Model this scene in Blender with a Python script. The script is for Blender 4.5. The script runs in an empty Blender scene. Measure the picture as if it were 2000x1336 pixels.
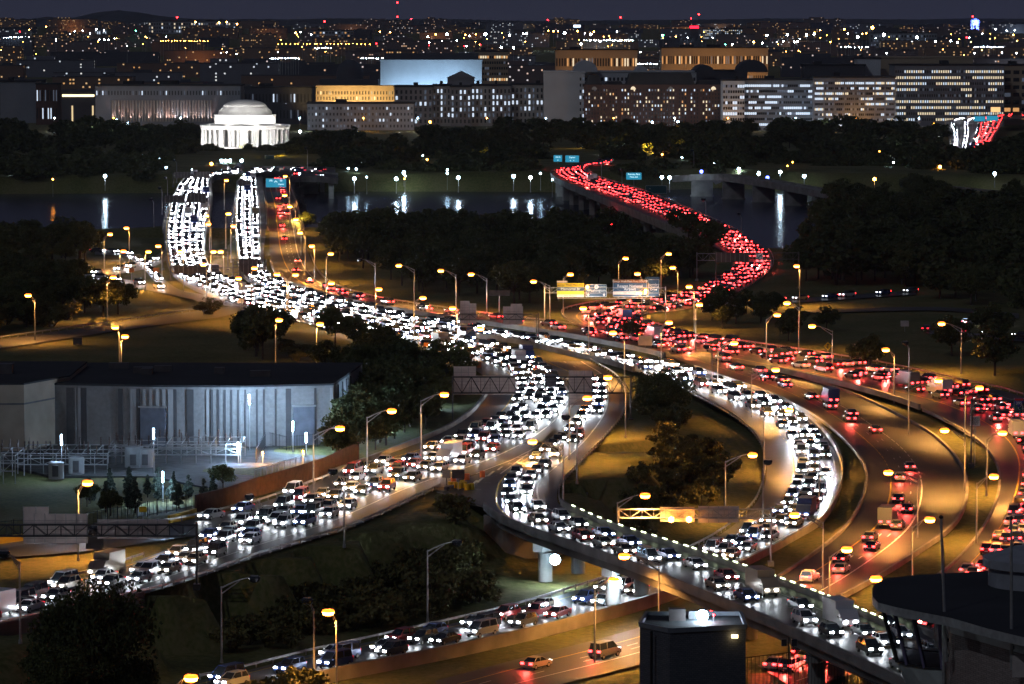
import bpy, bmesh, math, random
import numpy as np
from mathutils import Vector, Matrix
R = random.Random(7)
rad = math.radians
sc = bpy.context.scene
col = sc.collection

# ------------------------------------------------------------ camera, sky, night fill, exposure
CAM_H = 74.0
FPX = 7857.0
PITCH = math.atan(623 / FPX)
cd = bpy.data.cameras.new('camera'); cam = bpy.data.objects.new('camera', cd); col.objects.link(cam)
cd.sensor_width = 36.0; cd.lens = FPX / 2000 * 36.0
cd.clip_start = 5.0; cd.clip_end = 60000.0
cam.location = (0, 0, CAM_H); cam.rotation_euler = (rad(90) - PITCH, 0, 0)
sc.camera = cam
w = bpy.data.worlds.new('World'); sc.world = w; w.use_nodes = True
wn = w.node_tree.nodes; wl = w.node_tree.links
bg = wn['Background']; sky = wn.new('ShaderNodeTexSky'); sky.sky_type = 'NISHITA'; sky.sun_disc = False
sky.sun_elevation = rad(-4.0); sky.sun_rotation = rad(200)
bg.inputs['Strength'].default_value = 0.05
wl.new(sky.outputs[0], bg.inputs[0])
bg2 = wn.new('ShaderNodeBackground')                 # the town's own glow on the night sky, paler low down
tc = wn.new('ShaderNodeTexCoord'); sx = wn.new('ShaderNodeSeparateXYZ'); rp = wn.new('ShaderNodeValToRGB')
wl.new(tc.outputs['Generated'], sx.inputs[0]); wl.new(sx.outputs['Z'], rp.inputs[0]); wl.new(rp.outputs[0], bg2.inputs[0])
rp.color_ramp.elements[0].position = 0.0; rp.color_ramp.elements[0].color = (0.024, 0.026, 0.046, 1)
rp.color_ramp.elements[1].position = 0.03; rp.color_ramp.elements[1].color = (0.021, 0.0225, 0.041, 1)
e = rp.color_ramp.elements.new(0.3); e.color = (0.018, 0.02, 0.036, 1)
bg2.inputs['Strength'].default_value = 1.0
ad = wn.new('ShaderNodeAddShader'); wl.new(bg.outputs[0], ad.inputs[0]); wl.new(bg2.outputs[0], ad.inputs[1])
wl.new(ad.outputs[0], wn['World Output'].inputs['Surface'])
sd = bpy.data.lights.new('night_fill', 'SUN'); sd.energy = 0.22; sd.angle = rad(0.5); sd.color = (0.75, 0.85, 1.0)  # dim fill added from behind the camera to lift the dark parts
so = bpy.data.objects.new('night_fill', sd); col.objects.link(so); so.rotation_euler = (rad(52), 0, rad(-35))
vs = sc.view_settings; vs.view_transform = 'Standard'; vs.look = 'None'; vs.exposure = 0.0; vs.gamma = 1.0
sc.render.engine = 'CYCLES'
sc.cycles.use_denoising = True
sc.cycles.max_bounces = 4; sc.cycles.diffuse_bounces = 1; sc.cycles.glossy_bounces = 2
sc.cycles.transmission_bounces = 2; sc.cycles.transparent_max_bounces = 4
sc.cycles.caustics_reflective = False; sc.cycles.caustics_refractive = False
sc.cycles.sample_clamp_indirect = 3.0
sc.cycles.use_light_tree = True
sc.cycles.use_adaptive_sampling = True; sc.cycles.adaptive_threshold = 0.03

# ------------------------------------------------------------ pixels of the photograph to points of the place
CP, SP = math.cos(PITCH), math.sin(PITCH)
def ray(px, py):
    x = (px - 1000) / FPX; y = (668 - py) / FPX
    return Vector((x, CP + y * SP, -SP + y * CP))
def G(px, py, z=0.0):
    r = ray(px, py); t = (z - CAM_H) / r.z
    return Vector((r.x * t, r.y * t, z))
def D(px, py, d):
    r = ray(px, py); t = d / r.y
    return Vector((r.x * t, d, CAM_H + r.z * t))
def far_z(y):
    if y < 3400: return 0.0
    if y < 8000: return (y - 3400) / 4600 * 48
    if y < 12500: return 48 + (y - 8000) / 4500 * 22
    return 70.0
def GF(px, py, h=0.0):
    """where the line of sight comes down to h metres above the rising far ground"""
    d = 1500.0
    while d < 13000:
        p = D(px, py, d)
        if p.z <= far_z(d) + h: return p
        d += 15
    return p

# ------------------------------------------------------------ materials
MATS = {}
def nmat(name):
    m = bpy.data.materials.new(name); m.use_nodes = True
    return m, m.node_tree.nodes, m.node_tree.links, m.node_tree.nodes['Principled BSDF']
def mat(name, c, rough=0.8, metal=0.0, noise=0.25, scale=0.6, spec=0.5, bump=0.0):
    if name in MATS: return MATS[name]
    m, n, l, b = nmat(name)
    b.inputs['Roughness'].default_value = rough; b.inputs['Metallic'].default_value = metal
    b.inputs['Specular IOR Level'].default_value = spec
    if noise > 0:
        t = n.new('ShaderNodeTexCoord'); nz = n.new('ShaderNodeTexNoise'); nz.inputs['Scale'].default_value = scale
        nz.inputs['Detail'].default_value = 5
        l.new(t.outputs['Object'], nz.inputs['Vector'])
        r = n.new('ShaderNodeValToRGB'); l.new(nz.outputs['Fac'], r.inputs[0])
        r.color_ramp.elements[0].position = 0.3; r.color_ramp.elements[1].position = 0.7
        r.color_ramp.elements[0].color = (*[x * (1 - noise) for x in c], 1)
        r.color_ramp.elements[1].color = (*[min(1, x * (1 + noise)) for x in c], 1)
        l.new(r.outputs[0], b.inputs['Base Color'])
        if bump:
            bp = n.new('ShaderNodeBump'); bp.inputs['Strength'].default_value = bump
            l.new(nz.outputs['Fac'], bp.inputs['Height']); l.new(bp.outputs[0], b.inputs['Normal'])
    else:
        b.inputs['Base Color'].default_value = (*c, 1)
    MATS[name] = m
    return m
def emis(name, c, s):
    if name in MATS: return MATS[name]
    m, n, l, b = nmat(name)
    b.inputs['Base Color'].default_value = (*[x * 0.5 for x in c], 1)
    b.inputs['Emission Color'].default_value = (*c, 1); b.inputs['Emission Strength'].default_value = s
    MATS[name] = m
    return m
def noise_mix(name, stops, scale, rough=0.9, scale2=None, bump=0.0, spec=0.3):
    m, n, l, b = nmat(name)
    t = n.new('ShaderNodeTexCoord'); nz = n.new('ShaderNodeTexNoise'); nz.inputs['Scale'].default_value = scale; nz.inputs['Detail'].default_value = 8
    l.new(t.outputs['Object'], nz.inputs['Vector'])
    r = n.new('ShaderNodeValToRGB'); r.color_ramp.elements[0].position = stops[0][0]; r.color_ramp.elements[0].color = (*stops[0][1], 1)
    r.color_ramp.elements[1].position = stops[-1][0]; r.color_ramp.elements[1].color = (*stops[-1][1], 1)
    for p, c in stops[1:-1]:
        e = r.color_ramp.elements.new(p); e.color = (*c, 1)
    src = nz.outputs['Fac']
    if scale2:
        n2 = n.new('ShaderNodeTexNoise'); n2.inputs['Scale'].default_value = scale2; n2.inputs['Detail'].default_value = 4
        l.new(t.outputs['Object'], n2.inputs['Vector'])
        mx = n.new('ShaderNodeMath'); mx.operation = 'ADD'; l.new(nz.outputs['Fac'], mx.inputs[0]); l.new(n2.outputs['Fac'], mx.inputs[1])
        hv = n.new('ShaderNodeMath'); hv.operation = 'MULTIPLY'; hv.inputs[1].default_value = 0.5; l.new(mx.outputs[0], hv.inputs[0]); src = hv.outputs[0]
    l.new(src, r.inputs[0]); l.new(r.outputs[0], b.inputs['Base Color'])
    b.inputs['Roughness'].default_value = rough; b.inputs['Specular IOR Level'].default_value = spec
    if bump:
        bp = n.new('ShaderNodeBump'); bp.inputs['Strength'].default_value = bump; bp.inputs['Distance'].default_value = 0.5
        l.new(src, bp.inputs['Height']); l.new(bp.outputs[0], b.inputs['Normal'])
    MATS[name] = m
    return m

M_grass = noise_mix('grass_ground', [(0.3, (0.05, 0.048, 0.015)), (0.45, (0.10, 0.105, 0.028)), (0.55, (0.15, 0.135, 0.05)), (0.7, (0.19, 0.15, 0.07))], 0.05, 0.95, 1.3, bump=0.4)
M_asphalt = noise_mix('asphalt', [(0.35, (0.045, 0.044, 0.046)), (0.55, (0.065, 0.063, 0.062)), (0.7, (0.085, 0.08, 0.076))], 0.12, 0.42, 3.0, spec=0.5)
M_asphalt_dry = noise_mix('asphalt_dry', [(0.35, (0.06, 0.055, 0.05)), (0.55, (0.08, 0.073, 0.065)), (0.7, (0.10, 0.09, 0.08))], 0.1, 0.55, 3.0, spec=0.4)
M_concrete = mat('concrete', (0.26, 0.24, 0.22), 0.85, noise=0.3, scale=0.25)
M_conc_dark = mat('weathered_concrete', (0.16, 0.145, 0.13), 0.9, noise=0.35, scale=0.2)
M_paint = mat('white_road_paint', (0.75, 0.75, 0.72), 0.6, noise=0.2, scale=2)
M_ypaint = mat('yellow_road_paint', (0.7, 0.48, 0.08), 0.6, noise=0.2, scale=2)
M_galv = mat('galvanised_steel', (0.42, 0.41, 0.40), 0.45, 0.6, noise=0.2, scale=1.5)
M_steel = mat('dark_steel', (0.12, 0.11, 0.11), 0.5, 0.5, noise=0.2)
M_black = mat('black_metal', (0.02, 0.02, 0.022), 0.5, noise=0)
M_rub = mat('tyre_rubber', (0.02, 0.02, 0.02), 0.8, noise=0)
M_glass = mat('dark_glass', (0.02, 0.025, 0.03), 0.08, noise=0, spec=0.8)
M_head = emis('headlight_lens', (0.86, 0.92, 1.0), 70)
M_tail = emis('tail_light_lens', (1.0, 0.028, 0.03), 20)
M_sodium = emis('sodium_lamp_glass', (1.0, 0.33, 0.035), 60)
M_halo_amber = emis('painted_halo_amber', (1.0, .17, .012), 5)  # amber bands put the lamp's orange halo into the glass colour
M_white_l = emis('white_lamp_glass', (0.5, 0.78, 1.0), 60)
M_blue_l = emis('blue_lamp_glass', (0.06, 0.1, 1.0), 30)
M_red_l = emis('red_lamp_glass', (1.0, 0.012, 0.015), 45)
M_green_l = emis('green_lamp_glass', (0.1, 1.0, 0.45), 60)

# ------------------------------------------------------------ mesh builder
class MB:
    def __init__(s): s.v = []; s.f = []; s.m = []; s.mi = 0
    def face(s, pts, mi=None):
        k = len(s.v); s.v += [tuple(p) for p in pts]; s.f.append(tuple(range(k, k + len(pts)))); s.m.append(s.mi if mi is None else mi)
    def box(s, c, size, rz=0.0, mi=None):
        mi = s.mi if mi is None else mi
        hx, hy, hz = size[0] / 2, size[1] / 2, size[2] / 2; ca, sa = math.cos(rz), math.sin(rz); k = len(s.v)
        for z in (-hz, hz):
            for x, y in ((-hx, -hy), (hx, -hy), (hx, hy), (-hx, hy)):
                s.v.append((c[0] + x * ca - y * sa, c[1] + x * sa + y * ca, c[2] + z))
        for q in ((3, 2, 1, 0), (4, 5, 6, 7), (0, 1, 5, 4), (1, 2, 6, 5), (2, 3, 7, 6), (3, 0, 4, 7)):
            s.f.append(tuple(k + i for i in q)); s.m.append(mi)
    def bar(s, a, b, r, n=6, r2=None, mi=None, caps=True):
        mi = s.mi if mi is None else mi
        a = Vector(a); b = Vector(b); d = b - a
        if d.length < 1e-6: return
        q = d.to_track_quat('Z', 'Y'); r2 = r if r2 is None else r2; k = len(s.v)
        for p, rr in ((a, r), (b, r2)):
            for i in range(n):
                t = 2 * math.pi * i / n; s.v.append(tuple(p + q @ Vector((math.cos(t) * rr, math.sin(t) * rr, 0))))
        for i in range(n):
            j = (i + 1) % n; s.f.append((k + i, k + j, k + n + j, k + n + i)); s.m.append(mi)
        if caps:
            s.f.append(tuple(k + i for i in range(n - 1, -1, -1))); s.m.append(mi)
            s.f.append(tuple(k + n + i for i in range(n))); s.m.append(mi)
    def prism(s, poly, z0, z1, mi=None, top=None):
        mi = s.mi if mi is None else mi; k = len(s.v); n = len(poly)
        a = sum(poly[i][0] * poly[(i + 1) % n][1] - poly[(i + 1) % n][0] * poly[i][1] for i in range(n))
        if a < 0: poly = poly[::-1]
        for z in (z0, z1):
            for p in poly: s.v.append((p[0], p[1], z))
        for i in range(n):
            j = (i + 1) % n; s.f.append((k + i, k + j, k + n + j, k + n + i)); s.m.append(mi)
        s.f.append(tuple(k + i for i in range(n - 1, -1, -1))); s.m.append(mi)
        s.f.append(tuple(k + n + i for i in range(n))); s.m.append(mi if top is None else top)
    def lathe(s, prof, c=(0, 0, 0), n=32, mi=None):
        mi = s.mi if mi is None else mi; k = len(s.v)
        for r, z in prof:
            for i in range(n):
                t = 2 * math.pi * i / n; s.v.append((c[0] + r * math.cos(t), c[1] + r * math.sin(t), c[2] + z))
        for a in range(len(prof) - 1):
            for i in range(n):
                j = (i + 1) % n; s.f.append((k + a * n + i, k + a * n + j, k + (a + 1) * n + j, k + (a + 1) * n + i)); s.m.append(mi)
    def mesh(s, name, mats):
        me = bpy.data.meshes.new(name); me.from_pydata(s.v, [], s.f)
        for m in (mats if isinstance(mats, (list, tuple)) else [mats]): me.materials.append(m)
        me.polygons.foreach_set('material_index', s.m); me.update()
        return me
    def build(s, name, mats, parent=None, loc=None):
        o = bpy.data.objects.new(name, s.mesh(name, mats)); col.objects.link(o)
        if parent: o.parent = parent
        if loc is not None: o.location = loc
        return o
def tag(o, label=None, cat=None, group=None, kind=None):
    if label: o['label'] = label
    if cat: o['category'] = cat
    if group: o['group'] = group
    if kind: o['kind'] = kind
    return o
def empty(name, loc, rz=0.0, label=None, cat=None, group=None):
    o = bpy.data.objects.new(name, None); col.objects.link(o); o.location = loc; o.rotation_euler = (0, 0, rz); o.empty_display_size = 0.5
    return tag(o, label, cat, group)
def kids(o): return KIDS.get(o.name, [])
KIDS = {}
def reg(root, *ch): KIDS.setdefault(root.name, []).extend(ch)
def part(name, me, mats, root, loc=None, parent=None):
    o = bpy.data.objects.new(name, me); col.objects.link(o); o.parent = parent or root
    if loc is not None: o.location = loc
    reg(parent or root, o)
    return o
def copy_thing(root, loc, rz, scale=None, label=None, group=None):
    r = root.copy(); col.objects.link(r); r.location = loc; r.rotation_euler = (0, 0, rz)
    if scale: r.scale = scale if not isinstance(scale, (int, float)) else (scale,) * 3
    if label: r['label'] = label
    if group: r['group'] = group
    for ch in kids(root):
        c = ch.copy(); col.objects.link(c); c.parent = r
        for g in kids(ch):
            q = g.copy(); col.objects.link(q); q.parent = c
    return r
ORD = 'first second third fourth fifth sixth seventh eighth ninth tenth eleventh twelfth thirteenth fourteenth fifteenth sixteenth seventeenth eighteenth nineteenth twentieth'.split()
TENS = ['', '', 'twenty', 'thirty', 'forty', 'fifty', 'sixty', 'seventy', 'eighty', 'ninety']
def ordw(i):
    if i < 20: return ORD[i]
    n = i + 1
    if n >= 100: return 'hundred and ' + ordw(n - 101) if n > 100 else 'hundredth'
    return TENS[n // 10] + ('-' + ORD[n % 10 - 1] if n % 10 else '').replace('-', '-') if n % 10 else TENS[n // 10][:-1] + 'ieth'

# ------------------------------------------------------------ roads: matched left and right edges traced on the ground
# ax, ay, bx, by, z, t0, t1   (t = where the traffic runs between edge a and edge b)
R1 = [(470,330,478,338,5,.1,.9),(425,338,440,342,5,.1,.9),(366,349,412,349,5,.05,.9),(340,385,413,390,5,.0,.95),(322,440,406,440,4,.08,.95),(322,490,402,490,2,.1,.95),(335,535,416,525,0,.1,.92),
 (385,570,455,545,0,.15,.9),(500,608,520,566,0,.05,.92),(600,632,600,590,0,.05,.92),(700,655,700,612,0,.08,.92),(790,678,800,633,0,.1,.92),(860,697,900,655,0,.15,.92),
 (915,716,990,678,0,.3,.92),(948,738,1062,703,0,.38,.85),(957,758,1112,732,0,.33,.82),(945,782,1132,768,0,.32,.86),(918,812,1125,803,0,.3,.84),(862,846,1085,846,0,.25,.82),
 (785,877,1020,888,0,.18,.8),(725,900,930,925,0,.1,.78),(625,938,850,956,0,.08,.74),(560,975,701,1024,0,.1,.72),(500,1006,623,1050,0,.05,.7),(387,1050,500,1088,0,.08,.68),(276,1092,373,1133,0,.1,.68),(166,1126,279,1160,0,.1,.7),(80,1150,140,1190,0,.08,.74),(0,1172,0,1224,0,.1,.8),(-120,1200,-150,1260,0,.1,.8)]
R2 = [(655,340,655,331,6,.1,.8),(560,338,560,328,6,.1,.8),(500,341,495,330,6,.1,.8),(467,354,510,346,5,.05,.75),(461,400,516,400,5,.0,.8),(459,450,519,450,3.5,.0,.8),(463,500,515,498,2,.05,.85),(476,540,522,525,0,.1,.85),
 (540,576,562,556,0,.1,.85),(640,603,640,580,0,.15,.85),(740,626,740,603,0,.2,.85),(850,647,850,624,0,.2,.85),(1000,667,1000,645,0,.1,.8),(1100,689,1100,663,0,.12,.75),(1200,712,1200,684,0,.15,.7),(1310,750,1320,710,-.3,.2,.85),
 (1375,782,1410,740,-.8,.3,.9),(1430,812,1490,768,-1.6,.35,.92),(1470,845,1565,805,-2.6,.38,.92),(1492,880,1618,858,-3.6,.42,.9),(1497,930,1640,918,-4.8,.4,.9),(1475,985,1612,1005,-6,.35,.88),(1420,1035,1540,1055,-7,.3,.85),(1354,1072,1440,1108,-7,.25,.8),
 (1270,1105,1360,1145,-7,.22,.75),(1182,1135,1273,1178,-7,.18,.72),(1000,1190,1080,1232,-7,.15,.72),(800,1236,880,1278,-7,.15,.72),(600,1280,660,1322,-7,.15,.75),(480,1310,520,1356,-7,.15,.75),(330,1342,360,1392,-7,.15,.75)]
R3 = [(660,352,660,342,6,.3,.7),(610,348,610,338,6,.3,.7),(560,350,580,341,6,.3,.7),(522,358,565,354,5.5,.2,.8),(523,400,577,400,5,.3,.75),(526,450,591,450,3.5,.3,.7),(528,500,604,500,2,.35,.7),(545,540,622,535,0,.4,.75),
 (590,562,655,560,0,.4,.75),(700,592,730,582,0,.35,.75),(850,618,850,602,0,.35,.75),(1000,640,1000,622,0,.35,.75),(1100,655,1100,634,0,.35,.75),(1200,674,1200,653,0,.4,.8),(1300,696,1310,672,0,.4,.8),(1400,730,1420,698,-.3,.4,.8),
 (1500,765,1530,728,-1,.35,.65),(1592,812,1650,765,-2,.3,.55),(1650,858,1750,810,-3,.28,.5),(1688,905,1835,862,-4,.28,.5),(1694,950,1884,930,-5,.28,.52),(1668,1015,1872,1010,-6,.3,.55),(1610,1070,1792,1078,-7,.3,.6),(1500,1140,1630,1172,-7,.3,.65),(1360,1192,1440,1240,-7,.3,.65),
 (1180,1245,1240,1300,-7,.3,.65),(1000,1290,1040,1350,-7,.3,.65),(850,1330,880,1395,-7,.3,.65)]
R4 = [(1190,322,1200,312,6,.1,.9),(1100,330,1150,326,6.5,.1,.9),(1082,345,1165,346,6.5,.1,.9),(1175,388,1250,372,6.5,.25,.9),(1272,428,1350,412,6,.3,.9),(1345,460,1425,446,5,.3,.92),(1395,482,1480,474,3,.15,.85),(1424,502,1506,500,1.5,.1,.92),(1424,528,1500,532,0,.1,.95),
 (1365,562,1440,570,0,.12,.9),(1290,580,1340,604,0,.15,.95),(1180,590,1270,611,0,.3,.98),(1105,606,1247,622,0,.25,.98),(1106,624,1275,634,0,.2,.95),(1150,644,1370,659,0,.2,.95),(1235,666,1450,670,0,.2,.92),(1335,688,1530,682,0,.2,.9),
 (1440,708,1630,697,0,.2,.88),(1560,732,1740,716,-.5,.22,.85),(1680,760,1850,740,-1,.25,.82),(1790,794,1975,768,-2,.3,.82),(1880,838,2080,810,-3,.3,.85),(1938,885,2150,865,-4,.25,.8),(1956,940,2160,940,-5,.2,.75),(1935,1010,2110,1040,-6,.2,.7),(1870,1095,2020,1140,-7,.2,.7),(1770,1165,1900,1215,-7,.2,.7),(1620,1240,1740,1290,-7,.2,.7),(1480,1300,1560,1350,-7,.2,.7)]
RAMP = [(1062,706,1150,706,.04,.1,.8),(1110,736,1200,736,.04,.25,.75),(1134,770,1219,774,.04,.15,.6),(1122,806,1213,812,.04,.1,.6),(1082,848,1175,862,.04,.15,.65),(1030,885,1125,914,.04,.15,.65),(975,925,1095,945,.04,.15,.65),(948,962,1088,966,.1,.2,.7),
 (952,994,1093,987,.3,.2,.75),(1002,1025,1125,1003,.3,.15,.8),(1097,1060,1195,1033,.3,.15,.8),(1208,1098,1302,1067,.3,.15,.78),(1325,1143,1422,1107,.3,.15,.78),(1500,1216,1565,1158,.3,.15,.75),(1660,1288,1734,1227,.3,.15,.75),(1790,1350,1860,1290,.3,.15,.75),(1900,1410,1970,1350,.3,.15,.75)]
R6 = [(760,888,770,898,.03,.3,.7),(640,935,655,950,.03,.2,.7),(500,985,520,1004,.03,.2,.6),(400,1008,410,1040,.02,.15,.5),(310,1026,310,1056,0,.1,.5),(190,1040,190,1074,0,.1,.5),(80,1052,80,1084,0,.1,.5),(0,1062,0,1090,0,.1,.5),(-110,1076,-110,1104,0,.1,.5)]
R7 = [(470,596,480,606,-.02,.3,.7),(410,604,425,620,0,.3,.7),(350,612,360,628,0,.3,.7),(232,630,236,645,0,.3,.7),(125,645,128,661,0,.3,.7),(0,663,0,681,0,.3,.7),(-90,678,-90,698,0,.3,.7)]
R8A = [(345,462,358,470,1,.2,.8),(325,484,342,494,.8,.2,.8),(290,507,304,519,0,.2,.8),(235,520,240,534,0,.2,.8),(160,532,160,546,0,.2,.8)]
R8B = [(185,488,185,497,0,.3,.8),(240,490,240,500,0,.3,.8),(275,503,262,511,0,.3,.8),(300,525,284,530,0,.3,.8),(340,560,318,562,0,.3,.8),(400,582,390,590,-.02,.3,.8)]
R8C = [(170,538,170,549,0,.2,.7),(240,545,240,558,0,.2,.7),(320,560,320,573,0,.2,.7),(400,576,400,590,-.02,.2,.7),(470,590,470,602,-.03,.2,.7)]
R9 = [(1330,588,1330,598,0,.3,.7),(1420,588,1420,598,0,.3,.7),(1500,585,1500,594,0,.3,.7),(1600,580,1600,588,0,.3,.7),(1700,573,1700,581,0,.3,.7),(1790,567,1790,575,0,.3,.7)]
R10 = [(2060,231,2060,225,8,.3,.7),(1950,233,1965,225,8,.2,.8),(1850,235,1962,235,7,.05,.95),(1852,262,1945,262,5,.05,.95),(1855,292,1925,292,3,.05,.95),(1850,325,1910,325,0,.05,.95)]
R11 = [(1570,612,1570,606,0,.3,.7),(1700,608,1700,601,0,.3,.7),(1850,607,1850,600,0,.3,.7),(1990,622,1990,612,0,.3,.7)]
R12 = [(2010,668,2010,658,0,.2,.8),(1935,662,1935,653,0,.2,.8),(1850,656,1850,647,0,.2,.8),(1808,650,1812,643,0,.2,.8),(1840,642,1840,638,0,.2,.8),(1900,636,1900,632,0,.2,.8)]
ROADS = {'left_highway': R1, 'middle_highway': R2, 'outbound_highway': R3, 'right_highway': R4, 'curved_ramp': RAMP, 'exit_road': R6, 'side_road': R7,
         'link_road': R8A, 'loop_road': R8B, 'slip_road': R8C, 'shore_road': R9, 'distant_freeway': R10, 'meadow_road': R11, 'hairpin_road': R12}
def catmull(P, step):
    P = [np.array(p, float) for p in P]; out = []
    P = [2 * P[0] - P[1]] + P + [2 * P[-1] - P[-2]]
    for i in range(1, len(P) - 2):
        p0, p1, p2, p3 = P[i - 1:i + 3]
        n = max(2, int(np.linalg.norm((p2 - p1)[:2]) / step))
        for k in range(n):
            t = k / n
            out.append(0.5 * ((2 * p1) + (-p0 + p2) * t + (2 * p0 - 5 * p1 + 4 * p2 - p3) * t * t + (-p0 + 3 * p1 - 3 * p2 + p3) * t ** 3))
    out.append(P[-2])
    return np.array(out)
RS = {}
for k, pairs in ROADS.items():
    rows = []
    for ax, ay, bx, by, z, t0, t1 in pairs:
        a = G(ax, ay, z); b = G(bx, by, z); rows.append([(a.x + b.x) / 2, (a.y + b.y) / 2, a.x, a.y, b.x, b.y, z, t0, t1])
    RS[k] = catmull(rows, 5.0)
def rp_(row, t, dz=0.0):
    return Vector((row[2] * (1 - t) + row[4] * t, row[3] * (1 - t) + row[5] * t, row[6] + dz))
def rwidth(row): return math.hypot(row[4] - row[2], row[5] - row[3])
BRIDGES = {'left_highway': (0, 5.0), 'curved_ramp': None}
# samples of roads that lie on the ground (bridge spans left out)
SHORE_NEAR = [(-400,482),(-100,480),(0,474),(150,470),(300,470),(420,474),(600,472),(800,470),(1000,468),(1160,466),(1300,478),(1450,505),(1540,508),(1585,470),(1620,430),(1700,402),(1900,395),(2400,390)]
SHORE_FAR = [(-400,380),(0,376),(300,374),(600,371),(900,371),(1080,372),(1200,372),(1400,364),(1600,372),(1750,372),(2000,372),(2400,372)]
def shore(tab):
    P = [G(a, b, -2) for a, b in tab]
    return np.array([p.x for p in P]), np.array([p.y for p in P])
SN, SF = shore(SHORE_NEAR), shore(SHORE_FAR)
def near_y(x): return float(np.interp(x, *SN))
def far_y(x): return float(np.interp(x, *SF))
gs = []
for k, rs in RS.items():
    for i, r in enumerate(rs):
        if near_y(r[0]) - 8 < r[1] < far_y(r[0]) + 8: continue
        if k == 'curved_ramp' and r[1] < G(950, 985, 0).y: continue
        if r[1] > 2100: continue
        gs.append((r[0], r[1], r[6], rwidth(r) / 2))
for px, py, z in ((0,1300,-7),(-80,1330,-7),(100,1320,-7),(200,1290,-7),(300,1280,-7),(400,1250,-7),(500,1230,-7),(600,1200,-7),(700,1170,-7),(800,1140,-7),(900,1120,-7),(980,1080,-7),(1060,1120,-7),(1150,1105,-7),(1240,1075,-6),
                  (1200,900,-2.5),(1300,900,-3),(1400,900,-3.5),(1150,1000,-4),(1250,1000,-5),(1350,960,-5),(1400,1000,-6),(100,960,-1),(250,960,-1),(400,940,-1),(560,900,-1),(100,850,-1),(300,850,-1),(600,850,-1),(780,800,-1),(700,760,0),(300,690,0)):
    p = G(px, py, z)
    for dx in (-4, 4): gs.append((p.x + dx, p.y, z, 1.0))
GS = np.array(gs)
def ground_z(xs, ys):
    """height of the land, following the roads laid on it"""
    xs = np.asarray(xs, float); ys = np.asarray(ys, float); out = np.zeros_like(xs)
    for i in range(0, len(xs), 2000):
        X = xs[i:i + 2000, None]; Y = ys[i:i + 2000, None]
        d = np.hypot(X - GS[None, :, 0], Y - GS[None, :, 1]); e = np.maximum(d - GS[None, :, 3], 0) + 2.0
        wgt = 1 / e ** 3.2; z = (wgt * GS[None, :, 2]).sum(1) / wgt.sum(1)
        near = (d - GS[None, :, 3]).min(1); j = (d - GS[None, :, 3]).argmin(1)
        zr = np.where(d - GS[None, :, 3] < 3.5, GS[None, :, 2], 99).min(1); zr = np.where(zr > 90, GS[j, 2], zr); k = np.clip((near - 2.5) / 10.0, 0, 1); k = k * k * (3 - 2 * k)
        z = zr * (1 - k) + z * k - 0.35
        out[i:i + 2000] = z
    return out
def gz(x, y): return float(ground_z([x], [y])[0])

xs = np.unique(np.concatenate([np.linspace(-9000, -400, 14), np.linspace(-400, -130, 28), np.linspace(-130, 200, 111), np.linspace(200, 500, 30), np.linspace(500, 9000, 14)]))
ys = np.unique(np.concatenate([np.linspace(-200, 330, 6), np.linspace(330, 420, 10), np.linspace(420, 1450, 300), np.linspace(1450, 2200, 110), np.linspace(2200, 3400, 30), np.linspace(3400, 15000, 60)]))
X, Y = np.meshgrid(xs, ys); xf, yf = X.ravel(), Y.ravel()
Z = np.zeros_like(xf)
msk = yf < 2300
Z[msk] = ground_z(xf[msk], yf[msk])
rn = np.random.RandomState(3)
Z[~msk] = np.array([far_z(v) for v in yf[~msk]]) - 0.3
ny = np.interp(xf, *SN); fy = np.interp(xf, *SF)
ins = np.minimum(yf - ny, fy - yf)                      # metres inside the river
k = np.clip((ins + 6) / 14, 0, 1)
Z = Z * (1 - k) + (-7.0) * k
nx, nyy = len(xs), len(ys)
faces = [(r * nx + c, r * nx + c + 1, (r + 1) * nx + c + 1, (r + 1) * nx + c) for r in range(nyy - 1) for c in range(nx - 1)]
me = bpy.data.meshes.new('ground'); me.from_pydata(list(zip(xf.tolist(), yf.tolist(), Z.tolist())), [], faces); me.materials.append(M_grass)
me.polygons.foreach_set('use_smooth', [True] * len(faces)); me.update()
tag(bpy.data.objects.new('ground', me), kind='structure'); col.objects.link(bpy.data.objects['ground'])

# river
def water_mat():
    m, n, l, b = nmat('river_water')
    b.inputs['Base Color'].default_value = (0.02, 0.028, 0.055, 1); b.inputs['Roughness'].default_value = 0.2; b.inputs['IOR'].default_value = 1.33
    t = n.new('ShaderNodeTexCoord'); mp = n.new('ShaderNodeMapping'); mp.inputs['Scale'].default_value = (0.5, 0.12, 1)
    nz = n.new('ShaderNodeTexNoise'); nz.inputs['Scale'].default_value = 1.0; nz.inputs['Detail'].default_value = 4
    l.new(t.outputs['Object'], mp.inputs[0]); l.new(mp.outputs[0], nz.inputs['Vector'])
    bp = n.new('ShaderNodeBump'); bp.inputs['Strength'].default_value = 0.25; bp.inputs['Distance'].default_value = 0.2
    l.new(nz.outputs['Fac'], bp.inputs['Height']); l.new(bp.outputs[0], b.inputs['Normal'])
    return m
mb = MB(); mb.face([(-9000, 1200, -2.6), (9000, 1200, -2.6), (9000, 2100, -2.6), (-9000, 2100, -2.6)])
mb.build('river', water_mat())['kind'] = 'structure'

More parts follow.
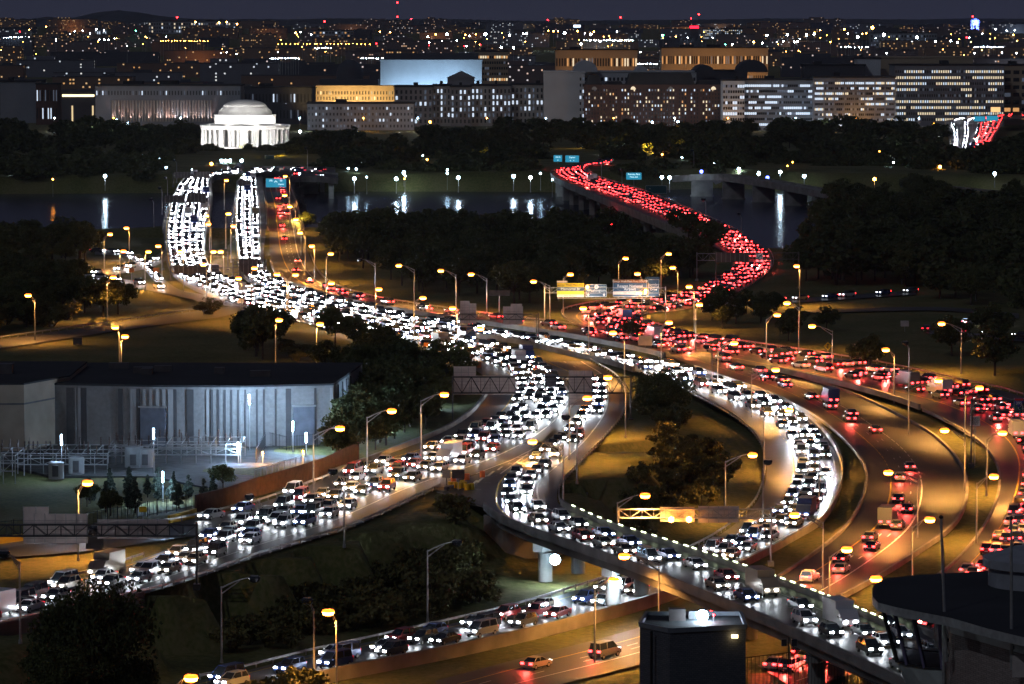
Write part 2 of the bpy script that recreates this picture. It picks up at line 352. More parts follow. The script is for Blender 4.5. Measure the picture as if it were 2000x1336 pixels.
# ------------------------------------------------------------ road surfaces, painted lines, kerbs
def frame(rs, i):
    a = rs[max(0, i - 1)]; b = rs[min(len(rs) - 1, i + 1)]
    return Vector((b[0] - a[0], b[1] - a[1], 0)).normalized()
def arclen(rs):
    d = np.hypot(np.diff(rs[:, 0]), np.diff(rs[:, 1])); return np.concatenate([[0], np.cumsum(d)])
def dense(rs, step=2.0):
    s = arclen(rs); q = np.arange(0, s[-1], step)
    return np.stack([np.interp(q, s, rs[:, c]) for c in range(rs.shape[1])], 1), q
ROAD_M = {'side_road': M_asphalt_dry, 'meadow_road': M_asphalt_dry, 'outbound_highway': M_asphalt_dry}
for k, rs in RS.items():
    mb = MB(); n = len(rs)
    for i in range(n - 1):
        a, b = rs[i], rs[i + 1]
        mb.face([rp_(a, 0), rp_(b, 0), rp_(b, 1), rp_(a, 1)])
    o = mb.build(k, ROAD_M.get(k, M_asphalt)); o['kind'] = 'structure'
    # painted lines: solid edges, broken lane lines
    ln = MB(); dn, q = dense(rs, 3.0)
    nl = {'left_highway': 5, 'middle_highway': 3, 'outbound_highway': 3, 'right_highway': 5, 'curved_ramp': 2, 'distant_freeway': 8}.get(k, 0)
    if nl:
        for i in range(len(dn) - 1):
            a, b = dn[i], dn[i + 1]; wa, wb = rwidth(a), rwidth(b); hw = 0.15
            for te, mi in ((a[7] - 0.04, 1), (a[8] + 0.03, 0)):
                te = min(max(te, 0.03), 0.97); tb = te
                ln.face([rp_(a, te - hw / wa, .012), rp_(b, tb - hw / wb, .012), rp_(b, tb + hw / wb, .012), rp_(a, te + hw / wa, .012)], mi)
            if i % 4 == 0:
                for j in range(1, nl):
                    ta = a[7] + (a[8] - a[7]) * j / nl; tb = b[7] + (b[8] - b[7]) * j / nl
                    ln.face([rp_(a, ta - .13 / wa, .012), rp_(b, tb - .13 / wb, .012), rp_(b, tb + .13 / wb, .012), rp_(a, ta + .13 / wa, .012)], 0)
        lo = ln.build('lane_marking', [M_paint, M_ypaint]); lo['kind'] = 'structure'

def edge_pts(k, side, y0=None, y1=None, off=0.0, sel=None, step=2.0):
    dn, _ = dense(RS[k], step); out = []
    for i, r in enumerate(dn):
        wd = rwidth(r); t = -off / wd if side == 0 else 1 + off / wd
        p = rp_(r, t)
        if y0 is not None and not (y0 < p.y < y1): continue
        if sel and not sel(p): continue
        out.append(p)
    return out
def runs(pts, gap=6.0):
    out = [[]]
    for p in pts:
        if out[-1] and (p - out[-1][-1]).length > gap: out.append([])
        out[-1].append(p)
    return [r for r in out if len(r) > 3]
def ribbon_wall(mb, pts, z0, z1, th, mi=0):
    """a wall following a line of points: real thickness, flat top"""
    n = len(pts); L = []; Rr = []
    for i, p in enumerate(pts):
        d = (pts[min(n - 1, i + 1)] - pts[max(0, i - 1)]); d.z = 0; d.normalize(); s = Vector((-d.y, d.x, 0)) * th / 2
        L.append(p + s); Rr.append(p - s)
    up = lambda v, z: (v.x, v.y, v.z + z)
    for i in range(n - 1):
        mb.face([up(L[i], z0), up(L[i], z1), up(L[i + 1], z1), up(L[i + 1], z0)], mi)
        mb.face([up(Rr[i], z0), up(Rr[i + 1], z0), up(Rr[i + 1], z1), up(Rr[i], z1)], mi)
        mb.face([up(L[i], z1), up(Rr[i], z1), up(Rr[i + 1], z1), up(L[i + 1], z1)], mi)
        mb.face([up(L[i], z0), up(L[i + 1], z0), up(Rr[i + 1], z0), up(Rr[i], z0)], mi)
    for i in (0, n - 1):
        mb.face([up(L[i], z0), up(L[i], z1), up(Rr[i], z1), up(Rr[i], z0)], mi)
POST = MB(); POST.box((0, 0, .4), (.16, .2, .8)); POSTM = POST.mesh('post', M_galv)
def guardrail(pts, label, posts=True):
    if len(pts) < 4: return
    c = pts[len(pts) // 2]
    root = empty('guardrail', (c.x, c.y, c.z), 0, label, 'guardrail', 'guardrails along the highways')
    q = [p - c for p in pts]; mb = MB()
    ribbon_wall(mb, q, .42, .74, .12)
    mb.build('rail', M_galv, root)
    for i in range(0, len(q), 2):
        if posts and i // 2 < 100:
            o = bpy.data.objects.new('post', POSTM); col.objects.link(o); o.parent = root; o.location = q[i]
def barrier(pts, label, h=.85, th=.45, m=None, low=0.3):
    if len(pts) < 4: return
    mb = MB(); ribbon_wall(mb, pts, -low, h, th)
    tag(mb.build('concrete_barrier', m or M_concrete), label, 'barrier', 'concrete barriers beside the lanes')
pxy = lambda p: (1000 + FPX * p.x / (p.y * CP - (p.z - CAM_H) * SP), 668 - FPX * (p.y * SP + (p.z - CAM_H) * CP) / (p.y * CP - (p.z - CAM_H) * SP))
inpx = lambda x0, x1, y0, y1: (lambda p: x0 < pxy(p)[0] < x1 and y0 < pxy(p)[1] < y1)
for r in runs(edge_pts('left_highway', 1, sel=inpx(-100, 860, 940, 1300), off=.3)): guardrail(r, 'long steel guardrail on the lower side of the left highway above the dark slope')
for r in runs(edge_pts('left_highway', 0, sel=inpx(-80, 290, 1060, 1230), off=.5)): guardrail(r, 'steel guardrail beside the grass triangle at the lower left')
for r in runs(edge_pts('left_highway', 0, sel=inpx(640, 965, 752, 940), off=.3)): barrier(r, 'concrete parapet on the inside of the big left bend')
for r in runs(edge_pts('left_highway', 0, sel=inpx(430, 860, 590, 700), off=.5)): guardrail(r, 'steel guardrail between the trees and the left highway before the bend')
for r in runs(edge_pts('curved_ramp', 1, sel=inpx(1080, 1240, 700, 990), off=.3)): guardrail(r, 'steel guardrail on the outside of the ramp bend beside the grassy island')
for r in runs(edge_pts('middle_highway', 0, sel=inpx(1300, 1520, 745, 1100), off=.4)): guardrail(r, 'steel guardrail rounding the dark grassy island on the inside of the white loop')
for r in runs(edge_pts('middle_highway', 0, sel=inpx(380, 1200, 1120, 1340), off=.5)): guardrail(r, 'steel guardrail above the lowest white lit road')
for r in runs(edge_pts('middle_highway', 1, sel=inpx(500, 1345, 1120, 1380), off=1.0)): barrier(r, 'tan concrete median barrier below the lowest white road', h=1.5, th=.5)
for r in runs(edge_pts('middle_highway', 1, sel=inpx(1330, 1665, 720, 1110), off=.5)): barrier(r, 'concrete barrier round the outside of the white loop')
for r in runs(edge_pts('middle_highway', 0, sel=inpx(455, 1250, 530, 725), off=.5)): barrier(r, 'concrete median barrier between the two white streams')
for r in runs(edge_pts('outbound_highway', 0, sel=inpx(515, 1300, 510, 720), off=.3)): barrier(r, 'low concrete barrier between the white middle highway and the red lit lanes')
for r in runs(edge_pts('outbound_highway', 1, sel=inpx(604, 1290, 500, 680), off=.5)): guardrail(r, 'steel guardrail between the riverside wood and the outbound lanes')
for r in runs(edge_pts('outbound_highway', 1, sel=inpx(1400, 1900, 690, 1175), off=.2)): barrier(r, 'curved concrete kerb wall on the outside of the empty outbound lanes', h=.5)
for r in runs(edge_pts('outbound_highway', 0, sel=inpx(1500, 1700, 740, 1130), off=.4)): barrier(r, 'curved concrete kerb on the inside of the outbound bend', h=.35)
for r in runs(edge_pts('right_highway', 1, sel=inpx(1236, 2050, 610, 800), off=.4)): guardrail(r, 'steel guardrail along the far side of the red lit right highway')
for r in runs(edge_pts('right_highway', 0, sel=inpx(1500, 1800, 690, 800), off=.4)): barrier(r, 'concrete divider between the red right highway and the outbound lanes')
for r in runs(edge_pts('right_highway', 0, sel=inpx(1090, 1340, 580, 690), off=.4)): guardrail(r, 'steel guardrail on the outside of the red loop under the big signs')
for r in runs(edge_pts('right_highway', 0, sel=inpx(1800, 1970, 790, 1150), off=.3)): barrier(r, 'curved kerb at the inner side of the orange lit right-hand bend', h=.3)
for r in runs(edge_pts('right_highway', 1, sel=inpx(1360, 1520, 488, 580), off=.4)): guardrail(r, 'steel guardrail where the red lanes come off the right bridge')
for r in runs(edge_pts('side_road', 0, sel=inpx(-60, 420, 590, 680), off=.3)): guardrail(r, 'yellow lit guardrail along the side road below the left wood')
for r in runs(edge_pts('exit_road', 0, sel=inpx(300, 700, 860, 1060), off=.3)): guardrail(r, 'guardrail on the upper side of the exit road')

# gore with hatching between the highway and the ramp
g = [G(*p, 0) for p in ((1128,806),(1105,838),(1060,868),(1000,900),(930,927),(850,957),(880,975),(948,990),(948,962),(975,925),(1030,885),(1082,848),(1122,806))]
mb = MB(); k0 = len(g)
mb.prism([(p.x, p.y) for p in g], -.2, .02)
tag(mb.build('paved_gore', M_asphalt), kind='structure')
mb = MB()
for i in range(9):
    t = i / 8; a = G(1090 - 150 * t, 848 + 108 * t, .04); b = G(1062 - 130 * t, 866 + 72 * t, .04); d = (b - a).normalized(); s = Vector((-d.y, d.x, 0)) * .22
    m_ = (a + b) / 2 + Vector((-1.5, -4, 0)) * (0.3 + t)
    for u, v in ((a, m_), (m_, b)): mb.face([u + s, u - s, v - s, v + s])
for A, B in (((1085, 850), (1030, 887)), ((1030, 887), (975, 927)), ((975, 927), (950, 962)), ((1062, 866), (1000, 898)), ((1000, 898), (930, 925))):
    a = G(*A, .04); b = G(*B, .04); d = (b - a).normalized(); s = Vector((-d.y, d.x, 0)) * .14
    mb.face([a + s, a - s, b - s, b + s])
tag(mb.build('road_hatching', M_paint), kind='structure')

# ------------------------------------------------------------ bridges
def bridge(k, label, y0, y1, thick=1.6, pier_z=-7, step=34, m=M_concrete, ext=0.6, piers=True, sel=None, wall=.9):
    dn, _ = dense(RS[k], 4.0); rows = [r for r in dn if (sel(r) if sel else y0 < r[1] < y1)]
    if len(rows) < 3: return
    c = rows[len(rows) // 2]; base = Vector((c[0], c[1], pier_z)); root = empty('road_bridge', base, 0, label, 'bridge')
    deck = MB()
    def q(r, t, z): 
        wd = rwidth(r); v = rp_(r, t if 0 < t < 1 else (-ext / wd if t <= 0 else 1 + ext / wd)); return (v.x - base.x, v.y - base.y, v.z + z - base.z)
    for a, b in zip(rows, rows[1:]):
        deck.face([q(a, 0, -.03), q(b, 0, -.03), q(b, 1, -.03), q(a, 1, -.03)])
        deck.face([q(a, 0, -thick), q(a, 1, -thick), q(b, 1, -thick), q(b, 0, -thick)])
        deck.face([q(a, 0, -thick), q(b, 0, -thick), q(b, 0, -.03), q(a, 0, -.03)])
        deck.face([q(a, 1, -thick), q(a, 1, -.03), q(b, 1, -.03), q(b, 1, -thick)])
    for r in (rows[0], rows[-1]): deck.face([q(r, 0, -thick), q(r, 0, -.03), q(r, 1, -.03), q(r, 1, -thick)])
    deck.build('deck', m, root)
    for side in (0, 1):
        pts = [Vector(q(r, side, 0)) for r in rows]; p_ = MB(); ribbon_wall(p_, pts, -.35, wall, .35); p_.build('parapet', m, root)
    if piers:
        s = 0; last = None; n = 0
        for r in rows[2:-2]:
            if last is None or math.hypot(r[0] - last[0], r[1] - last[1]) > step:
                last = r; a = Vector(q(r, .04, 0)); b = Vector(q(r, .96, 0)); mid = (a + b) / 2; wd = (b - a).length; ang = math.atan2(b.y - a.y, b.x - a.x)
                pm = MB(); h = mid.z - thick
                pm.box((0, 0, h / 2), (wd * .86, 2.2, h), ang); pm.box((0, 0, h - .6), (wd, 2.6, 1.1), ang)
                pm.build('pier', m, root, loc=(mid.x, mid.y, 0)); n += 1
    return root
over = lambda r: near_y(r[0]) - 25 < r[1] < far_y(r[0]) + 30
bridge('left_highway', 'wide concrete river bridge carrying the white lit left highway', 0, 0, sel=over)
bridge('middle_highway', 'concrete river bridge carrying the middle white stream', 0, 0, sel=over, m=M_conc_dark)
bridge('outbound_highway', 'concrete river bridge with orange lit empty lanes', 0, 0, sel=over)
bridge('right_highway', 'long concrete river bridge carrying the red tail lights', 0, 0, sel=lambda r: near_y(r[0]) - 12 < r[1] < far_y(r[0]) + 30, thick=1.8)
YR = G(952, 990, .3).y
rb = bridge('curved_ramp', 'curved overpass carrying the white lit ramp over the lower roads', 0, 0, sel=lambda r: r[1] < YR + 4, thick=.5, pier_z=-7, piers=False, m=M_concrete, ext=.35)
# girders, columns and abutment of the overpass
rows = [r for r in dense(RS['curved_ramp'], 3.0)[0] if r[1] < YR + 4]
bz = rb.location
for t in (.06, .35, .65, .94):
    gm = MB(); ribbon_wall(gm, [rp_(r, t) - bz for r in rows], -1.75, -.5, .5); gm.build('girder', M_conc_dark, rb)
def column(px, top_py, label=None):
    # a round column standing under the deck where the photograph shows it
    r = min(rows, key=lambda r: abs(pxy(rp_(r, .3, -1.7))[0] - px)); p = rp_(r, .3); q = rp_(r, .62)
    cap = MB(); d = (rp_(r, .98) - rp_(r, .02)); ang = math.atan2(d.y, d.x); cap.box((0, 0, 0), (d.length * .9, 1.6, 1.2), ang)
    cap.build('pier_cap', M_concrete, rb, loc=rp_(r, .5, -2.35) - bz)
    for p in (rp_(r, .2), rp_(r, .78)):
        cm = MB(); cm.bar((0, 0, -7.2), (0, 0, -2.95), 1.05, 20); cm.build('column', M_concrete, rb, loc=Vector((p.x, p.y, 0)) - Vector((bz.x, bz.y, bz.z)))
for px in (1075, 1205, 1420, 1600): column(px, 0)
r0 = rows[1]; d = rp_(r0, 1) - rp_(r0, 0); ab = MB(); ab.box((0, 0, 0), (d.length + 1, 3.0, 7.0), math.atan2(d.y, d.x)); ab.build('abutment', M_concrete, rb, loc=rp_(rows[2], .5, -4.1) - bz)
# strip lights on the outer parapet of the overpass
k = 0; last = None
for r in dense(RS['curved_ramp'], 1.0)[0]:
    p = rp_(r, 1, 1.02); x, y = pxy(p)
    if not (1120 < x < 1745 and p.y < YR): continue
    if last is None or (p - last).length > (4.5 if x < 1250 else 3.0):
        last = p; j = MB(); j.box((0, 0, 0), (1.5, .16, .14)); o = j.build('parapet_light', emis('strip_light', (.85, 1, .62), 5.5), rb)
        d = frame(rows, min(range(len(rows)), key=lambda i: (rp_(rows[i], 1) - p).length)); o.location = p - bz; o.rotation_euler.z = math.atan2(d.y, d.x); k += 1

# railway bridge on the right
def arch_bridge(name, label, pts, width, thick, pier_step, m, zb=-7, piers=True, par=.8):
    c = pts[len(pts) // 2]; base = Vector((c.x, c.y, zb)); root = empty(name, base, 0, label, 'bridge')
    P = catmull([(p.x, p.y, p.z) for p in pts], 6); P = [Vector(p) - base for p in P]
    d = MB(); ribbon_wall(d, P, -thick, 0, width); d.build('deck', m, root)
    for sg in (-1, 1):
        q = []
        for i, p in enumerate(P):
            t = (P[min(len(P) - 1, i + 1)] - P[max(0, i - 1)]); t.z = 0; t.normalize(); q.append(p + Vector((-t.y, t.x, 0)) * sg * (width / 2 - .2))
        w_ = MB(); ribbon_wall(w_, q, 0, par, .3); w_.build('parapet', m, root)
    last = None
    if piers:
        for p in P[3:-3]:
            if last is None or (p - last).length > pier_step:
                last = p; pm = MB(); pm.box((0, 0, (p.z - thick) / 2), (9.5, 2.6, p.z - thick)); pm.box((0, 0, 4.6), (10.4, 3.6, .8)); pm.build('pier', m, root, loc=(p.x, p.y, 0))
    return root
mb_pts = [D(1330, 347, 1800), D(1400, 343, 1770), D(1480, 352, 1730), D(1580, 369, 1680), D(1680, 387, 1620), D(1800, 407, 1570)]
arch_bridge('railway_bridge', 'pale concrete bridge on wide piers at the right of the river', mb_pts, 9, 1.9, 30, M_concrete)
pts2 = [D(640, 352, 1800), D(600, 351, 1790), D(570, 357, 1770), D(545, 372, 1700)]
arch_bridge('footbridge', 'low dark bridge branching off beside the left river bridge', [D(650, 349, 1830), D(610, 351, 1815), D(575, 358, 1790), D(566, 372, 1720), D(580, 400, 1600)], 4, 1.4, 26, M_conc_dark)
arch_bridge('distant_bridge', 'thin dark bridge crossing the water at the far right', [D(1730, 349, 1900), D(1800, 360, 1840), D(1900, 372, 1790), D(2050, 385, 1750)], 6, 1.0, 40, M_conc_dark, piers=False)

# ------------------------------------------------------------ cars
def prof(mb, pts, w0, w1, zs, mi=0):
    """side outline drawn out to a width that narrows upwards"""
    n = len(pts); z0 = min(p[1] for p in pts); z1 = max(p[1] for p in pts); k = len(mb.v)
    for s in (-1, 1):
        for x, z in pts:
            f = 0 if z1 == z0 else max(0, (z - zs) / (z1 - zs)) if z > zs else 0
            mb.v.append((x, s * (w0 + (w1 - w0) * f), z))
    for i in range(n):
        j = (i + 1) % n; mb.f.append((k + i, k + j, k + n + j, k + n + i)); mb.m.append(mi)
    mb.f.append(tuple(k + i for i in range(n - 1, -1, -1))); mb.m.append(mi); mb.f.append(tuple(k + n + i for i in range(n))); mb.m.append(mi)
CARS = {
 'sedan': dict(body=[(-2.35,.32),(-2.35,.78),(-2.15,.98),(-1.5,1.02),(1.0,.98),(2.0,.84),(2.3,.68),(2.32,.32)], cab=[(-1.75,1.0),(-1.05,1.43),(.35,1.45),(1.2,.97)], roof=(-1.0,.32,1.44)),
 'hatchback': dict(body=[(-2.05,.32),(-2.1,.85),(-2.0,1.02),(-1.4,1.04),(.95,1.0),(1.75,.86),(2.05,.68),(2.08,.32)], cab=[(-2.0,1.02),(-1.55,1.47),(.15,1.5),(1.1,.99)], roof=(-1.5,.12,1.49)),
 'suv': dict(body=[(-2.35,.4),(-2.38,.95),(-2.3,1.14),(-1.5,1.16),(1.0,1.14),(2.05,1.04),(2.35,.86),(2.38,.4)], cab=[(-2.28,1.14),(-2.0,1.74),(.2,1.77),(1.15,1.13)], roof=(-1.95,.18,1.76)),
 'van': dict(body=[(-2.6,.4),(-2.62,1.1),(-2.58,1.25),(-1.5,1.26),(1.4,1.24),(2.2,1.08),(2.55,.85),(2.56,.4)], cab=[(-2.58,1.25),(-2.45,2.05),(.9,2.08),(1.9,1.22)], roof=(-2.42,.88,2.07))}
CARS['box truck'] = dict(body=[(-3.8,.55),(-3.8,3.25),(1.0,3.3),(1.08,2.35),(2.1,2.3),(2.85,1.5),(3.15,1.3),(3.2,.5)], cab=[(1.6,1.45),(1.75,2.12),(2.15,2.2),(2.92,1.42)], roof=(1.7,2.1,2.2), w=(1.18,1.18), cw=(1.2,1.08), zb=1.25)
PAINTS = {'white': (.72, .72, .72), 'silver': (.42, .43, .45), 'black': (.02, .02, .022), 'grey': (.13, .135, .14), 'blue': (.03, .06, .2), 'red': (.32, .03, .03), 'tan': (.36, .3, .22)}
for k_, c_ in PAINTS.items(): mat('paint_' + k_, c_, .3, .2, noise=0, spec=.6)
WH = MB(); WH.bar((0, -.11, 0), (0, .11, 0), .33, 14); WHM = WH.mesh('wheel', M_rub)
RIM = MB(); RIM.bar((0, -.12, 0), (0, .12, 0), .2, 8); RIMM = RIM.mesh('rim', M_galv)
HL = MB(); HL.box((0, 0, 0), (.1, .46, .2)); HLM = HL.mesh('headlight', M_head); HLD = HL.mesh('headlight', emis('headlight_away', (.86, .92, 1), 6))
TL = MB(); TL.box((0, 0, 0), (.1, .46, .26)); TLM = TL.mesh('tail_light', M_tail); TLD = TL.mesh('tail_light', emis('tail_light_unseen', (1, .03, .05), 2))
CARDATA = {}
for t_, c_ in CARS.items():
    xs_ = [p[0] for p in c_['body']]; zb_ = c_.get('zb', c_['body'][3][1]); zr = c_['roof'][2]
    g_ = MB(); prof(g_, c_['cab'], *c_.get('cw', (.84, .66)), c_['cab'][0][1])
    CARDATA[t_] = dict(front=max(xs_), back=min(xs_), zb=zb_, zr=zr, glass=g_.mesh('window', M_glass), bodies={})
    for p_ in PAINTS:
        b_ = MB(); prof(b_, c_['body'], *c_.get('w', (.92, .84)), .85)
        cx0, cx1, rz_ = c_['roof']; b_.box(((cx0 + cx1) / 2, 0, rz_ + .02), (cx1 - cx0 + .1, 1.36, .07))
        for sx_ in (c_['cab'][0][0] + .03, c_['cab'][3][0] - .03):
            tx = cx0 if sx_ < 0 else cx1
            for sy in (-1, 1): b_.bar((sx_, sy * .83, zb_ - .02), (tx, sy * .66, rz_ + .02), .05, 4)
        for sy in (-1, 1):
            b_.box(((cx0 + cx1) / 2, sy * .755, (zb_ + rz_) / 2), (.09, .17, rz_ - zb_)); b_.box((c_['cab'][3][0] - .25, sy * .98, zb_ + .05), (.12, .2, .14))
        b_.box((max(xs_) + .01, 0, .5), (.06, 1.0, .2), mi=1); b_.box((min(xs_) - .01, 0, .62), (.04, .52, .13), mi=2)
        CARDATA[t_]['bodies'][p_] = b_.mesh('body', [MATS['paint_' + p_], M_black, M_paint])
BEAMS = {}
def beam_data(key, energy, color, angle, blend, soft, falloff='Linear'):
    if key in BEAMS: return BEAMS[key]
    l = bpy.data.lights.new('beam', 'SPOT'); l.energy = energy; l.color = color; l.spot_size = rad(angle); l.spot_blend = blend; l.shadow_soft_size = soft
    l.use_nodes = True; n = l.node_tree.nodes; e = n['Emission']; f = n.new('ShaderNodeLightFalloff'); f.inputs['Strength'].default_value = 1.0; f.inputs['Smooth'].default_value = 0
    l.node_tree.links.new(f.outputs[falloff], e.inputs['Strength'])      # a reflector throws its light far ahead
    BEAMS[key] = l
    return l
def head_beams(parent, front):
    for s in (-1, 1):
        o = bpy.data.objects.new('beam', beam_data('head', HEAD_E, (.84, .9, 1), 10, .5, .12)); col.objects.link(o); o.parent = parent; o.location = (front + .15, s * .62, .78)
        o.rotation_euler = Vector((1, 0, -math.tan(rad(4.2)))).to_track_quat('-Z', 'Y').to_euler()
def beam(parent, x, z, energy, color, back=False, angle=75, tilt=5):
    l = bpy.data.lights.new('beam', 'SPOT'); l.energy = energy; l.color = color; l.spot_size = rad(angle); l.spot_blend = .7; l.shadow_soft_size = .25
    o = bpy.data.objects.new('beam', l); col.objects.link(o); o.parent = parent; o.location = (x, 0, z)
    d = Vector((-1 if back else 1, 0, -math.tan(rad(tilt)))); o.rotation_euler = d.to_track_quat('-Z', 'Y').to_euler()
    return o
WHITE_BEAM, RED_BEAM, HEAD_E = 4200, 1000, 1500
PROTO = {}
def make_car(kind, paint, toward):
    c = CARDATA[kind]; root = empty('car', (0, 0, 0), 0, None, 'car')
    part('body', c['bodies'][paint], None, root); part('window', c['glass'], None, root)
    f, b = c['front'], c['back']; zh = c['zb'] - .28
    for x in (f - .85, b + .8):
        for s in (-1, 1):
            wh = part('wheel', WHM, None, root, (x, s * .82, .33)); part('rim', RIMM, None, root, (0, 0, 0), parent=wh)
    for s in (-1, 1):
        part('headlight', HLM if toward else HLD, None, root, (f + .0, s * .62, zh)); part('tail_light', TLD if toward else TLM, None, root, (b - .0, s * .64, zh + .1))
    return root
TRAFFIC = []
def lane_cars(k, n, spacing, reverse, name, jitter=.35, sel=None, skip=.12, lanes=None):
    rs = RS[k]
    for L in range(n):
        if lanes and L not in lanes: continue
        P = [rp_(r, r[7] + (r[8] - r[7]) * (L + .5) / n) for r in rs]
        s = [0]
        for a, b in zip(P, P[1:]): s.append(s[-1] + (b - a).length)
        s = np.array(s); A = np.array([tuple(p) for p in P]); q = R.uniform(0, spacing); side = 0
        while q < s[-1] - 1:
            p = Vector([float(np.interp(q, s, A[:, c])) for c in range(3)]); p2 = Vector([float(np.interp(q + 1, s, A[:, c])) for c in range(3)])
            x, y = pxy(p)
            if R.random() > skip and -30 < x < 2030 and y < 1350 and (sel is None or sel(x, y)):
                d = (p2 - p); rz = math.atan2(d.y, d.x) + (math.pi if reverse else 0)
                off = Vector((-d.y, d.x, 0)).normalized() * R.uniform(-.12, .12)
                TRAFFIC.append((p.y, p + off, rz, k, L, not reverse, name))
            q += spacing * (1 + R.uniform(-jitter, jitter)) * (1.0 if p.y < 760 and k in ('left_highway', 'middle_highway', 'curved_ramp') else 1.1 if p.y < 800 else 1)
lane_cars('left_highway', 5, 11.0, False, 'left highway')
lane_cars('middle_highway', 3, 11, False, 'middle highway')
lane_cars('curved_ramp', 2, 11.5, False, 'curved ramp', lanes=(0, 1), sel=lambda x, y: y > 730)
lane_cars('right_highway', 5, 10.5, True, 'right highway', skip=.12)
lane_cars('outbound_highway', 2, 20.0, True, 'outbound highway', skip=.25, sel=lambda x, y: y > 560); lane_cars('outbound_highway', 2, 60.0, True, 'outbound highway', skip=.2, sel=lambda x, y: y <= 560)
lane_cars('exit_road', 2, 11.0, False, 'exit road', skip=.3, lanes=(0,), sel=lambda x, y: x < 600)
for k_ in ('link_road', 'loop_road', 'slip_road'): lane_cars(k_, 1, 9, False, k_.replace('_', ' '), skip=.2, sel=lambda x, y: x < 312)
lane_cars('shore_road', 1, 9, True, 'shore road'); lane_cars('hairpin_road', 1, 9, False, 'hairpin road')
lane_cars('distant_freeway', 4, 12, False, 'distant freeway'); 
# the other half of the distant freeway shows tail lights
n0 = len(TRAFFIC)
rs_ = RS['distant_freeway']
for t in (.62, .72, .82, .92):
    last = None
    for r in dense(rs_, 12.0)[0]:
        p = rp_(r, t); 
        if R.random() < .25: continue
        q = rp_(r, .5); a = math.atan2(rs_[-1][1] - r[1], rs_[-1][0] - r[0]); TRAFFIC.append((p.y, p, math.pi / 2 + .05, 'distant_freeway', int(t * 20), False, 'distant freeway'))
for k_, n_ in (('left_highway', 5), ('middle_highway', 3), ('right_highway', 5), ('curved_ramp', 2), ('outbound_highway', 2)):
    lw = [(round(rwidth(r) * (r[8] - r[7]) / n_, 1), int(pxy(rp_(r, .5))[0]), int(pxy(rp_(r, .5))[1])) for r in RS[k_][::12]]; print(k_, lw)
TRAFFIC = [t for t in TRAFFIC if not (t[3] == 'distant_freeway' and t[5] and ((pxy(t[1])[0] - 1850) > 62))]
TRAFFIC.sort(key=lambda t: t[0])
print('cars', len(TRAFFIC), 'individual 300 reach to', TRAFFIC[min(299, len(TRAFFIC) - 1)][0])
lane_n = {}
kinds_ = ['sedan'] * 16 + ['suv'] * 10 + ['hatchback'] * 8 + ['van'] * 4 + ['box truck']; pk = ['white', 'silver', 'black', 'grey', 'grey', 'blue', 'red', 'tan', 'black', 'silver']
LANEW = ['innermost', 'second', 'middle', 'fourth', 'outermost']
stuffm = MB(); far_beams = []
for i, (yy, p, rz, k, L, toward, nm) in enumerate(TRAFFIC):
    kind = R.choice(kinds_); paint = R.choice(pk if kind != 'box truck' else ['white', 'silver', 'tan', 'grey', 'blue'])
    if i < 300:
        key = (kind, paint, toward)
        if key not in PROTO: PROTO[key] = root = make_car(*key); root.location = p; root.rotation_euler = (0, 0, rz)
        else: root = copy_thing(PROTO[key], p, rz)
        j = lane_n.get((k, L), 0); lane_n[(k, L)] = j + 1
        root['label'] = '%s %s, %s lights, %s from near end of %s lane, %s' % (paint, kind, 'white head' if toward else 'red tail', ordw(j), LANEW[min(L, 4)], nm)
        root['group'] = 'cars driving on the ' + nm
        if toward: head_beams(root, CARDATA[kind]['front'])
        else: beam(root, CARDATA[kind]['back'] - .1, .95, RED_BEAM, (1, .08, .06), back=True, angle=130, tilt=18)
    else:
        ca, sa = math.cos(rz), math.sin(rz); c = CARS[kind]; cd_ = CARDATA[kind]
        sub = MB(); prof(sub, c['body'], *c.get('w', (.92, .84)), .85, mi=pk.index(paint) % 3 if False else list(PAINTS).index(paint)); prof(sub, c['cab'], *c.get('cw', (.84, .66)), c['cab'][0][1], mi=7)
        zh = cd_['zb'] - .28
        for s in (-1, 1):
            sub.box((cd_['front'] + .02, s * .62, zh), (.1, .5, .24), mi=8 if toward else 11); sub.box((cd_['back'] - .02, s * .64, zh + .1), (.1, .5, .3), mi=12 if toward else 9)
            for x in (cd_['front'] - .85, cd_['back'] + .8): sub.bar((x, s * .7, .33), (x, s * .93, .33), .33, 8, mi=10)
        kk = len(stuffm.v)
        stuffm.v += [(p.x + x * ca - y * sa, p.y + x * sa + y * ca, p.z + z) for x, y, z in sub.v]
        stuffm.f += [tuple(kk + q for q in f) for f in sub.f]; stuffm.m += sub.m
        if toward and i % 3 == 0: far_beams.append((p + Vector((ca * 2.6, sa * 2.6, .8)), rz, True))
        elif not toward and i % 4 == 0: far_beams.append((p + Vector((-ca * 2.6, -sa * 2.6, 1.0)), rz, False))
so_ = stuffm.build('distant_traffic', [MATS['paint_' + q] for q in PAINTS] + [M_glass, M_head, M_tail, M_rub, MATS['headlight_away'], MATS['tail_light_unseen']])
tag(so_, 'dense distant traffic of small cars with white and red lights on the bridges', 'traffic', kind='stuff')
for p, rz, tw in far_beams:
    l = bpy.data.lights.new('beam', 'SPOT'); l.energy = WHITE_BEAM * 2.2 if tw else RED_BEAM * 2.5; l.color = (.86, .91, 1) if tw else (1, .08, .06)
    l.spot_size = rad(90 if tw else 130); l.spot_blend = .7; l.shadow_soft_size = .3
    o = bpy.data.objects.new('beam', l); col.objects.link(o); o.location = p
    d = Vector((math.cos(rz), math.sin(rz), -.1 if tw else -.3)); 
    if not tw: d.x, d.y = -d.x, -d.y
    o.rotation_euler = d.to_track_quat('-Z', 'Y').to_euler()
print('far beams', len(far_beams))
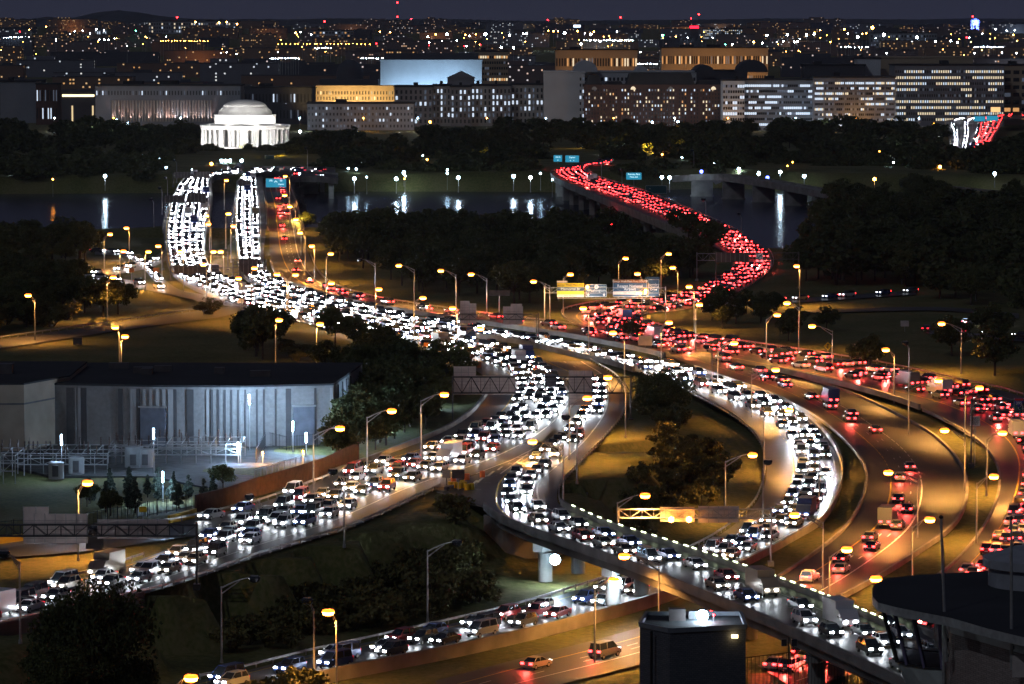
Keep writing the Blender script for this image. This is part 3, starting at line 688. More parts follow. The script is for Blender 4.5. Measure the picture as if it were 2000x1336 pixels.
# ------------------------------------------------------------ street lamps
LAMP_H = 11.2
pm = MB(); pm.bar((0, 0, 0), (0, 0, 9.9), .15, 8, .09); pm.bar((0, 0, 0), (0, 0, .5), .24, 8, .2)
POLE_M = pm.mesh('pole', M_galv)
am = MB(); pr = None
for i in range(9):
    t = i / 8; q = (t * 1.0, 0, 9.7 + 1.35 * math.sin(t * math.pi / 2))
    if pr: am.bar(pr, q, .055, 6)
    pr = q
am.bar((.02, 0, 9.0), (.55, 0, 10.6), .035, 5)
ARM_M = am.mesh('arm', M_galv)                 # one metre long, stretched to each lamp's own reach
hm = MB(); hm.box((0, 0, .06), (.95, .36, .16)); hm.box((-.25, 0, .16), (.4, .26, .1)); HEAD_M = hm.mesh('lamp_head', M_galv)
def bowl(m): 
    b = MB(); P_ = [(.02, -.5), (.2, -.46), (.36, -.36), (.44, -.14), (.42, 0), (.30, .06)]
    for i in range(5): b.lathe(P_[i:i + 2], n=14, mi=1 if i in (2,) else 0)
    b.v = [(x * 1.05, y, z) for x, y, z in b.v]; return b.mesh('lamp_glass', [M_halo_amber if m is M_sodium else m, m])
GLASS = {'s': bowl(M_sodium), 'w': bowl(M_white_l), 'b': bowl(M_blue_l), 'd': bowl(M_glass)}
LCOL = {'s': (1.0, .46, .10), 'w': (.75, .88, 1.0), 'b': (.15, .25, 1.0)}
LAMPL = {}
def lamp_light(kind, e, size=150):
    key = (kind, e, size)
    if key not in LAMPL:
        l = bpy.data.lights.new('lamp_light', 'SPOT'); l.energy = e; l.color = LCOL[kind]; l.spot_size = rad(size); l.spot_blend = .5; l.shadow_soft_size = .3; LAMPL[key] = l
    return LAMPL[key]
def lamp_at(hx, hy, pxp, label, kind='s', z0=None, H=LAMP_H, energy=18000, group='street lamps along the roads', glassr=1.6):
    zz = z0 if z0 is not None else 0.0
    for _ in range(1 if z0 is not None else 5):
        h = G(hx, hy, zz + H - .1)
        if z0 is None: zz = gz(h.x, h.y)
    h = G(hx, hy, zz + H - .1); b = D(pxp, hy, h.y)
    dx = h.x - b.x; L = max(abs(dx), .8); L = min(L, 6); rz = 0 if dx >= 0 else math.pi
    base = Vector((h.x - math.copysign(L, dx), h.y, zz))
    root = empty('street_lamp', base, rz, label, 'street lamp', group)
    s = H / 11.2
    o = part('pole', POLE_M, None, root); o.scale = (1, 1, s)
    o = part('arm', ARM_M, None, root); o.scale = (L, 1, s)
    hd = part('lamp_head', HEAD_M, None, root, (L, 0, H - .05)); g = part('lamp_glass', GLASS[kind], None, root, (0, 0, -.02), parent=hd); g.scale = (glassr,) * 3
    if kind != 'd':
        lo = bpy.data.objects.new('lamp_light', lamp_light(kind, energy)); col.objects.link(lo); lo.parent = root; lo.location = (L, 0, H - 1.05)
    return root
LS = [
 # beside the left bridgehead and the left wood
 (215,456,203,'orange street lamp above the left wood nearest the river'), (247,444,252,'orange lamp head in front of a taller dark pole at the left bridgehead'),
 (290,490,283,'small orange lamp beside the loop road at the left'), (241,489,234,'small orange lamp over the start of the loop road'), (309,479,316,'orange lamp where the link road leaves the left bridge'),
 (221,540,209,'orange lamp on tall pole rising from the left shrubs below the slip road'), (55,575,68,'orange lamp on a lone tall pole beside the side road at the far left'),
 (225,637,233,'orange lamp over the meadow with its pole on the left of a pair'), (244,655,242,'smaller orange lamp on the right of the meadow pair'),
 (545,623,542,'orange lamp on straight pole in the shrubs left of the dark tall trees'), (625,631,619,'orange lamp on curved pole at the edge of the dark tall trees'),
 # bridge and middle
 (541,534,560,'bright orange lamp left of the red lanes below the middle bridge',), (577,535,563,'bright orange lamp standing over the red lanes below the middle bridge'),
 (609,479,611,'orange lamp at the riverside wood beside the outbound bridge'), (646,494,637,'small yellow orange lamp among the riverside trees'), (647,551,637,'orange lamp below the wood beside the start of the long guardrail'),
 (779,517,809,'orange lamp on long arm, left of three tall lamps before the riverside wood'), (861,527,891,'orange lamp on long arm, middle of three tall lamps before the riverside wood'),
 (920,534,951,'orange lamp on long arm, right of three tall lamps before the riverside wood'), (740,563,735,'orange lamp over the red lanes beneath the left tall lamp'),
 (826,580,808,'orange lamp over the red lanes between two of the tall lamps'), (884,600,893,'orange lamp directly left of the stepped grey sign backs'),
 (1042,548,1074,'orange lamp beside the steel post of the yellow sign gantry'), (1114,534,1100,'orange lamp on pole rising behind the yellow sign'),
 (1139,600,1150,'orange lamp just below the yellow sign over the red loop'),
 (1222,503,1208,'orange lamp rising behind the big brown topped sign'), (1306,494,1291,'tallest orange lamp on the right of the brown topped sign'),
 (1245,533,1254,'orange lamp directly above the brown topped sign'), (1314,521,1324,'orange lamp below and right of the tallest lamp by the signs'),
 (1346,558,1356,'orange lamp right of the narrow blue sign'), (1366,593,1364,'orange lamp on straight pole between the two red curves'),
 (1307,628,1291,'orange lamp on the grass inside the red loop'), (1197,648,1220,'orange lamp on dark pole left of the round tree'),
 (1434,668,1402,'orange lamp above the red right highway behind the round tree'), (1518,613,1497,'orange lamp, left of three close lamps above the red highway'),
 (1537,590,1561,'orange lamp, topmost of three close lamps above the red highway'), (1586,635,1626,'orange lamp beside the yellow diamond sign'),
 (1556,518,1560,'orange lamp beside the open truss gantry by the water'), (1730,681,1747,'orange lamp on the left of a double pole beside the red highway'),
 (1839,630,1878,'orange lamp on tallest pole at the edge of the right wood'), (1833,741,1775,'orange lamp over the red lanes at the right'),
 (1913,755,1885,'orange lamp over the red lanes by the far guardrail end'), (1515,720,1468,'orange lamp over the divider where the red lanes split'),
 (1541,798,1492,'orange lamp over the white loop near its top'), (1845,838,1885,'orange lamp over the empty outbound bend beside the white sign'),
 (1958,843,1928,'orange lamp over the orange lit lanes at the right edge'), (1941,928,1908,'orange lamp beside the orange lit bend at the right edge'),
 (1735,920,1793,'orange lamp in the middle of the outbound bend'), (1654,1070,1620,'orange lamp beside the crash barrier lights, pole on the grass strip'),
 (1816,1012,1782,'orange lamp over the outer lane above the dark round roof'), (1711,1127,1738,'orange lamp nearest the rounded roof of the dark building'),
 (1470,886,1417,'orange lamp on long bracket inside the grassy island'), (1260,965,1206,'orange lamp above the open truss gantry behind the ramp'),
 (1187,735,1222,'orange lamp at the right end of the long dark gantry'), (1147,775,1112,'orange lamp below the sign backs of the long dark gantry'),
 (1040,860,1092,'orange lamp over the hatched gore where the ramp leaves'), (868,768,822,'orange lamp at the left end of the long dark gantry'),
 (765,800,717,'orange lamp on long double bracket beside the warehouse trees'), (664,834,612,'orange lamp on long bracket at the corner of the warehouse'),
 (938,640,900,'orange lamp between the two white streams under the truss gantry'),
 (1219,1083,1287,'small orange lamp standing against the brown side of the overpass'), (1200,1130,1162,'orange lamp above the round column under the overpass'),
 (171,940,152,'orange lamp on curved pole behind the stepped sign backs at lower left'), (641,1192,657,'bright orange lamp in the foreground below the dark slope'),
 (373,1320,338,'bright orange lamp at the bottom edge of the picture'), (1552,1003,1608,'orange lamp over the white loop near the truss gantry'),
]
for t in LS: lamp_at(*t)
LD = [(497,1127,432,'unlit grey lamp on tall pole standing on the dark slope, far below the gantry legs'), (893,1057,835,'unlit grey lamp in the middle of the dark slope'),
 (487,968,510,'unlit lamp pole on the guardrail near the bent gantry leg'), (650,918,672,'unlit lamp pole standing in front of the widest white lanes'), (8,1078,38,'unlit lamp with curved arm at the lower left edge'),
 (703,506,733,'unlit lamp on long arm before the riverside wood'), (1768,668,1775,'unlit lamp on the right of the double pole'), (1105,812,1127,'unlit lamp between main lanes and ramp'),
 (1610,870,1600,'unlit lamp pole beside the white loop'), (600,1170,606,'weakly lit twin lamp left of the bright foreground lamp'), (1500,900,1492,'unlit lamp pole at the inner side of the white loop'),
 (905,640,902,'unlit lamp pole between the tree and the sign backs'), (1090,850,1092,'unlit short pole on the ramp verge'), (1380,675,1391,'unlit lamp pole right of the round tree')]
for t in LD: lamp_at(*t, kind='d')
for (x, y, pxp, z, lab) in [(352,490,356,1.5,'orange lamp on the left edge of the left bridge'), (397,515,400,1,'orange lamp at the lower right corner of the left bridge'), (417,490,413,0,'left one of two adjacent orange lamps between the bridges'),
    (431,490,435,0,'right one of two adjacent orange lamps between the bridges'), (407,436,411,3,'orange lamp over the dark gap between left and middle bridge'), (403,420,409,3.5,'small orange lamp high over the gap between the bridges'),
    (446,416,441,4,'orange lamp left of the middle bridge deck'), (456,440,451,3,'orange lamp on the left parapet of the middle bridge'), (442,351,439,5,'orange lamp at the far end of the middle bridge'),
    (586,453,596,3,'orange lamp on the right parapet of the outbound bridge near the wood'), (578,427,588,4,'orange lamp halfway along the right parapet of the outbound bridge'), (566,402,577,4.5,'orange lamp on the outbound bridge over mid river'),
    (556,380,566,5,'orange lamp on the outbound bridge past mid river'), (557,343,566,5,'orange lamp at the far end of the outbound bridge'), (466,542,469,0,'orange lamp below the small gantry of the middle highway'), (497,522,492,0,'orange lamp beside the small gantry of the middle highway')]:
    lamp_at(x, y, pxp, lab, z0=z, energy=18000 if x > 540 else 10000)
for (x, y, pxp, z, H) in [(340,312,345,5,10), (323,346,327,5,10), (312,366,316,4.5,10), (295,388,300,4,10), (597,288,598,5,11), (1211,330,1212,6,11), (1171,310,1172,6,11), (1374,388,1375,5,11), (1443,416,1444,3,11), (1352,293,1353,2,12)]:
    lamp_at(x, y, pxp, 'tall unlit pole on the %s parapet at picture height %s' % ('left bridge' if x < 500 else 'outbound bridge' if x < 700 else 'right bridge' if x < 1500 else 'shore', 'top') if False else
            ('slim unlit lamp pole standing %s' % {340: 'at the far end of the left bridge', 323: 'on the left bridge before the far gantry', 312: 'on the left bridge beside the second gantry', 295: 'on the left bridge above the link road', 597: 'behind the blue lane sign', 1211: 'right of the two blue signs on the far shore', 1171: 'behind the far end of the right bridge', 1374: 'halfway along the right bridge', 1443: 'near the land end of the right bridge', 1352: 'in the far park right of the yellow tree'}[x]), kind='d', z0=z, H=H)
# lamps along the far shore and the park behind it
PK = [(692,349,'w'),(774,349,'w'),(895,347,'w'),(704,319,'w'),(933,312,'w'),(937,326,'s'),(789,337,'w'),(205,344,'w'),(281,331,'w'),(36,338,'w'),(153,255,'w'),(178,251,'w'),(248,259,'w'),(267,256,'w'),(170,236,'s'),(227,235,'w'),(250,241,'w'),(668,268,'w'),(586,257,'w'),
      (741,291,'s'),(765,297,'s'),(630,309,'s'),(921,295,'s'),(413,320,'s'),(433,314,'w'),(441,314,'w'),(449,314,'w'),(472,314,'w'),(1003,344,'w'),(1036,347,'w'),(1121,243,'w'),(1221,242,'w'),(1274,239,'w'),(1324,238,'w'),(1190,295,'w'),(1209,295,'w'),(1222,295,'w'),
      (1333,252,'s'),(1293,346,'w'),(1308,347,'w'),(1370,335,'b'),(1393,321,'w'),(1443,330,'w'),(1482,339,'w'),(1499,347,'b'),(1524,336,'w'),(1571,344,'w'),(1681,371,'w'),(1683,380,'b'),(1708,350,'s'),(1706,283,'w'),(1748,272,'s'),(1768,288,'w'),(1775,288,'w'),(1815,308,'w'),(1836,326,'s'),
      (1943,339,'w'),(1857,495,'w'),(1901,510,'w'),(826,223,'s'),(840,238,'s'),(846,246,'w'),(895,221,'s'),(963,220,'s'),(1019,216,'s'),(1029,228,'s'),(1131,218,'w'),(1126,219,'w'),(1417,235,'w'),(1614,236,'s'),(1843,213,'w'),(1852,213,'w'),(1710,245,'s'),(1586,247,'w'),(1780,244,'s'),(1823,242,'s'),
      (1178,434,'r'),(1195,441,'r')]
LB = MB(); LB.lathe([(.02, -.42), (.3, -.3), (.42, 0), (.3, .3), (.02, .42)], n=12)
BULB = {k_: LB.mesh('lamp_glass', m_) for k_, m_ in (('s', M_sodium), ('w', M_white_l), ('b', M_blue_l), ('r', M_red_l), ('g', M_green_l))}
sp = MB(); sp.bar((0, 0, 0), (0, 0, 1), .09, 6, .06); SPOLE = sp.mesh('pole', M_galv)
LCOL['r'] = (1, .05, .1); LCOL['g'] = (.1, 1, .4)
CN = {'s': 'orange', 'w': 'white', 'b': 'blue', 'r': 'red', 'g': 'green'}
cnt = {}
def park_lamp(x, y, kind, where, H=6.5, scale=1.0, light=2500, p=None, group='lamps in the park along the far shore'):
    p = p or GF(x, y, H); root = empty('park_lamp', (p.x, p.y, p.z - H), 0, None, 'lamp', group)
    o = part('pole', SPOLE, None, root); o.scale = (scale, scale, H)
    g = part('lamp_glass', BULB[kind], None, root, (0, 0, H)); g.scale = (scale,) * 3
    j = cnt.get((where, kind), 0); cnt[(where, kind)] = j + 1
    root['label'] = '%s globe lamp, %s %s one %s' % (CN[kind], ordw(j), CN[kind], where)
    if light:
        l = LAMPL.get(('p', kind, light))
        if not l:
            l = bpy.data.lights.new('lamp_light', 'POINT'); l.energy = light; l.color = LCOL[kind]; l.shadow_soft_size = .5; LAMPL[('p', kind, light)] = l
        lo = bpy.data.objects.new('lamp_light', l); col.objects.link(lo); lo.parent = root; lo.location = (0, 0, H - .42 * scale - .55)
    return root
for x, y, k_ in sorted(PK):
    where = 'from left in the park beyond the river' if x < 1060 and y > 245 else 'from left before the government blocks' if y < 250 else 'from left near the railway bridge'
    park_lamp(x, y, k_, where, light=1800 if y > 250 else 6000, scale=1.8)

rk = random.Random(9)
for i in range(34):
    x = rk.uniform(580, 1820) if i % 4 else rk.uniform(20, 380); y = rk.uniform(300, 352) if x < 1350 else rk.uniform(262, 330)
    park_lamp(x, y, rk.choice('wwws'), 'from left among the far bank trees', scale=rk.uniform(.6, 1.1), light=0, H=7.5, group='small lamps among the far bank trees')
# ------------------------------------------------------------ gantries and signs
def text_mesh(txt, size, m, name='lettering', align='CENTER', depth=.02):
    cu = bpy.data.curves.new('t', 'FONT'); cu.body = txt; cu.size = size; cu.align_x = align; cu.align_y = 'CENTER'; cu.extrude = depth
    o = bpy.data.objects.new('t', cu); col.objects.link(o); dg = bpy.context.evaluated_depsgraph_get(); me = bpy.data.meshes.new_from_object(o.evaluated_get(dg)); bpy.data.objects.remove(o)
    me.materials.clear(); me.materials.append(m); me.name = name
    return me
M_gsign = mat('green_sign_sheeting', (.02, .10, .11), .5, noise=0)
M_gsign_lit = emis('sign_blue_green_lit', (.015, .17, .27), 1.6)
M_bsign = mat('blue_sign_sheeting', (.035, .085, .16), .5, noise=0)
M_brown = mat('brown_sign_sheeting', (.28, .10, .03), .5, noise=0)
M_yel = mat('yellow_sign_sheeting', (.85, .55, .03), .5, noise=0)
M_pale = mat('pale_sign_sheeting', (.8, .6, .5), .5, noise=0)
M_letter = mat('white_lettering', (.9, .9, .9), .5, noise=0)
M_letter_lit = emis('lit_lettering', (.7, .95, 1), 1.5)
M_darkletter = mat('dark_lettering', (.03, .03, .03), .5, noise=0)
M_back = mat('bare_sign_back', (.58, .50, .47), .6, .2, noise=.15, scale=.8)
def put(name, me, root, loc, rot=(rad(90), 0, 0)):
    o = part(name, me, None, root, loc); o.rotation_euler = rot; return o
def board(root, x0, x1, z0, z1, y=-.35, m=M_gsign, border=True, ribs=False, back=False):
    """one sign board on a gantry, in the gantry's own metres"""
    b = MB(); b.box(((x0 + x1) / 2, y, (z0 + z1) / 2), (x1 - x0, .08, z1 - z0))
    if ribs:
        n = max(2, int((x1 - x0) / 1.3))
        for i in range(n + 1): b.box((x0 + (x1 - x0) * (i + .0) / n * .98 + .01 * (x1 - x0), y - .09, (z0 + z1) / 2), (.1, .1, z1 - z0 + .1), mi=1)
        for k in range(1, int((z1 - z0) / .6)): b.box(((x0 + x1) / 2, y - .045, z0 + k * .6), (x1 - x0, .012, .03), mi=2)
    o = b.build('sign_board', [m, M_galv, M_steel], root)
    if border:
        f = MB()
        for (cx, cz, w_, h_) in (((x0 + x1) / 2, z0 + .06, x1 - x0, .07), ((x0 + x1) / 2, z1 - .06, x1 - x0, .07), (x0 + .06, (z0 + z1) / 2, .07, z1 - z0 - .2), (x1 - .06, (z0 + z1) / 2, .07, z1 - z0 - .2)):
            f.box((cx, y - .05, cz), (w_, .03, h_))
        f.build('border', M_letter, o)
    return o
def gantry(pL, pR, d, py_mid, label, truss_h=1.4, legs=(1, 1), z0=None, name='sign_gantry', m=M_steel, ndiag=None):
    """box truss between two pixel columns at distance d, its centre at pixel row py_mid"""
    a = D(pL, py_mid, d); b = D(pR, py_mid, d); zc = a.z; zg = z0 if z0 is not None else min(gz(a.x, d), gz(b.x, d))
    W = b.x - a.x; root = empty(name, (a.x, d, zg), 0, label, 'sign gantry'); H = zc - zg
    t = MB(); h = truss_h / 2; n = ndiag or max(4, int(W / 1.7))
    for y in (-.35, .35):
        for z in (-h, h): t.bar((0, y, H + z), (W, y, H + z), .09, 6)
        for i in range(n):
            x0, x1 = W * i / n, W * (i + 1) / n; s = 1 if i % 2 else -1
            t.bar((x0, y, H - h * s), (x1, y, H + h * s), .05, 5)
            t.bar((x0, y, H - h), (x0, y, H + h), .04, 5)
    for i in range(n + 1):
        for z in (-h, h): t.bar((W * i / n, -.35, H + z), (W * i / n, .35, H + z), .04, 5)
    t.build('truss', m, root)
    for x, on in ((0, legs[0]), (W, legs[1])):
        if not on: continue
        l_ = MB()
        for y in (-.35, .35): l_.bar((x, y, -.3), (x, y, H + h + .3), .14, 8)
        k_ = int(H / 1.6)
        for i in range(k_): l_.bar((x, -.35 if i % 2 else .35, H * i / k_), (x, .35 if i % 2 else -.35, H * (i + 1) / k_), .05, 5)
        l_.box((x, 0, -.1), (.9, 1.6, .8)); l_.build('leg', m, root)
    root['mpp'] = d / FPX
    return root, (lambda px: (px - pL) * d / FPX), (lambda py: H + (py_mid - py) * d / FPX)
# 1 long gantry over the left bend
root, gx, gzz = gantry(884, 1232, 752, 752, 'long dark truss gantry across the big left bend, signs seen from behind', 3.0, legs=(0, 1), z0=-.3, m=M_black)
l_ = MB()
board(root, gx(886), gx(1007), gzz(771), gzz(734), y=.55, m=M_back, border=False, ribs=True); board(root, gx(1112), gx(1158), gzz(792), gzz(724), y=.55, m=M_back, border=False, ribs=True); board(root, gx(886), gx(930), gzz(734), gzz(716), y=.55, m=M_back, border=False, ribs=True)
lg = MB(); x_ = gx(884); 
for y in (-.35, .35): lg.bar((x_, y, 0), (x_, y, gzz(735)), .14, 8)
lg.build('leg', M_steel, root)
# 2 lower left gantry
dd = G(380, 1140, 0).y
root, gx, gzz = gantry(-40, 384, dd, 1036, 'dark truss gantry over the lower left highway with big stepped sign backs', 1.5, legs=(0, 1), z0=-.3, m=M_black)
board(root, gx(45), gx(172), gzz(1062), gzz(1004), y=.5, m=M_back, border=False, ribs=True); board(root, gx(45), gx(96), gzz(1004), gzz(990), y=.5, m=M_back, border=False, ribs=True)
board(root, gx(191), gx(331), gzz(1053), gzz(1015), y=.5, m=M_back, border=False, ribs=True)
# 3 gantry behind the ramp
dd = G(1505, 1100, -7).y
root, gx, gzz = gantry(1208, 1506, dd, 1003, 'pale truss gantry across the white loop with two sign backs and two sign lamps', 1.3, z0=-7, m=M_galv)
board(root, gx(1290), gx(1358), gzz(1020), gzz(991), y=.5, m=M_back, border=False, ribs=True); board(root, gx(1365), gx(1445), gzz(1022), gzz(989), y=.5, m=M_back, border=False, ribs=True)
for px in (1311, 1346):
    o = part('sign_lamp', BULB['s'], None, root, (gx(px), -1.1, gzz(1013))); o.scale = (1.1,) * 3
    lo = bpy.data.objects.new('lamp_light', lamp_light('s', 2000)); col.objects.link(lo); lo.parent = root; lo.location = (gx(px), -1.9, gzz(1013) - .5); 
# 4 middle gantry with stepped sign backs
dd = G(1052, 676, 0).y
root, gx, gzz = gantry(858, 1052, dd, 619, 'truss gantry over the middle highway with two stepped pale sign backs', 1.3, legs=(0, 1), z0=-.3)
board(root, gx(899), gx(917), gzz(632), gzz(588), y=.5, m=M_back, border=False, ribs=True); board(root, gx(917), gx(930), gzz(632), gzz(593), y=.5, m=M_back, border=False, ribs=True)
board(root, gx(983), gx(1022), gzz(634), gzz(599), y=.5, m=M_back, border=False, ribs=True); board(root, gx(998), gx(1020), gzz(599), gzz(593.5), y=.5, m=M_back, border=False, ribs=True)
for px in (1040,):
    lg = MB()
    for y in (-.35, .35): lg.bar((gx(px) + 1, y, 0), (gx(px) + 1, y, gzz(615)), .12, 8)
    lg.build('leg', M_steel, root)
# 5 left bridge gantries (signs face away, dark backs)
for (pl, pr_, py, z, dpx, boards, lab) in [
    (333, 470, 527, 0, (340, 545), ((339, 405, 518, 535),), 'dark sign gantry at the land end of the left bridge'),
    (318, 445, 497, 0, (330, 525), (), 'bare truss gantry just behind the land end gantry of the left bridge'),
    (322, 406, 389, 5, (330, 425), ((323, 361, 382, 396), (365, 402, 377, 397)), 'sign gantry with two dark boards halfway over the left bridge'),
    (338, 412, 342, 5, (345, 362), ((341, 372, 336, 348), (378, 410, 335, 348)), 'sign gantry with dark boards at the far end of the left bridge'),
    (455, 520, 512, 0, (465, 538), ((466, 503, 505, 540),), 'small gantry with a square dark board over the middle highway'),
    (462, 490, 357, 5, (465, 375), ((465, 489, 352, 364),), 'small dark sign gantry at the far end of the middle bridge')]:
    d_ = G(*dpx, z).y
    root, gx, gzz = gantry(pl, pr_, d_, py, lab, 1.4, z0=z - .3)
    for (a, b, c, e) in boards: board(root, gx(a), gx(b), gzz(e), gzz(c), y=.5, m=M_steel, border=False, ribs=True)
# 6 the big readable signs over the red loop
dd = G(1075, 632, 0).y
root, gx, gzz = gantry(1064, 1300, dd, 567, 'long pale gantry with big lit guide signs over the red loop', 1.3, legs=(1, 1), z0=-.3, m=M_galv)
S = dd / FPX
def lettering(txt, x, z, h, m=M_letter, y=-.45): 
    o = put('lettering', text_mesh(txt, h, m), root, (x, y, z)); return o
board(root, gx(1088), gx(1141), gzz(580), gzz(553), m=M_bsign, border=False)
for (y0, y1, m_) in ((552.6, 560, M_yel), (568.2, 575, M_yel), (575, 580.3, M_pale)):
    s_ = MB(); s_.box(((gx(1088) + gx(1141)) / 2, -.43, (gzz(y0) + gzz(y1)) / 2), (gx(1141) - gx(1088), .04, abs(gzz(y1) - gzz(y0)))); s_.build('sign_panel', m_, root)
lettering('George Wash Mem Pkwy', gx(1114.5), gzz(556.3), .68, M_darkletter, -.47); lettering('Memorial Br', gx(1114.5), gzz(564.3), .95); lettering('EXIT 10C', gx(1100), gzz(550.6), .42, M_darkletter, -.47) if False else None
lettering('NO TRUCKS', gx(1114.5), gzz(577.6), .55, M_darkletter, -.47)
s_ = MB(); s_.box(((gx(1088) + gx(1109)) / 2, -.35, gzz(550)), (gx(1109) - gx(1088), .08, S * 3.6)); s_.build('exit_tab', M_pale, root)
board(root, gx(1144), gx(1185), gzz(580), gzz(555), m=M_bsign)
lettering('Washington', gx(1165), gzz(567), .95); lettering('NORTH', gx(1176), gzz(560), .5); 
sh = MB(); sh.prism([(math.cos(a) * .55 * (1 + .1 * math.cos(3 * a)), math.sin(a) * .55) for a in [i * math.pi / 8 for i in range(16)]], 0, .04); put('route_shield', sh.mesh('route_shield', M_letter), root, (gx(1165), -.42, gzz(560)))
lettering('1', gx(1165), gzz(560), .8, M_darkletter, -.49)
ar = MB()
for cx in (1149, 1180):
    ar.box((gx(cx), -.42, gzz(575.5) + .2), (.14, .04, .6)); ar.face([(gx(cx) - .35, -.44, gzz(575.5) + .1), (gx(cx), -.44, gzz(575.5) - .4), (gx(cx) + .35, -.44, gzz(575.5) + .1)])
ar.build('arrow', M_letter, root)
board(root, gx(1197), gx(1264), gzz(579.5), gzz(545.5), m=M_bsign)
for (y0, y1, m_) in ((545.8, 552, M_brown), (569, 575, M_pale)):
    s_ = MB(); s_.box(((gx(1197) + gx(1264)) / 2, -.43, (gzz(y0) + gzz(y1)) / 2), (gx(1264) - gx(1197) - .2, .04, abs(gzz(y1) - gzz(y0)))); s_.build('sign_panel', m_, root)
lettering('George Wash Mem Pkwy SOUTH', gx(1230.5), gzz(549.2), .62, M_letter, -.47); lettering('Reagan National', gx(1230.5), gzz(558.5), .95); lettering('Airport', gx(1230.5), gzz(564.5), .95)
lettering('NO TRUCKS', gx(1230.5), gzz(572), .55, M_darkletter, -.47)
board(root, gx(1265.5), gx(1288), gzz(579.5), gzz(545.5), m=M_bsign)
for t_, y_ in (('Boundary', 555.5), ('Channel', 560.2), ('Drive', 565)): lettering(t_, gx(1277), gzz(y_), .75)
s_ = MB(); s_.box(((gx(1260) + gx(1289)) / 2, -.35, gzz(542.6)), (gx(1289) - gx(1260), .08, S * 4)); s_.build('exit_tab', M_bsign, root)
for px, py, e_ in ((1147, 560, 1500), (1250, 572, 1500), (1261, 567, 1200)):
    o = part('sign_lamp', BULB['s'], None, root, (gx(px), -1.6, gzz(py))); o.scale = (.9,) * 3
wk = MB(); wk.bar((gx(1088), -1.4, gzz(582)), (gx(1288), -1.4, gzz(582)), .06, 6); wk.bar((gx(1088), -.9, gzz(582.5)), (gx(1288), -.9, gzz(582.5)), .05, 6)
for px in range(1092, 1288, 9): wk.bar((gx(px), -1.4, gzz(582)), (gx(px), -.35, gzz(580)), .04, 5)
wk.build('walkway', M_galv, root)
for px in (1100, 1128, 1160, 1215, 1245, 1275):
    l = bpy.data.lights.new('sign_light', 'SPOT'); l.energy = 900; l.color = (1, .8, .5) if px < 1140 else (.9, .9, .85); l.spot_size = rad(120); l.shadow_soft_size = .3
    lo = bpy.data.objects.new('sign_light', l); col.objects.link(lo); lo.parent = root; lo.location = (gx(px), -4.2, gzz(584)); lo.rotation_euler = (rad(118), 0, 0)
# 7 lit blue-green signs, far shore and bridges
def lone_sign(px0, px1, py0, py1, d, label, m=M_gsign_lit, lines=(), posts=1, z0=None, name='road_sign', lm=None, cat='road sign', h0=.0, border=True):
    a = D(px0, py0, d); b = D(px1, py1, d); zg = z0 if z0 is not None else gz((a.x + b.x) / 2, d)
    root = empty(name, ((a.x + b.x) / 2, d, zg), 0, label, cat); W = (b.x - a.x) / 2
    bb = board(root, -W, W, b.z - zg, a.z - zg, y=0, m=m, border=border)
    p_ = MB()
    for x in ([0] if posts == 1 else [-W * .7, W * .7]): p_.bar((x, .12, -.2), (x, .12, a.z - zg), .12, 6)
    p_.build('post', M_galv, root)
    for i, (t_, fx, fz, hh) in enumerate(lines): put('lettering', text_mesh(t_, hh, lm or M_letter_lit), root, (fx * W, -.08, (b.z + (a.z - b.z) * fz) - zg))
    return root
lone_sign(1081, 1098, 303, 316, 1960, 'narrower of two lit blue guide signs at the far end of the right bridge', lines=(('14th St', 0, .7, .9), ('↓', 0, .25, 1)), z0=3)
lone_sign(1104, 1131, 303.5, 317, 1960, 'wider of two lit blue guide signs at the far end of the right bridge', lines=(('Capitol', 0, .7, 1.0), ('↓   ↓', 0, .25, 1)), z0=3)
lone_sign(1223, 1253, 337, 351, 1700, 'lit blue sign on a bracket beside the right bridge', lines=(('Potomac Park', 0, .75, .9), ('Maine Ave', 0, .38, .8)), z0=4)
lone_sign(1261, 1302, 362.5, 378, 1640, 'dull green sign behind the parapet of the right bridge', m=M_gsign, lines=(('↑', -.6, .5, 1.4),), lm=M_letter, z0=2)
lone_sign(1385, 1420, 440, 459, 1480, 'dark green sign hanging over the red bridge lanes', m=M_gsign, lines=(('Memorial Br', 0, .45, 1.0),), lm=M_letter, z0=2)
lone_sign(519, 559, 348.5, 366, 1640, 'lit blue green lane sign with forked white arrow over the outbound bridge', lines=(('395', -.5, .75, 1.0), ('↑', -.02, .5, 2.2), ('50', .5, .75, 1.0), ('Capitol', .5, .35, .8)), z0=4.5)
lone_sign(517, 536, 303, 316, 2050, 'dull green sign in the trees above the left river bridges', m=M_gsign, z0=0, lm=M_letter)
lone_sign(1902, 1924, 227, 237, 2250, 'left one of two lit blue signs above the distant freeway', z0=3); lone_sign(1926, 1949, 226, 236, 2250, 'right one of two lit blue signs above the distant freeway', z0=3)
lone_sign(1935, 1954, 209, 219, 2300, 'yellow lit message board above the distant freeway signs', m=emis('message_board_lit', (1, .6, .25), 1.2), z0=3)
lone_sign(1776, 1795, 312, 331, 2050, 'orange white billboard on two legs in the far right park', m=mat('billboard_face', (.5, .35, .2), .6), posts=2, z0=0)
lone_sign(955, 996, 567, 578, G(975, 622, 0).y, 'dark wide message board on a single thick post', m=M_steel, z0=-.3, name='message_board', cat='message board', border=False)
lone_sign(1980, 2040, 778, 808, G(1905, 905, -4).y, 'blue green guide sign with a red and blue route shield cut by the right edge', m=M_gsign, z0=-4.3, lines=(('Marina', -.1, .45, 1.3), ('3 LANES', -.1, .15, .9)), lm=M_letter)
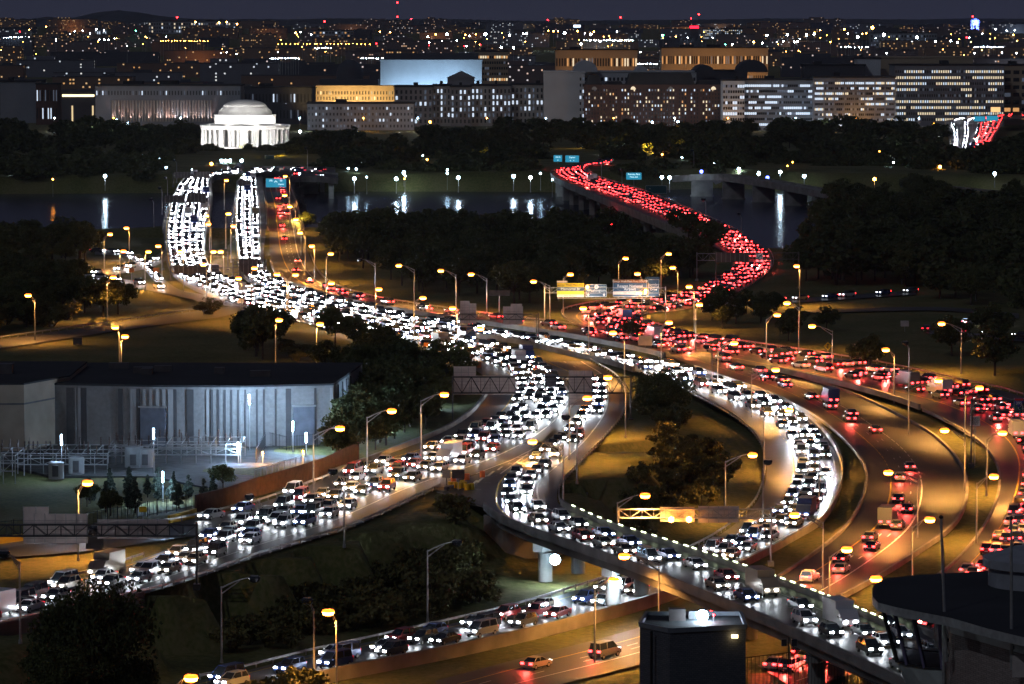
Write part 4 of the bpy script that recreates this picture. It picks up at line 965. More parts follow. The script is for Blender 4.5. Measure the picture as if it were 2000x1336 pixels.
lone_sign(1895, 1914, 813, 832, G(1905, 905, -4).y, 'white regulatory sign with dark lines of text on a thick dark post', m=M_letter, z0=-4.3, lines=(('TRUCKS', 0, .8, .42), ('USE RIGHT', 0, .6, .38), ('LANES', 0, .4, .42), ('ONLY', 0, .2, .42)), lm=M_darkletter)
root = gantry(1898, 2010, G(1905, 905, -4).y, 792, 'dark bracket gantry carrying the route sign at the right edge', 1.8, legs=(1, 0), z0=-4.3)[0]
d_ = G(1905, 905, -4).y; p = D(1990, 786, d_ - .6)
sh = MB(); sh.prism([(-.75, .75), (.75, .75), (.85, .1), (0, -.9), (-.85, .1)], 0, .04, mi=0); sh.box((0, .5, .05), (1.5, .4, .04), mi=1)
o = sh.build('route_shield', [mat('shield_blue', (.03, .07, .35), .5, noise=0), mat('shield_red', (.6, .05, .05), .5, noise=0)], root); o.location = p - root.location; o.rotation_euler = (rad(90), 0, 0)
put('lettering', text_mesh('395', .75, M_letter), root, (p.x - root.location.x, p.y - root.location.y - .1, p.z - root.location.z - .15))
# gantry by the water at the right bridge
root, gx, gzz = gantry(1361, 1397, G(1361, 545, 0).y, 502, 'pale open ladder gantry beside the red curve', 2.0, legs=(1, 0), z0=-.3, m=M_galv, ndiag=3)
root, gx, gzz = gantry(1398, 1560, G(1400, 560, 0).y, 500, 'open frame gantry across the red lanes with a dark sign back', 1.8, legs=(1, 1), z0=-.3, m=M_conc_dark, ndiag=14)
board(root, gx(1399), gx(1463), gzz(512), gzz(493), y=-.5, m=M_steel, border=False, ribs=True)
# yellow merge diamond and small signs
def small_sign(px, py, d, kind, label, m, z0, w_=1.0):
    p = D(px, py, d); root = empty('road_sign', (p.x, d, z0), 0, label, 'road sign', None); h = p.z - z0
    q = MB(); q.bar((0, .05, -.2), (0, .05, h), .06, 6); q.build('post', M_galv, root)
    b = MB()
    if kind == 'diamond': b.prism([(0, w_), (w_, 0), (0, -w_), (-w_, 0)], 0, .05)
    elif kind == 'round': b.prism([(math.cos(i * math.pi / 4 + .39) * w_, math.sin(i * math.pi / 4 + .39) * w_) for i in range(8)], 0, .05)
    else: b.prism([(-w_, w_ * .7), (w_, w_ * .7), (w_, -w_ * .7), (-w_, -w_ * .7)], 0, .05)
    o = b.build('sign_board', m, root); o.location = (0, 0, h); o.rotation_euler = (rad(90), 0, 0)
    return root, h
root, h = small_sign(1617, 676, G(1615, 690, 0).y, 'diamond', 'yellow diamond merge sign with black arrow beside the red highway', M_yel, -.3, .95)
a_ = MB(); a_.box((0, -.07, h - .1), (.16, .03, .9)); a_.face([(-.3, -.09, h + .2), (.3, -.09, h + .2), (0, -.09, h + .62)]); a_.box((-.22, -.07, h - .25), (.14, .03, .5)); a_.build('arrow', M_darkletter, root)
dd = G(915, 712, 0).y
small_sign(900, 692, dd, 'round', 'octagonal sign back on the gore island left of the round warning sign', M_back, -.3, .8); small_sign(921, 695, dd, 'diamond', 'orange lit diamond warning sign on the gore island', M_brown, -.3, .8); small_sign(932, 713, dd - 8, 'rect', 'small orange rectangular plate below the diamond warning sign', M_brown, -.3, .9)
small_sign(833, 673, G(833, 690, 0).y, 'rect', 'small brown sign back beside the tree top by the left highway', M_brown, -.3, .6); small_sign(470, 588, G(470, 603, 0).y, 'rect', 'small sign back on the verge beside the round left tree', M_back, -.3, .8)
small_sign(305, 527, G(305, 545, 0).y, 'rect', 'small brown square sign back between link road and slip road', M_brown, -.3, .9); small_sign(257, 528, G(257, 545, 0).y, 'rect', 'small brown square sign back beside the link road start', M_brown, -.3, .8)
small_sign(1712, 701, G(1712, 711, 0).y, 'rect', 'small white plate on the far verge of the red highway', M_letter, -.3, .4); small_sign(1767, 632, G(1767, 645, 0).y, 'rect', 'pale small double sign in the dark right meadow', M_back, -.3, 1.0)
small_sign(279, 995, G(279, 1015, 0).y, 'rect', 'yellow tall plate on post beside the yellow wall', M_yel, -.3, .55); small_sign(895, 926, G(895, 958, 0).y, 'rect', 'dark square sign board behind the yellow crash barrels', M_steel, -.3, 1.0)
small_sign(1143, 965, G(1143, 985, -4).y, 'rect', 'pale small utility plate on the grassy island', M_back, -4.3, .4); small_sign(185, 1060, G(185, 1098, 0).y, 'rect', 'dark rectangular sign board under the stepped sign backs', M_steel, -.4, 1.2)
small_sign(1260, 665, G(1260, 682, 0).y, 'rect', 'pale rectangular sign back just above the round tree', M_back, -.3, 1.6)

# crash barrels and drums at the gore
ba = MB(); ba.lathe([(.02, 0), (.45, 0), (.46, .5), (.42, 1.0), (.02, 1.02)], n=14); BAR = ba.mesh('barrel', mat('yellow_plastic', (.75, .5, .02), .5, noise=.1)); BAD = ba.mesh('barrel', mat('orange_plastic', (.8, .18, .03), .5, noise=.1))
for i, (px, py) in enumerate(((880,953),(888,953),(897,954),(907,953),(912,957),(921,956),(903,950))):
    p = G(px, py, .05); o = bpy.data.objects.new('crash_barrel', BAR); col.objects.link(o); o.location = p; tag(o, 'yellow crash barrel, %s from the left in the cluster at the gore tip' % ordw(i), 'barrel', 'yellow crash barrels at the gore')
for i, (px, py) in enumerate(((886,945),(912,937),(942,932))):
    p = G(px, py, .05); o = bpy.data.objects.new('traffic_drum', BAD); col.objects.link(o); o.location = p; tag(o, 'orange traffic drum, %s from the left on the hatched gore' % ordw(i), 'drum', 'orange drums on the gore')
p = G(867, 958, 0); at = empty('crash_attenuator', p, rad(60), 'dark upright crash trailer frame left of the yellow barrels', 'crash trailer')
a_ = MB(); a_.box((0, 0, .5), (3.2, 1.8, .5)); a_.bar((.8, 0, .5), (.8, 0, 3.2), .1, 6); a_.box((.8, 0, 2.6), (.2, 1.4, 1.3)); a_.build('frame', M_steel, at)
for s in (-1, 1): 
    a_ = MB(); a_.bar((-.4, s * .95, .35), (-.4, s * 1.1, .35), .35, 12); a_.build('wheel', M_rub, at)
p = G(152, 672, 0); mb = MB(); mb.box((0, 0, .7), (2.0, 1.5, 1.5)); mb.box((0, 0, 1.5), (2.15, 1.65, .1)); tag(mb.build('utility_cabinet', M_steel, loc=p), 'dark utility cabinet standing alone on the meadow', 'cabinet')
# ------------------------------------------------------------ warehouse, substation and yard on the left
M_panel = noise_mix('precast_wall_panel', [(0.3, (.20, .19, .18)), (0.7, (.32, .31, .30))], .15, .85, 1.5)
M_roofd = mat('dark_roof_membrane', (.03, .03, .033), .9, noise=.3, scale=.1)
M_wall_beige = mat('beige_wall', (.34, .27, .2), .85, noise=.15, scale=.3)
zW = -1.0
A = G(131, 868, zW); B = G(470, 872, zW); Cc = G(650, 866, zW)
hW = 10.6
def quadroof(root, poly, z, m=M_roofd, par=.9):
    t = MB(); t.prism([(p[0], p[1]) for p in poly], z - .3, z); t.build('roof', m, root)
wh = empty('warehouse', (A.x, A.y, zW), 0, 'long windowless warehouse with pale ribbed walls lit blue white', 'warehouse')
o = Vector((A.x, A.y, 0))
wallpts = [A, G(300, 872, zW), G(470, 873, zW), G(652, 868, zW)]
back = [G(692, 835, zW), G(692, 800, zW)]
Dk = 44
foot = [(p.x - A.x, p.y - A.y) for p in wallpts] + [(back[0].x - A.x, back[0].y - A.y)] + [(back[0].x - A.x + 1, Dk), (-12, Dk), (-12, 3)]
m_ = MB(); m_.prism(foot, 0, hW); m_.build('wall', M_panel, wh)
cx_ = sum(p[0] for p in foot) / len(foot); cy_ = sum(p[1] for p in foot) / len(foot)
m_ = MB(); m_.prism([(cx_ + (p[0] - cx_) * 1.004, cy_ + (p[1] - cy_) * 1.004) for p in foot], hW, hW + .35); m_.build('roof', M_roofd, wh)
front = foot[:5]
def along(px):                                # a point on the front wall below pixel column px
    best = None
    for (a, b) in zip(front, front[1:]):
        for k in range(41):
            q = (a[0] + (b[0] - a[0]) * k / 40, a[1] + (b[1] - a[1]) * k / 40); P_ = Vector((q[0] + A.x, q[1] + A.y, zW)); e_ = abs(pxy(P_)[0] - px)
            if best is None or e_ < best[0]: best = (e_, q, math.atan2(b[1] - a[1], b[0] - a[0]))
    return best[1], best[2]
def rib(px, w_, h, z, name, m, proud=.35):
    q, a_ = along(px); r_ = MB(); r_.box((0, 0, h / 2 + z), (w_, proud * 2, h), a_); return r_.build(name, m, wh, loc=(q[0], q[1], 0))
M_ribd = mat('dark_recess_strip', (.09, .085, .085), .9, noise=.2); M_ribl = mat('pale_rib', (.34, .33, .32), .8, noise=.1)
for px, w_, m__ in ((140,1.6,M_ribd),(146,.5,M_ribl),(156,.5,M_ribl),(163,1.0,M_ribd),(235,.8,M_ribd),(262,1.2,M_ribl),(270,.6,M_ribd),(283,.6,M_ribl),(296,.6,M_ribl),(309,.6,M_ribl),(322,.6,M_ribl),(334,.9,M_ribl),(341,.6,M_ribd),(374,1.2,M_ribd),(407,.5,M_ribl),(415,.4,M_ribd),(427,.35,M_ribd),(440,.35,M_ribd),(452,.35,M_ribd),(465,.35,M_ribd),(478,.3,M_ribd),(500,.3,M_ribd),(514,.3,M_ribd),(540,.3,M_ribd),(560,.5,M_ribd),(566,.5,M_ribd),(615,.4,M_ribd),(648,.5,M_ribl),(660,.4,M_ribd),(668,.4,M_ribd),(676,.4,M_ribd),(684,.4,M_ribd)):
    rib(px, w_, hW - .4, 0, 'wall_rib', m__, .22)
for px, w_ in ((300, 4.7), (591, 3.8)): rib(px, w_, 6.9, 0, 'loading_door', mat('loading_door_grey', (.15, .16, .19), .6), .45); rib(px, w_ + .6, .3, 6.9, 'door_lintel', M_ribl, .6)
pp = MB()
for i in range(6): pp.box((R.uniform(5, 35), R.uniform(12, 35), hW + .9), (R.uniform(1.5, 4), R.uniform(1.5, 3), 1.1))
pp.build('roof_units', M_steel, wh)
# beige neighbour
A2 = G(48, 880, zW); B2 = G(130, 868, zW)
nb = empty('beige_building', (A2.x, A2.y, zW), 0, 'beige flat-roofed building with a dark stripe left of the warehouse', 'building')
ft = [(0, 0), (B2.x - A2.x, B2.y - A2.y + 6), (B2.x - A2.x, 46), (-16, 46), (-16, -1)]
m_ = MB(); m_.prism(ft, 0, 11.6); m_.build('wall', M_wall_beige, nb)
cx_, cy_ = -3, 20
m_ = MB(); m_.prism([(cx_ + (p[0] - cx_) * 1.006, cy_ + (p[1] - cy_) * 1.004) for p in ft], 8.1, 8.4); m_.build('wall_stripe', M_steel, nb)
m_ = MB(); m_.prism([(cx_ + (p[0] - cx_) * 1.004, cy_ + (p[1] - cy_) * 1.003) for p in ft], 11.6, 11.9); m_.build('roof', M_roofd, nb)
for i, (x, y) in enumerate(((-10, 10), (-6, 20), (-12, 26))):
    m_ = MB(); m_.box((x, y, 12.7), (3.2, 2.6, 1.6)); m_.box((x, y, 13.6), (3.4, 2.8, .2)); m_.build('roof_unit', M_steel, nb)
m_ = MB(); m_.box((.6, 2.2, 1.1), (.15, 1.1, 2.1)); m_.build('door', M_steel, nb)
# yard lights
def yard_light(px, py, d_py, label, kind='w', e=2500, H=None, tube=True):
    b = G(px, d_py, zW); h = D(px, py, b.y); H = h.z - zW; root = empty('yard_light', (h.x, b.y, zW), 0, label, 'yard light')
    o = part('pole', SPOLE, None, root); o.scale = (1.1, 1.1, H)
    m_ = MB(); m_.bar((0, -.12, -1.6 if tube else -.3), (0, -.12, .1), .13, 8); o = m_.build('lamp_tube', BULB[kind].materials[0], root, loc=(0, -.1, H))
    l = LAMPL.get(('y', kind, e))
    if not l: l = bpy.data.lights.new('lamp_light', 'POINT'); l.energy = e; l.color = (.42, .66, 1) if kind == 'w' else LCOL[kind]; l.shadow_soft_size = .4; LAMPL[('y', kind, e)] = l
    lo = bpy.data.objects.new('lamp_light', l); col.objects.link(lo); lo.parent = root; lo.location = (0, -.9, H - .3)
for t in ((487,772,880,'white tube light on tall pole before the warehouse wall'), (572,824,884,'white tube light right of the warehouse loading door'), (598,846,892,'short white tube light at the yard fence corner'), (465,865,905,'white tube light above the substation steelwork'), (663,824,846,'white light strip high on the warehouse corner'), (835,738,800,'white tube light in the trees left of the long gantry'), (318,922,985,'dim white tube light in the bushes below the substation'), (718,802,850,'small white light at the lamp pole beside the warehouse trees')):
    yard_light(*t, e=4500 if t[0] not in (487, 572) else 8000)
for t in ((103,820,866,'orange wall lamp on short post before the beige building'), (513,883,905,'big orange lamp in the fenced yard'), (592,881,905,'orange lamp at the right end of the fenced yard')): yard_light(*t, kind='s', e=2000, tube=False)
for t in ((300,838,925,'white tube light added between the two long substation frames'), (120,850,935,'dim white tube light added among the left substation frames')): yard_light(*t, e=2500)  # both added to brighten the substation steelwork
# ground of the yard
y_ = MB(); y_.prism([(G(x, y, zW).x, G(x, y, zW).y) for x, y in ((0,905),(0,875),(130,868),(660,866),(700,850),(640,905),(560,930),(420,955),(300,930),(100,930))], zW - 1.2, zW - .02); tag(y_.build('yard_paving', mat('dark_gravel', (.07, .068, .065), .95, noise=.45, scale=.6)), kind='structure')
# substation frames
def lattice_bay(x0p, x1p, basep, toppy, label, dpt=10, nb_=6):
    a = G(x0p, basep, zW); b = G(x1p, basep, zW); W = b.x - a.x; h = D(x0p, toppy, a.y).z - zW
    root = empty('substation_frame', (a.x, a.y, zW), math.atan2(b.y - a.y, b.x - a.x), label, 'substation frame', 'steel frames of the substation'); W = (b - a).length
    for yy in (0, dpt):
        m_ = MB()
        for k in range(nb_ + 1): m_.bar((W * k / nb_, yy, 0), (W * k / nb_, yy, h), .09, 5)
        m_.build('post_row' if False else 'upright', M_galv, root)
        m_ = MB()
        for z in (h, h - .8, h * .45): m_.bar((0, yy, z), (W, yy, z), .1, 5)
        for k in range(nb_):
            u, v = W * k / nb_, W * (k + 1) / nb_
            m_.bar((u, yy, h - .8), (v, yy, h * .45), .05, 4) if k % 2 else m_.bar((v, yy, h - .8), (u, yy, h * .45), .05, 4)
        m_.build('beam', M_galv, root)
    m_ = MB()
    for k in range(nb_ + 1):
        m_.bar((W * k / nb_, 0, h), (W * k / nb_, dpt, h), .08, 5)
    m_.build('cross_beam', M_galv, root)
    for k in range(nb_ * 3):
        m_ = MB(); x = W * (k + .5) / (nb_ * 3); yy = R.choice((0, dpt * .5, dpt)); z = h
        for q in range(5): m_.bar((x, yy, z + q * .28), (x, yy, z + q * .28 + .14), .16, 8); m_.bar((x, yy, z + q * .28 + .1), (x, yy, z + q * .28 + .3), .08, 6)
        m_.build('insulator', mat('brown_porcelain', (.1, .06, .05), .3, noise=0), root)
lattice_bay(296, 470, 905, 868, 'right steel lattice frame of the substation lit white blue', 12, 6); lattice_bay(35, 210, 925, 886, 'middle steel lattice frame of the substation in half shade', 14, 7); lattice_bay(-40, 30, 945, 890, 'left dark steel lattice frame of the substation', 12, 3); lattice_bay(212, 290, 905, 872, 'short low steel frame between the two long substation frames', 10, 3)
for i, (px, py, sc_) in enumerate(((262,912,1.0),(285,912,.9),(150,925,.8),(110,935,.8))):
    p = G(px, py, zW); r_ = empty('transformer_tank', p, 0, 'pale round transformer tank, %s from the right below the frames' % ordw(i), 'tank', 'round tanks of the substation'); m_ = MB(); m_.lathe([(.02, 3.6 * sc_), (1.5 * sc_, 3.5 * sc_), (1.6 * sc_, 3.3 * sc_), (1.6 * sc_, 0)], n=20); m_.build('tank', M_ribl, r_); m_ = MB(); m_.box((0, -1.7 * sc_, 1.4), (1.0, .4, 1.8)); m_.build('radiator', M_steel, r_)
def fence(pts, h, label, m=M_black, step=2.4, name='fence', pick=.6):
    c = pts[0]; root = empty(name, c, 0, label, 'fence'); q = [p - c for p in pts]; n = 0
    rl = MB(); pk_ = MB()
    for a, b in zip(q, q[1:]):
        for z in (h, .3): rl.bar(a + Vector((0, 0, z)), b + Vector((0, 0, z)), .04, 4)
        L = (b - a).length; k_ = int(L / pick)
        for i in range(k_): p = a.lerp(b, i / k_); pk_.bar(p + Vector((0, 0, .1)), p + Vector((0, 0, h + .12)), .022, 4)
        for i in range(max(1, int(L / step))):
            if n < 90: p = a.lerp(b, i / max(1, int(L / step))); po = MB(); po.bar((0, 0, 0), (0, 0, h + .2), .06, 5); po.build('post', m, root, loc=p); n += 1
    rl.build('rail', m, root); pk_.build('picket', m, root)
fence([G(500, 905, zW), G(520, 870, zW), G(560, 880, zW), G(640, 872, zW)], 2.4, 'dark picket fence in front of the warehouse loading door'); fence([G(498, 945, zW), G(600, 915, zW)], 2.3, 'white lit mesh fence at the right end of the yard', m=M_galv)
pw = [G(x, y, 0) for x, y in ((382,1000),(440,985),(500,965),(560,948),(630,925),(700,893))]
w_ = MB(); ribbon_wall(w_, pw, -1.4, 2.6, .3); tag(w_.build('noise_wall', mat('brown_wood_wall', (.07, .035, .028), .9, noise=.3, scale=1)), 'long dark brown wall between the yard and the exit road', 'wall')
pw = [G(x, y, 0) for x, y in ((330,1020),(382,1006))]; w_ = MB(); ribbon_wall(w_, pw, -.6, 1.0, .4); tag(w_.build('low_wall', M_yel), 'short low yellow wall at the end of the brown wall', 'wall')
pw = [G(x, y, 0) for x, y in ((-60,1068),(0,1062),(45,1056))]; w_ = MB(); ribbon_wall(w_, pw, -.6, 1.0, .4); tag(w_.build('low_wall', M_yel), 'low yellow wall at the left edge above the exit road', 'wall')
fence([G(x, y, 0) for x, y in ((-40,1052),(60,1044),(150,1035),(230,1020),(382,992))], 2.2, 'dark picket fence above the exit road at lower left', pick=1.0)
# retaining wall and underpass at the lower left corner
pts = edge_pts('left_highway', 1, sel=inpx(-140, 290, 1140, 1300), off=.6)
if len(pts) > 4: w_ = MB(); ribbon_wall(w_, pts, -7.2, .5, .5); tag(w_.build('retaining_wall', M_conc_dark), 'brown concrete retaining wall under the lower left highway', 'wall')
up = MB(); up.prism([(G(x, y, -7).x, G(x, y, -7).y) for x, y in ((-150,1275),(60,1262),(120,1275),(70,1336),(20,1380),(-200,1380))], -8, -6.9); tag(up.build('service_road', mat('pale_worn_asphalt', (.16, .16, .17), .9, noise=.2, scale=.3)), kind='structure')

# ------------------------------------------------------------ foreground buildings at the lower right
M_brick = noise_mix('dark_brick_wall', [(0.3, (.07, .06, .06)), (0.7, (.11, .095, .09))], 1.2, .85, 6)
dB = 432
def at(px, py, d): return D(px, py, d)
def wallbrick(name, c1, c2):
    m, n, l, b = nmat(name); t = n.new('ShaderNodeTexCoord'); mp = n.new('ShaderNodeMapping'); mp.inputs['Rotation'].default_value = (rad(90), 0, 0); br = n.new('ShaderNodeTexBrick')
    br.inputs['Color1'].default_value = (*c1, 1); br.inputs['Color2'].default_value = (*c2, 1); br.inputs['Mortar'].default_value = (*[x * .5 for x in c1], 1); br.inputs['Scale'].default_value = 1.2
    l.new(t.outputs['Object'], mp.inputs[0]); l.new(mp.outputs[0], br.inputs['Vector']); l.new(br.outputs[0], b.inputs['Base Color']); b.inputs['Roughness'].default_value = .85
    return m
M_brickn = wallbrick('dark_blue_brick', (.08, .082, .095), (.11, .11, .125))
M_brickb = wallbrick('brown_brick', (.26, .2, .18), (.34, .27, .24))
a = at(1250, 1224, dB); zt = a.z; xr = at(1455, 1224, dB).x; xm = at(1309, 1235, dB - 6).x
bb = empty('dark_brick_block', (a.x, dB, -7), 0, 'black brick stair tower with a flat roof and two rooftop lamps', 'building'); Hh = zt + 7
W_ = xr - a.x; xq = xm - a.x
ft = [(0, 0), (xq, -5.5), (W_, 0), (W_, 9), (0, 9)]
ft = [(0, 0), (xq, -4.5), (W_, -1.5), (W_, 8), (1.0, 8)]
m_ = MB(); m_.prism(ft, 0, Hh); m_.build('wall', M_brickn, bb)
m_ = MB()
for (p, q) in zip(ft, ft[1:] + ft[:1]):
    L = math.hypot(q[0] - p[0], q[1] - p[1]); m_.box(((p[0] + q[0]) / 2, (p[1] + q[1]) / 2, Hh + .25), (L, .35, .5), math.atan2(q[1] - p[1], q[0] - p[0]))
m_.build('parapet', mat('grey_coping', (.16, .17, .19), .7, noise=.1), bb)
m_ = MB(); m_.prism(ft, Hh, Hh + .06); m_.build('roof', M_roofd, bb)
m_ = MB(); m_.box((4.2, 4.5, Hh + .7), (1.8, 1.4, 1.3)); m_.box((6.0, 5.5, Hh + .5), (1.0, 1.0, .9)); m_.build('roof_unit', M_steel, bb)
m_ = MB(); m_.box((xq - 1.9, -3.1, Hh / 2), (.16, .3, Hh), rad(-50)); m_.build('downpipe', M_black, bb)
def fixed_lamp(root, px, py, d, kind, e, sc_=1.0, pole=2.0):
    p = at(px, py, d) - root.location; o = part('lamp_glass', BULB[kind], None, root, p); o.scale = (sc_,) * 3
    m_ = MB(); m_.bar((p.x, p.y, p.z - pole), p, .06, 6); m_.build('lamp_post', M_steel, root)
    l = bpy.data.lights.new('lamp_light', 'POINT'); l.energy = e; l.color = LCOL[kind]; l.shadow_soft_size = .3; lo = bpy.data.objects.new('lamp_light', l); col.objects.link(lo); lo.parent = root; lo.location = p + Vector((0, -1.3, 0))
fixed_lamp(bb, 1372, 1203, dB + 4, 'w', 1500, 1.6); fixed_lamp(bb, 1394, 1201, dB + 4, 'r', 60, .3); 
m_ = MB(); p = at(1435, 1243, dB - 2.4) - bb.location; m_.box(p, (.7, .3, .35)); m_.build('wall_lamp', emis('warm_wall_lamp', (1, .75, .35), 6), bb)
# picket railing and stairs right of it
rp0 = at(1452, 1285, dB); rp1 = at(1560, 1272, dB); rp2 = at(1720, 1338, dB - 6)
zf = rp0.z - 2.2
def railing(P, h, label, name='railing', pick=.42):
    c = P[0]; root = empty(name, c, 0, label, 'railing'); q = [p - c for p in P]; rl = MB(); pk_ = MB()
    for a, b in zip(q, q[1:]):
        rl.bar(a, b, .05, 5); rl.bar(a - Vector((0, 0, h - .2)), b - Vector((0, 0, h - .2)), .04, 5); L = (b - a).length; k_ = int(L / pick)
        for i in range(k_): p = a.lerp(b, i / k_); pk_.bar(p, p - Vector((0, 0, h)), .024, 4)
    rl.build('handrail', M_black, root); pk_.build('baluster', M_black, root)
railing([rp0, rp1, rp2], 4.0, 'tall black picket railing right of the dark brick tower')
pl = MB(); pl.prism([(rp0.x - 1, dB - 14), (rp0.x - 1, dB + .6), (rp1.x, dB + .6), (rp2.x, dB - 5), (rp2.x + 8, dB - 14)], -7.2, rp2.z - 3.2); tag(pl.build('terrace_block', M_roofd), 'black terrace block under the picket railing', 'building')
p = at(1541, 1262, dB + 1); root = empty('twin_floodlight', (p.x, p.y, rp2.z - 4), 0, 'black post with two unlit box floodlights above the railing', 'floodlight'); m_ = MB(); m_.bar((0, 0, 0), (0, 0, p.z - rp2.z + 5), .09, 6); m_.build('pole', M_black, root)
for s in (-1, 1): m_ = MB(); m_.box((s * .55, 0, p.z - rp2.z + 4.4), (.55, .5, .75)); m_.build('floodlight_head', M_black, root)
# round-ended building
dR = 425
pc = at(1900, 1150, dR); 
rbd = empty('rounded_building', (pc.x, dR, -7), 0, 'dark building with a rounded overhanging roof and slanted windows at lower right', 'building')
zr_ = at(1800, 1150, dR).z + 7          # roof plane height above its base
def loc_px(px, py, z):                   # point at height z (own metres) under a pixel
    p = G(px, py, z - 7); return (p.x - pc.x, p.y - dR)
outer = [loc_px(x, y, zr_) for x, y in ((1704,1165),(1703,1150),(1712,1138),(1735,1128),(1780,1124),(1840,1120),(1900,1117),(1960,1113),(2060,1110),(2060,1200),(2060,1262),(2000,1245),(1930,1228),(1858,1207),(1800,1196),(1750,1186),(1715,1177))]
m_ = MB(); m_.prism(outer, zr_ - .9, zr_, mi=0, top=1); m_.build('roof', [mat('roof_fascia', (.32, .31, .3), .8, noise=.25, scale=1.2), M_roofd], rbd)
m_ = MB(); ccx = sum(p[0] for p in outer) / len(outer); ccy = sum(p[1] for p in outer) / len(outer)
inn = [(ccx + (p[0] - ccx) * .93, ccy + (p[1] - ccy) * .9) for p in outer]
mid = [(ccx + (p[0] - ccx) * .93, ccy + (p[1] - ccy) * .9 - .0) for p in outer]
# brick wall at the right, slanted glazed bay at the left
f0 = G(1858, 1212, zr_ - 8.2); f1 = G(2080, 1275, zr_ - 8.2)
m_ = MB(); m_.prism([(f0.x - pc.x, f0.y - dR), (f1.x - pc.x, f1.y - dR), (f1.x - pc.x, 6), (f0.x - pc.x, 6)], 0, zr_ - .9); m_.build('wall', M_brickb, rbd)
m_ = MB(); L_ = math.hypot(f1.x - f0.x, f1.y - f0.y); m_.box(((f0.x + f1.x) / 2 - pc.x, (f0.y + f1.y) / 2 - dR - .12, zr_ - 1.7), (L_, .3, 1.5), math.atan2(f1.y - f0.y, f1.x - f0.x)); m_.build('fascia_band', mat('pale_fascia', (.6, .58, .56), .8, noise=.15), rbd)
def P3(px, py, d): q = at(px, py, d); return Vector((q.x - pc.x, q.y - dR, q.z + 7))
M_mull = mat('purple_grey_frame', (.2, .17, .3), .4, noise=0)
gd = lambda px, py: G(px, py, zr_ - 8.1).y
tops = [(x, y, gd(x, y) + .4) for x, y in ((1722,1184),(1745,1190),(1782,1198),(1834,1207))]; bots = [(bx, by, t[2] + 1.2) for (bx, by), t in zip(((1752,1292),(1772,1298),(1806,1304),(1842,1306)), tops)]
gm = MB()
for i in range(3): gm.face([P3(*tops[i]), P3(*tops[i + 1]), P3(*bots[i + 1]), P3(*bots[i])])
m_g, n_, l_, b_ = nmat('clear_window_glass'); b_.inputs['Base Color'].default_value = (.55, .6, .65, 1); b_.inputs['Roughness'].default_value = .03; b_.inputs['Transmission Weight'].default_value = 1.0; b_.inputs['IOR'].default_value = 1.02
gm.build('window', m_g, rbd)
for i in range(4): m_ = MB(); m_.bar(P3(*tops[i]), P3(*bots[i]), .22 if i < 3 else .3, 5); m_.build('mullion', M_mull if i else M_black, rbd)
m_ = MB()
for i in range(3):
    a_, b_2 = P3(*tops[i]), P3(*tops[i + 1]); c_, d_ = P3(*bots[i]), P3(*bots[i + 1]); m_.bar(a_.lerp(c_, .68), b_2.lerp(d_, .68), .07, 4); m_.bar(c_, d_, .16, 5)
m_.build('glazing_bar', M_black, rbd)
sk = MB(); b0, b1, b2, b3 = [P3(*t) for t in bots]
low = [P3(1775, 1345, bots[0][2] + .8), P3(1790, 1350, bots[1][2] + .8), P3(1812, 1350, bots[2][2] + .8), P3(1842, 1350, bots[3][2] + .8)]
bk = [Vector((p.x + 1, 2, p.z)) for p in (b0, b3)]
for u, v, w1, w2 in ((b0, b1, low[1], low[0]), (b1, b2, low[2], low[1]), (b2, b3, low[3], low[2])): sk.face([u, v, w1, w2])
sk.face([b0, bk[0], bk[1], b3]); sk.face([b0, low[0], Vector((low[0].x, 2, low[0].z)), bk[0]])
sk.build('window_apron', mat('pale_apron', (.5, .53, .5), .8, noise=.15), rbd)
m_ = MB(); m_.bar(P3(1843, 1212, gd(1843, 1212) - .4), P3(1843, 1345, gd(1843, 1212) - .4), .16, 8); m_.build('downpipe', M_galv, rbd)
ct = MB(); t0 = P3(1992, 1115, dR + 3)
ct.lathe([(5.6, -1.0), (5.6, 1.8), (6.2, 2.0), (6.2, 2.9), (3.0, 3.9), (.02, 4.0)], (t0.x + 2.2, t0.y, zr_ + .1), 28); ct.build('roof_drum', mat('drum_wall', (.32, .32, .34), .7, noise=.15), rbd)
m_ = MB(); p = P3(1990, 1300, gd(1990, 1250) - .3); m_.box((p.x, p.y - .4, p.z), (1.4, .2, 2.2)); m_.build('louvre', M_back, rbd)
for px0, py0, px1, py1, d_, lab in ((1838,1010,1848,1292,gd(1848,1212)-1.2,'dark tapering flagpole leaning beside the slanted windows'), (1975,1012,1976,1308,gd(1976,1246)-1.2,'tall flagpole with a ball finial in front of the brick wall')):
    a_ = at(px1, py1, d_); b_2 = at(px0, py0, d_); root = empty('flagpole', a_, 0, lab, 'flagpole'); m_ = MB(); m_.bar((0, 0, 0), b_2 - a_, .2, 10, .12); m_.build('pole', M_galv, root); m_ = MB(); m_.lathe([(.01, -.25), (.22, -.1), (.22, .1), (.01, .25)], tuple(b_2 - a_), 10); m_.build('finial', M_black, root)
    m_ = MB(); m_.box((.1, .4, .6), (.3, .9, .3)); m_.box((.1, .4, 2.2), (.3, .9, .3)); m_.build('bracket', M_black, root)
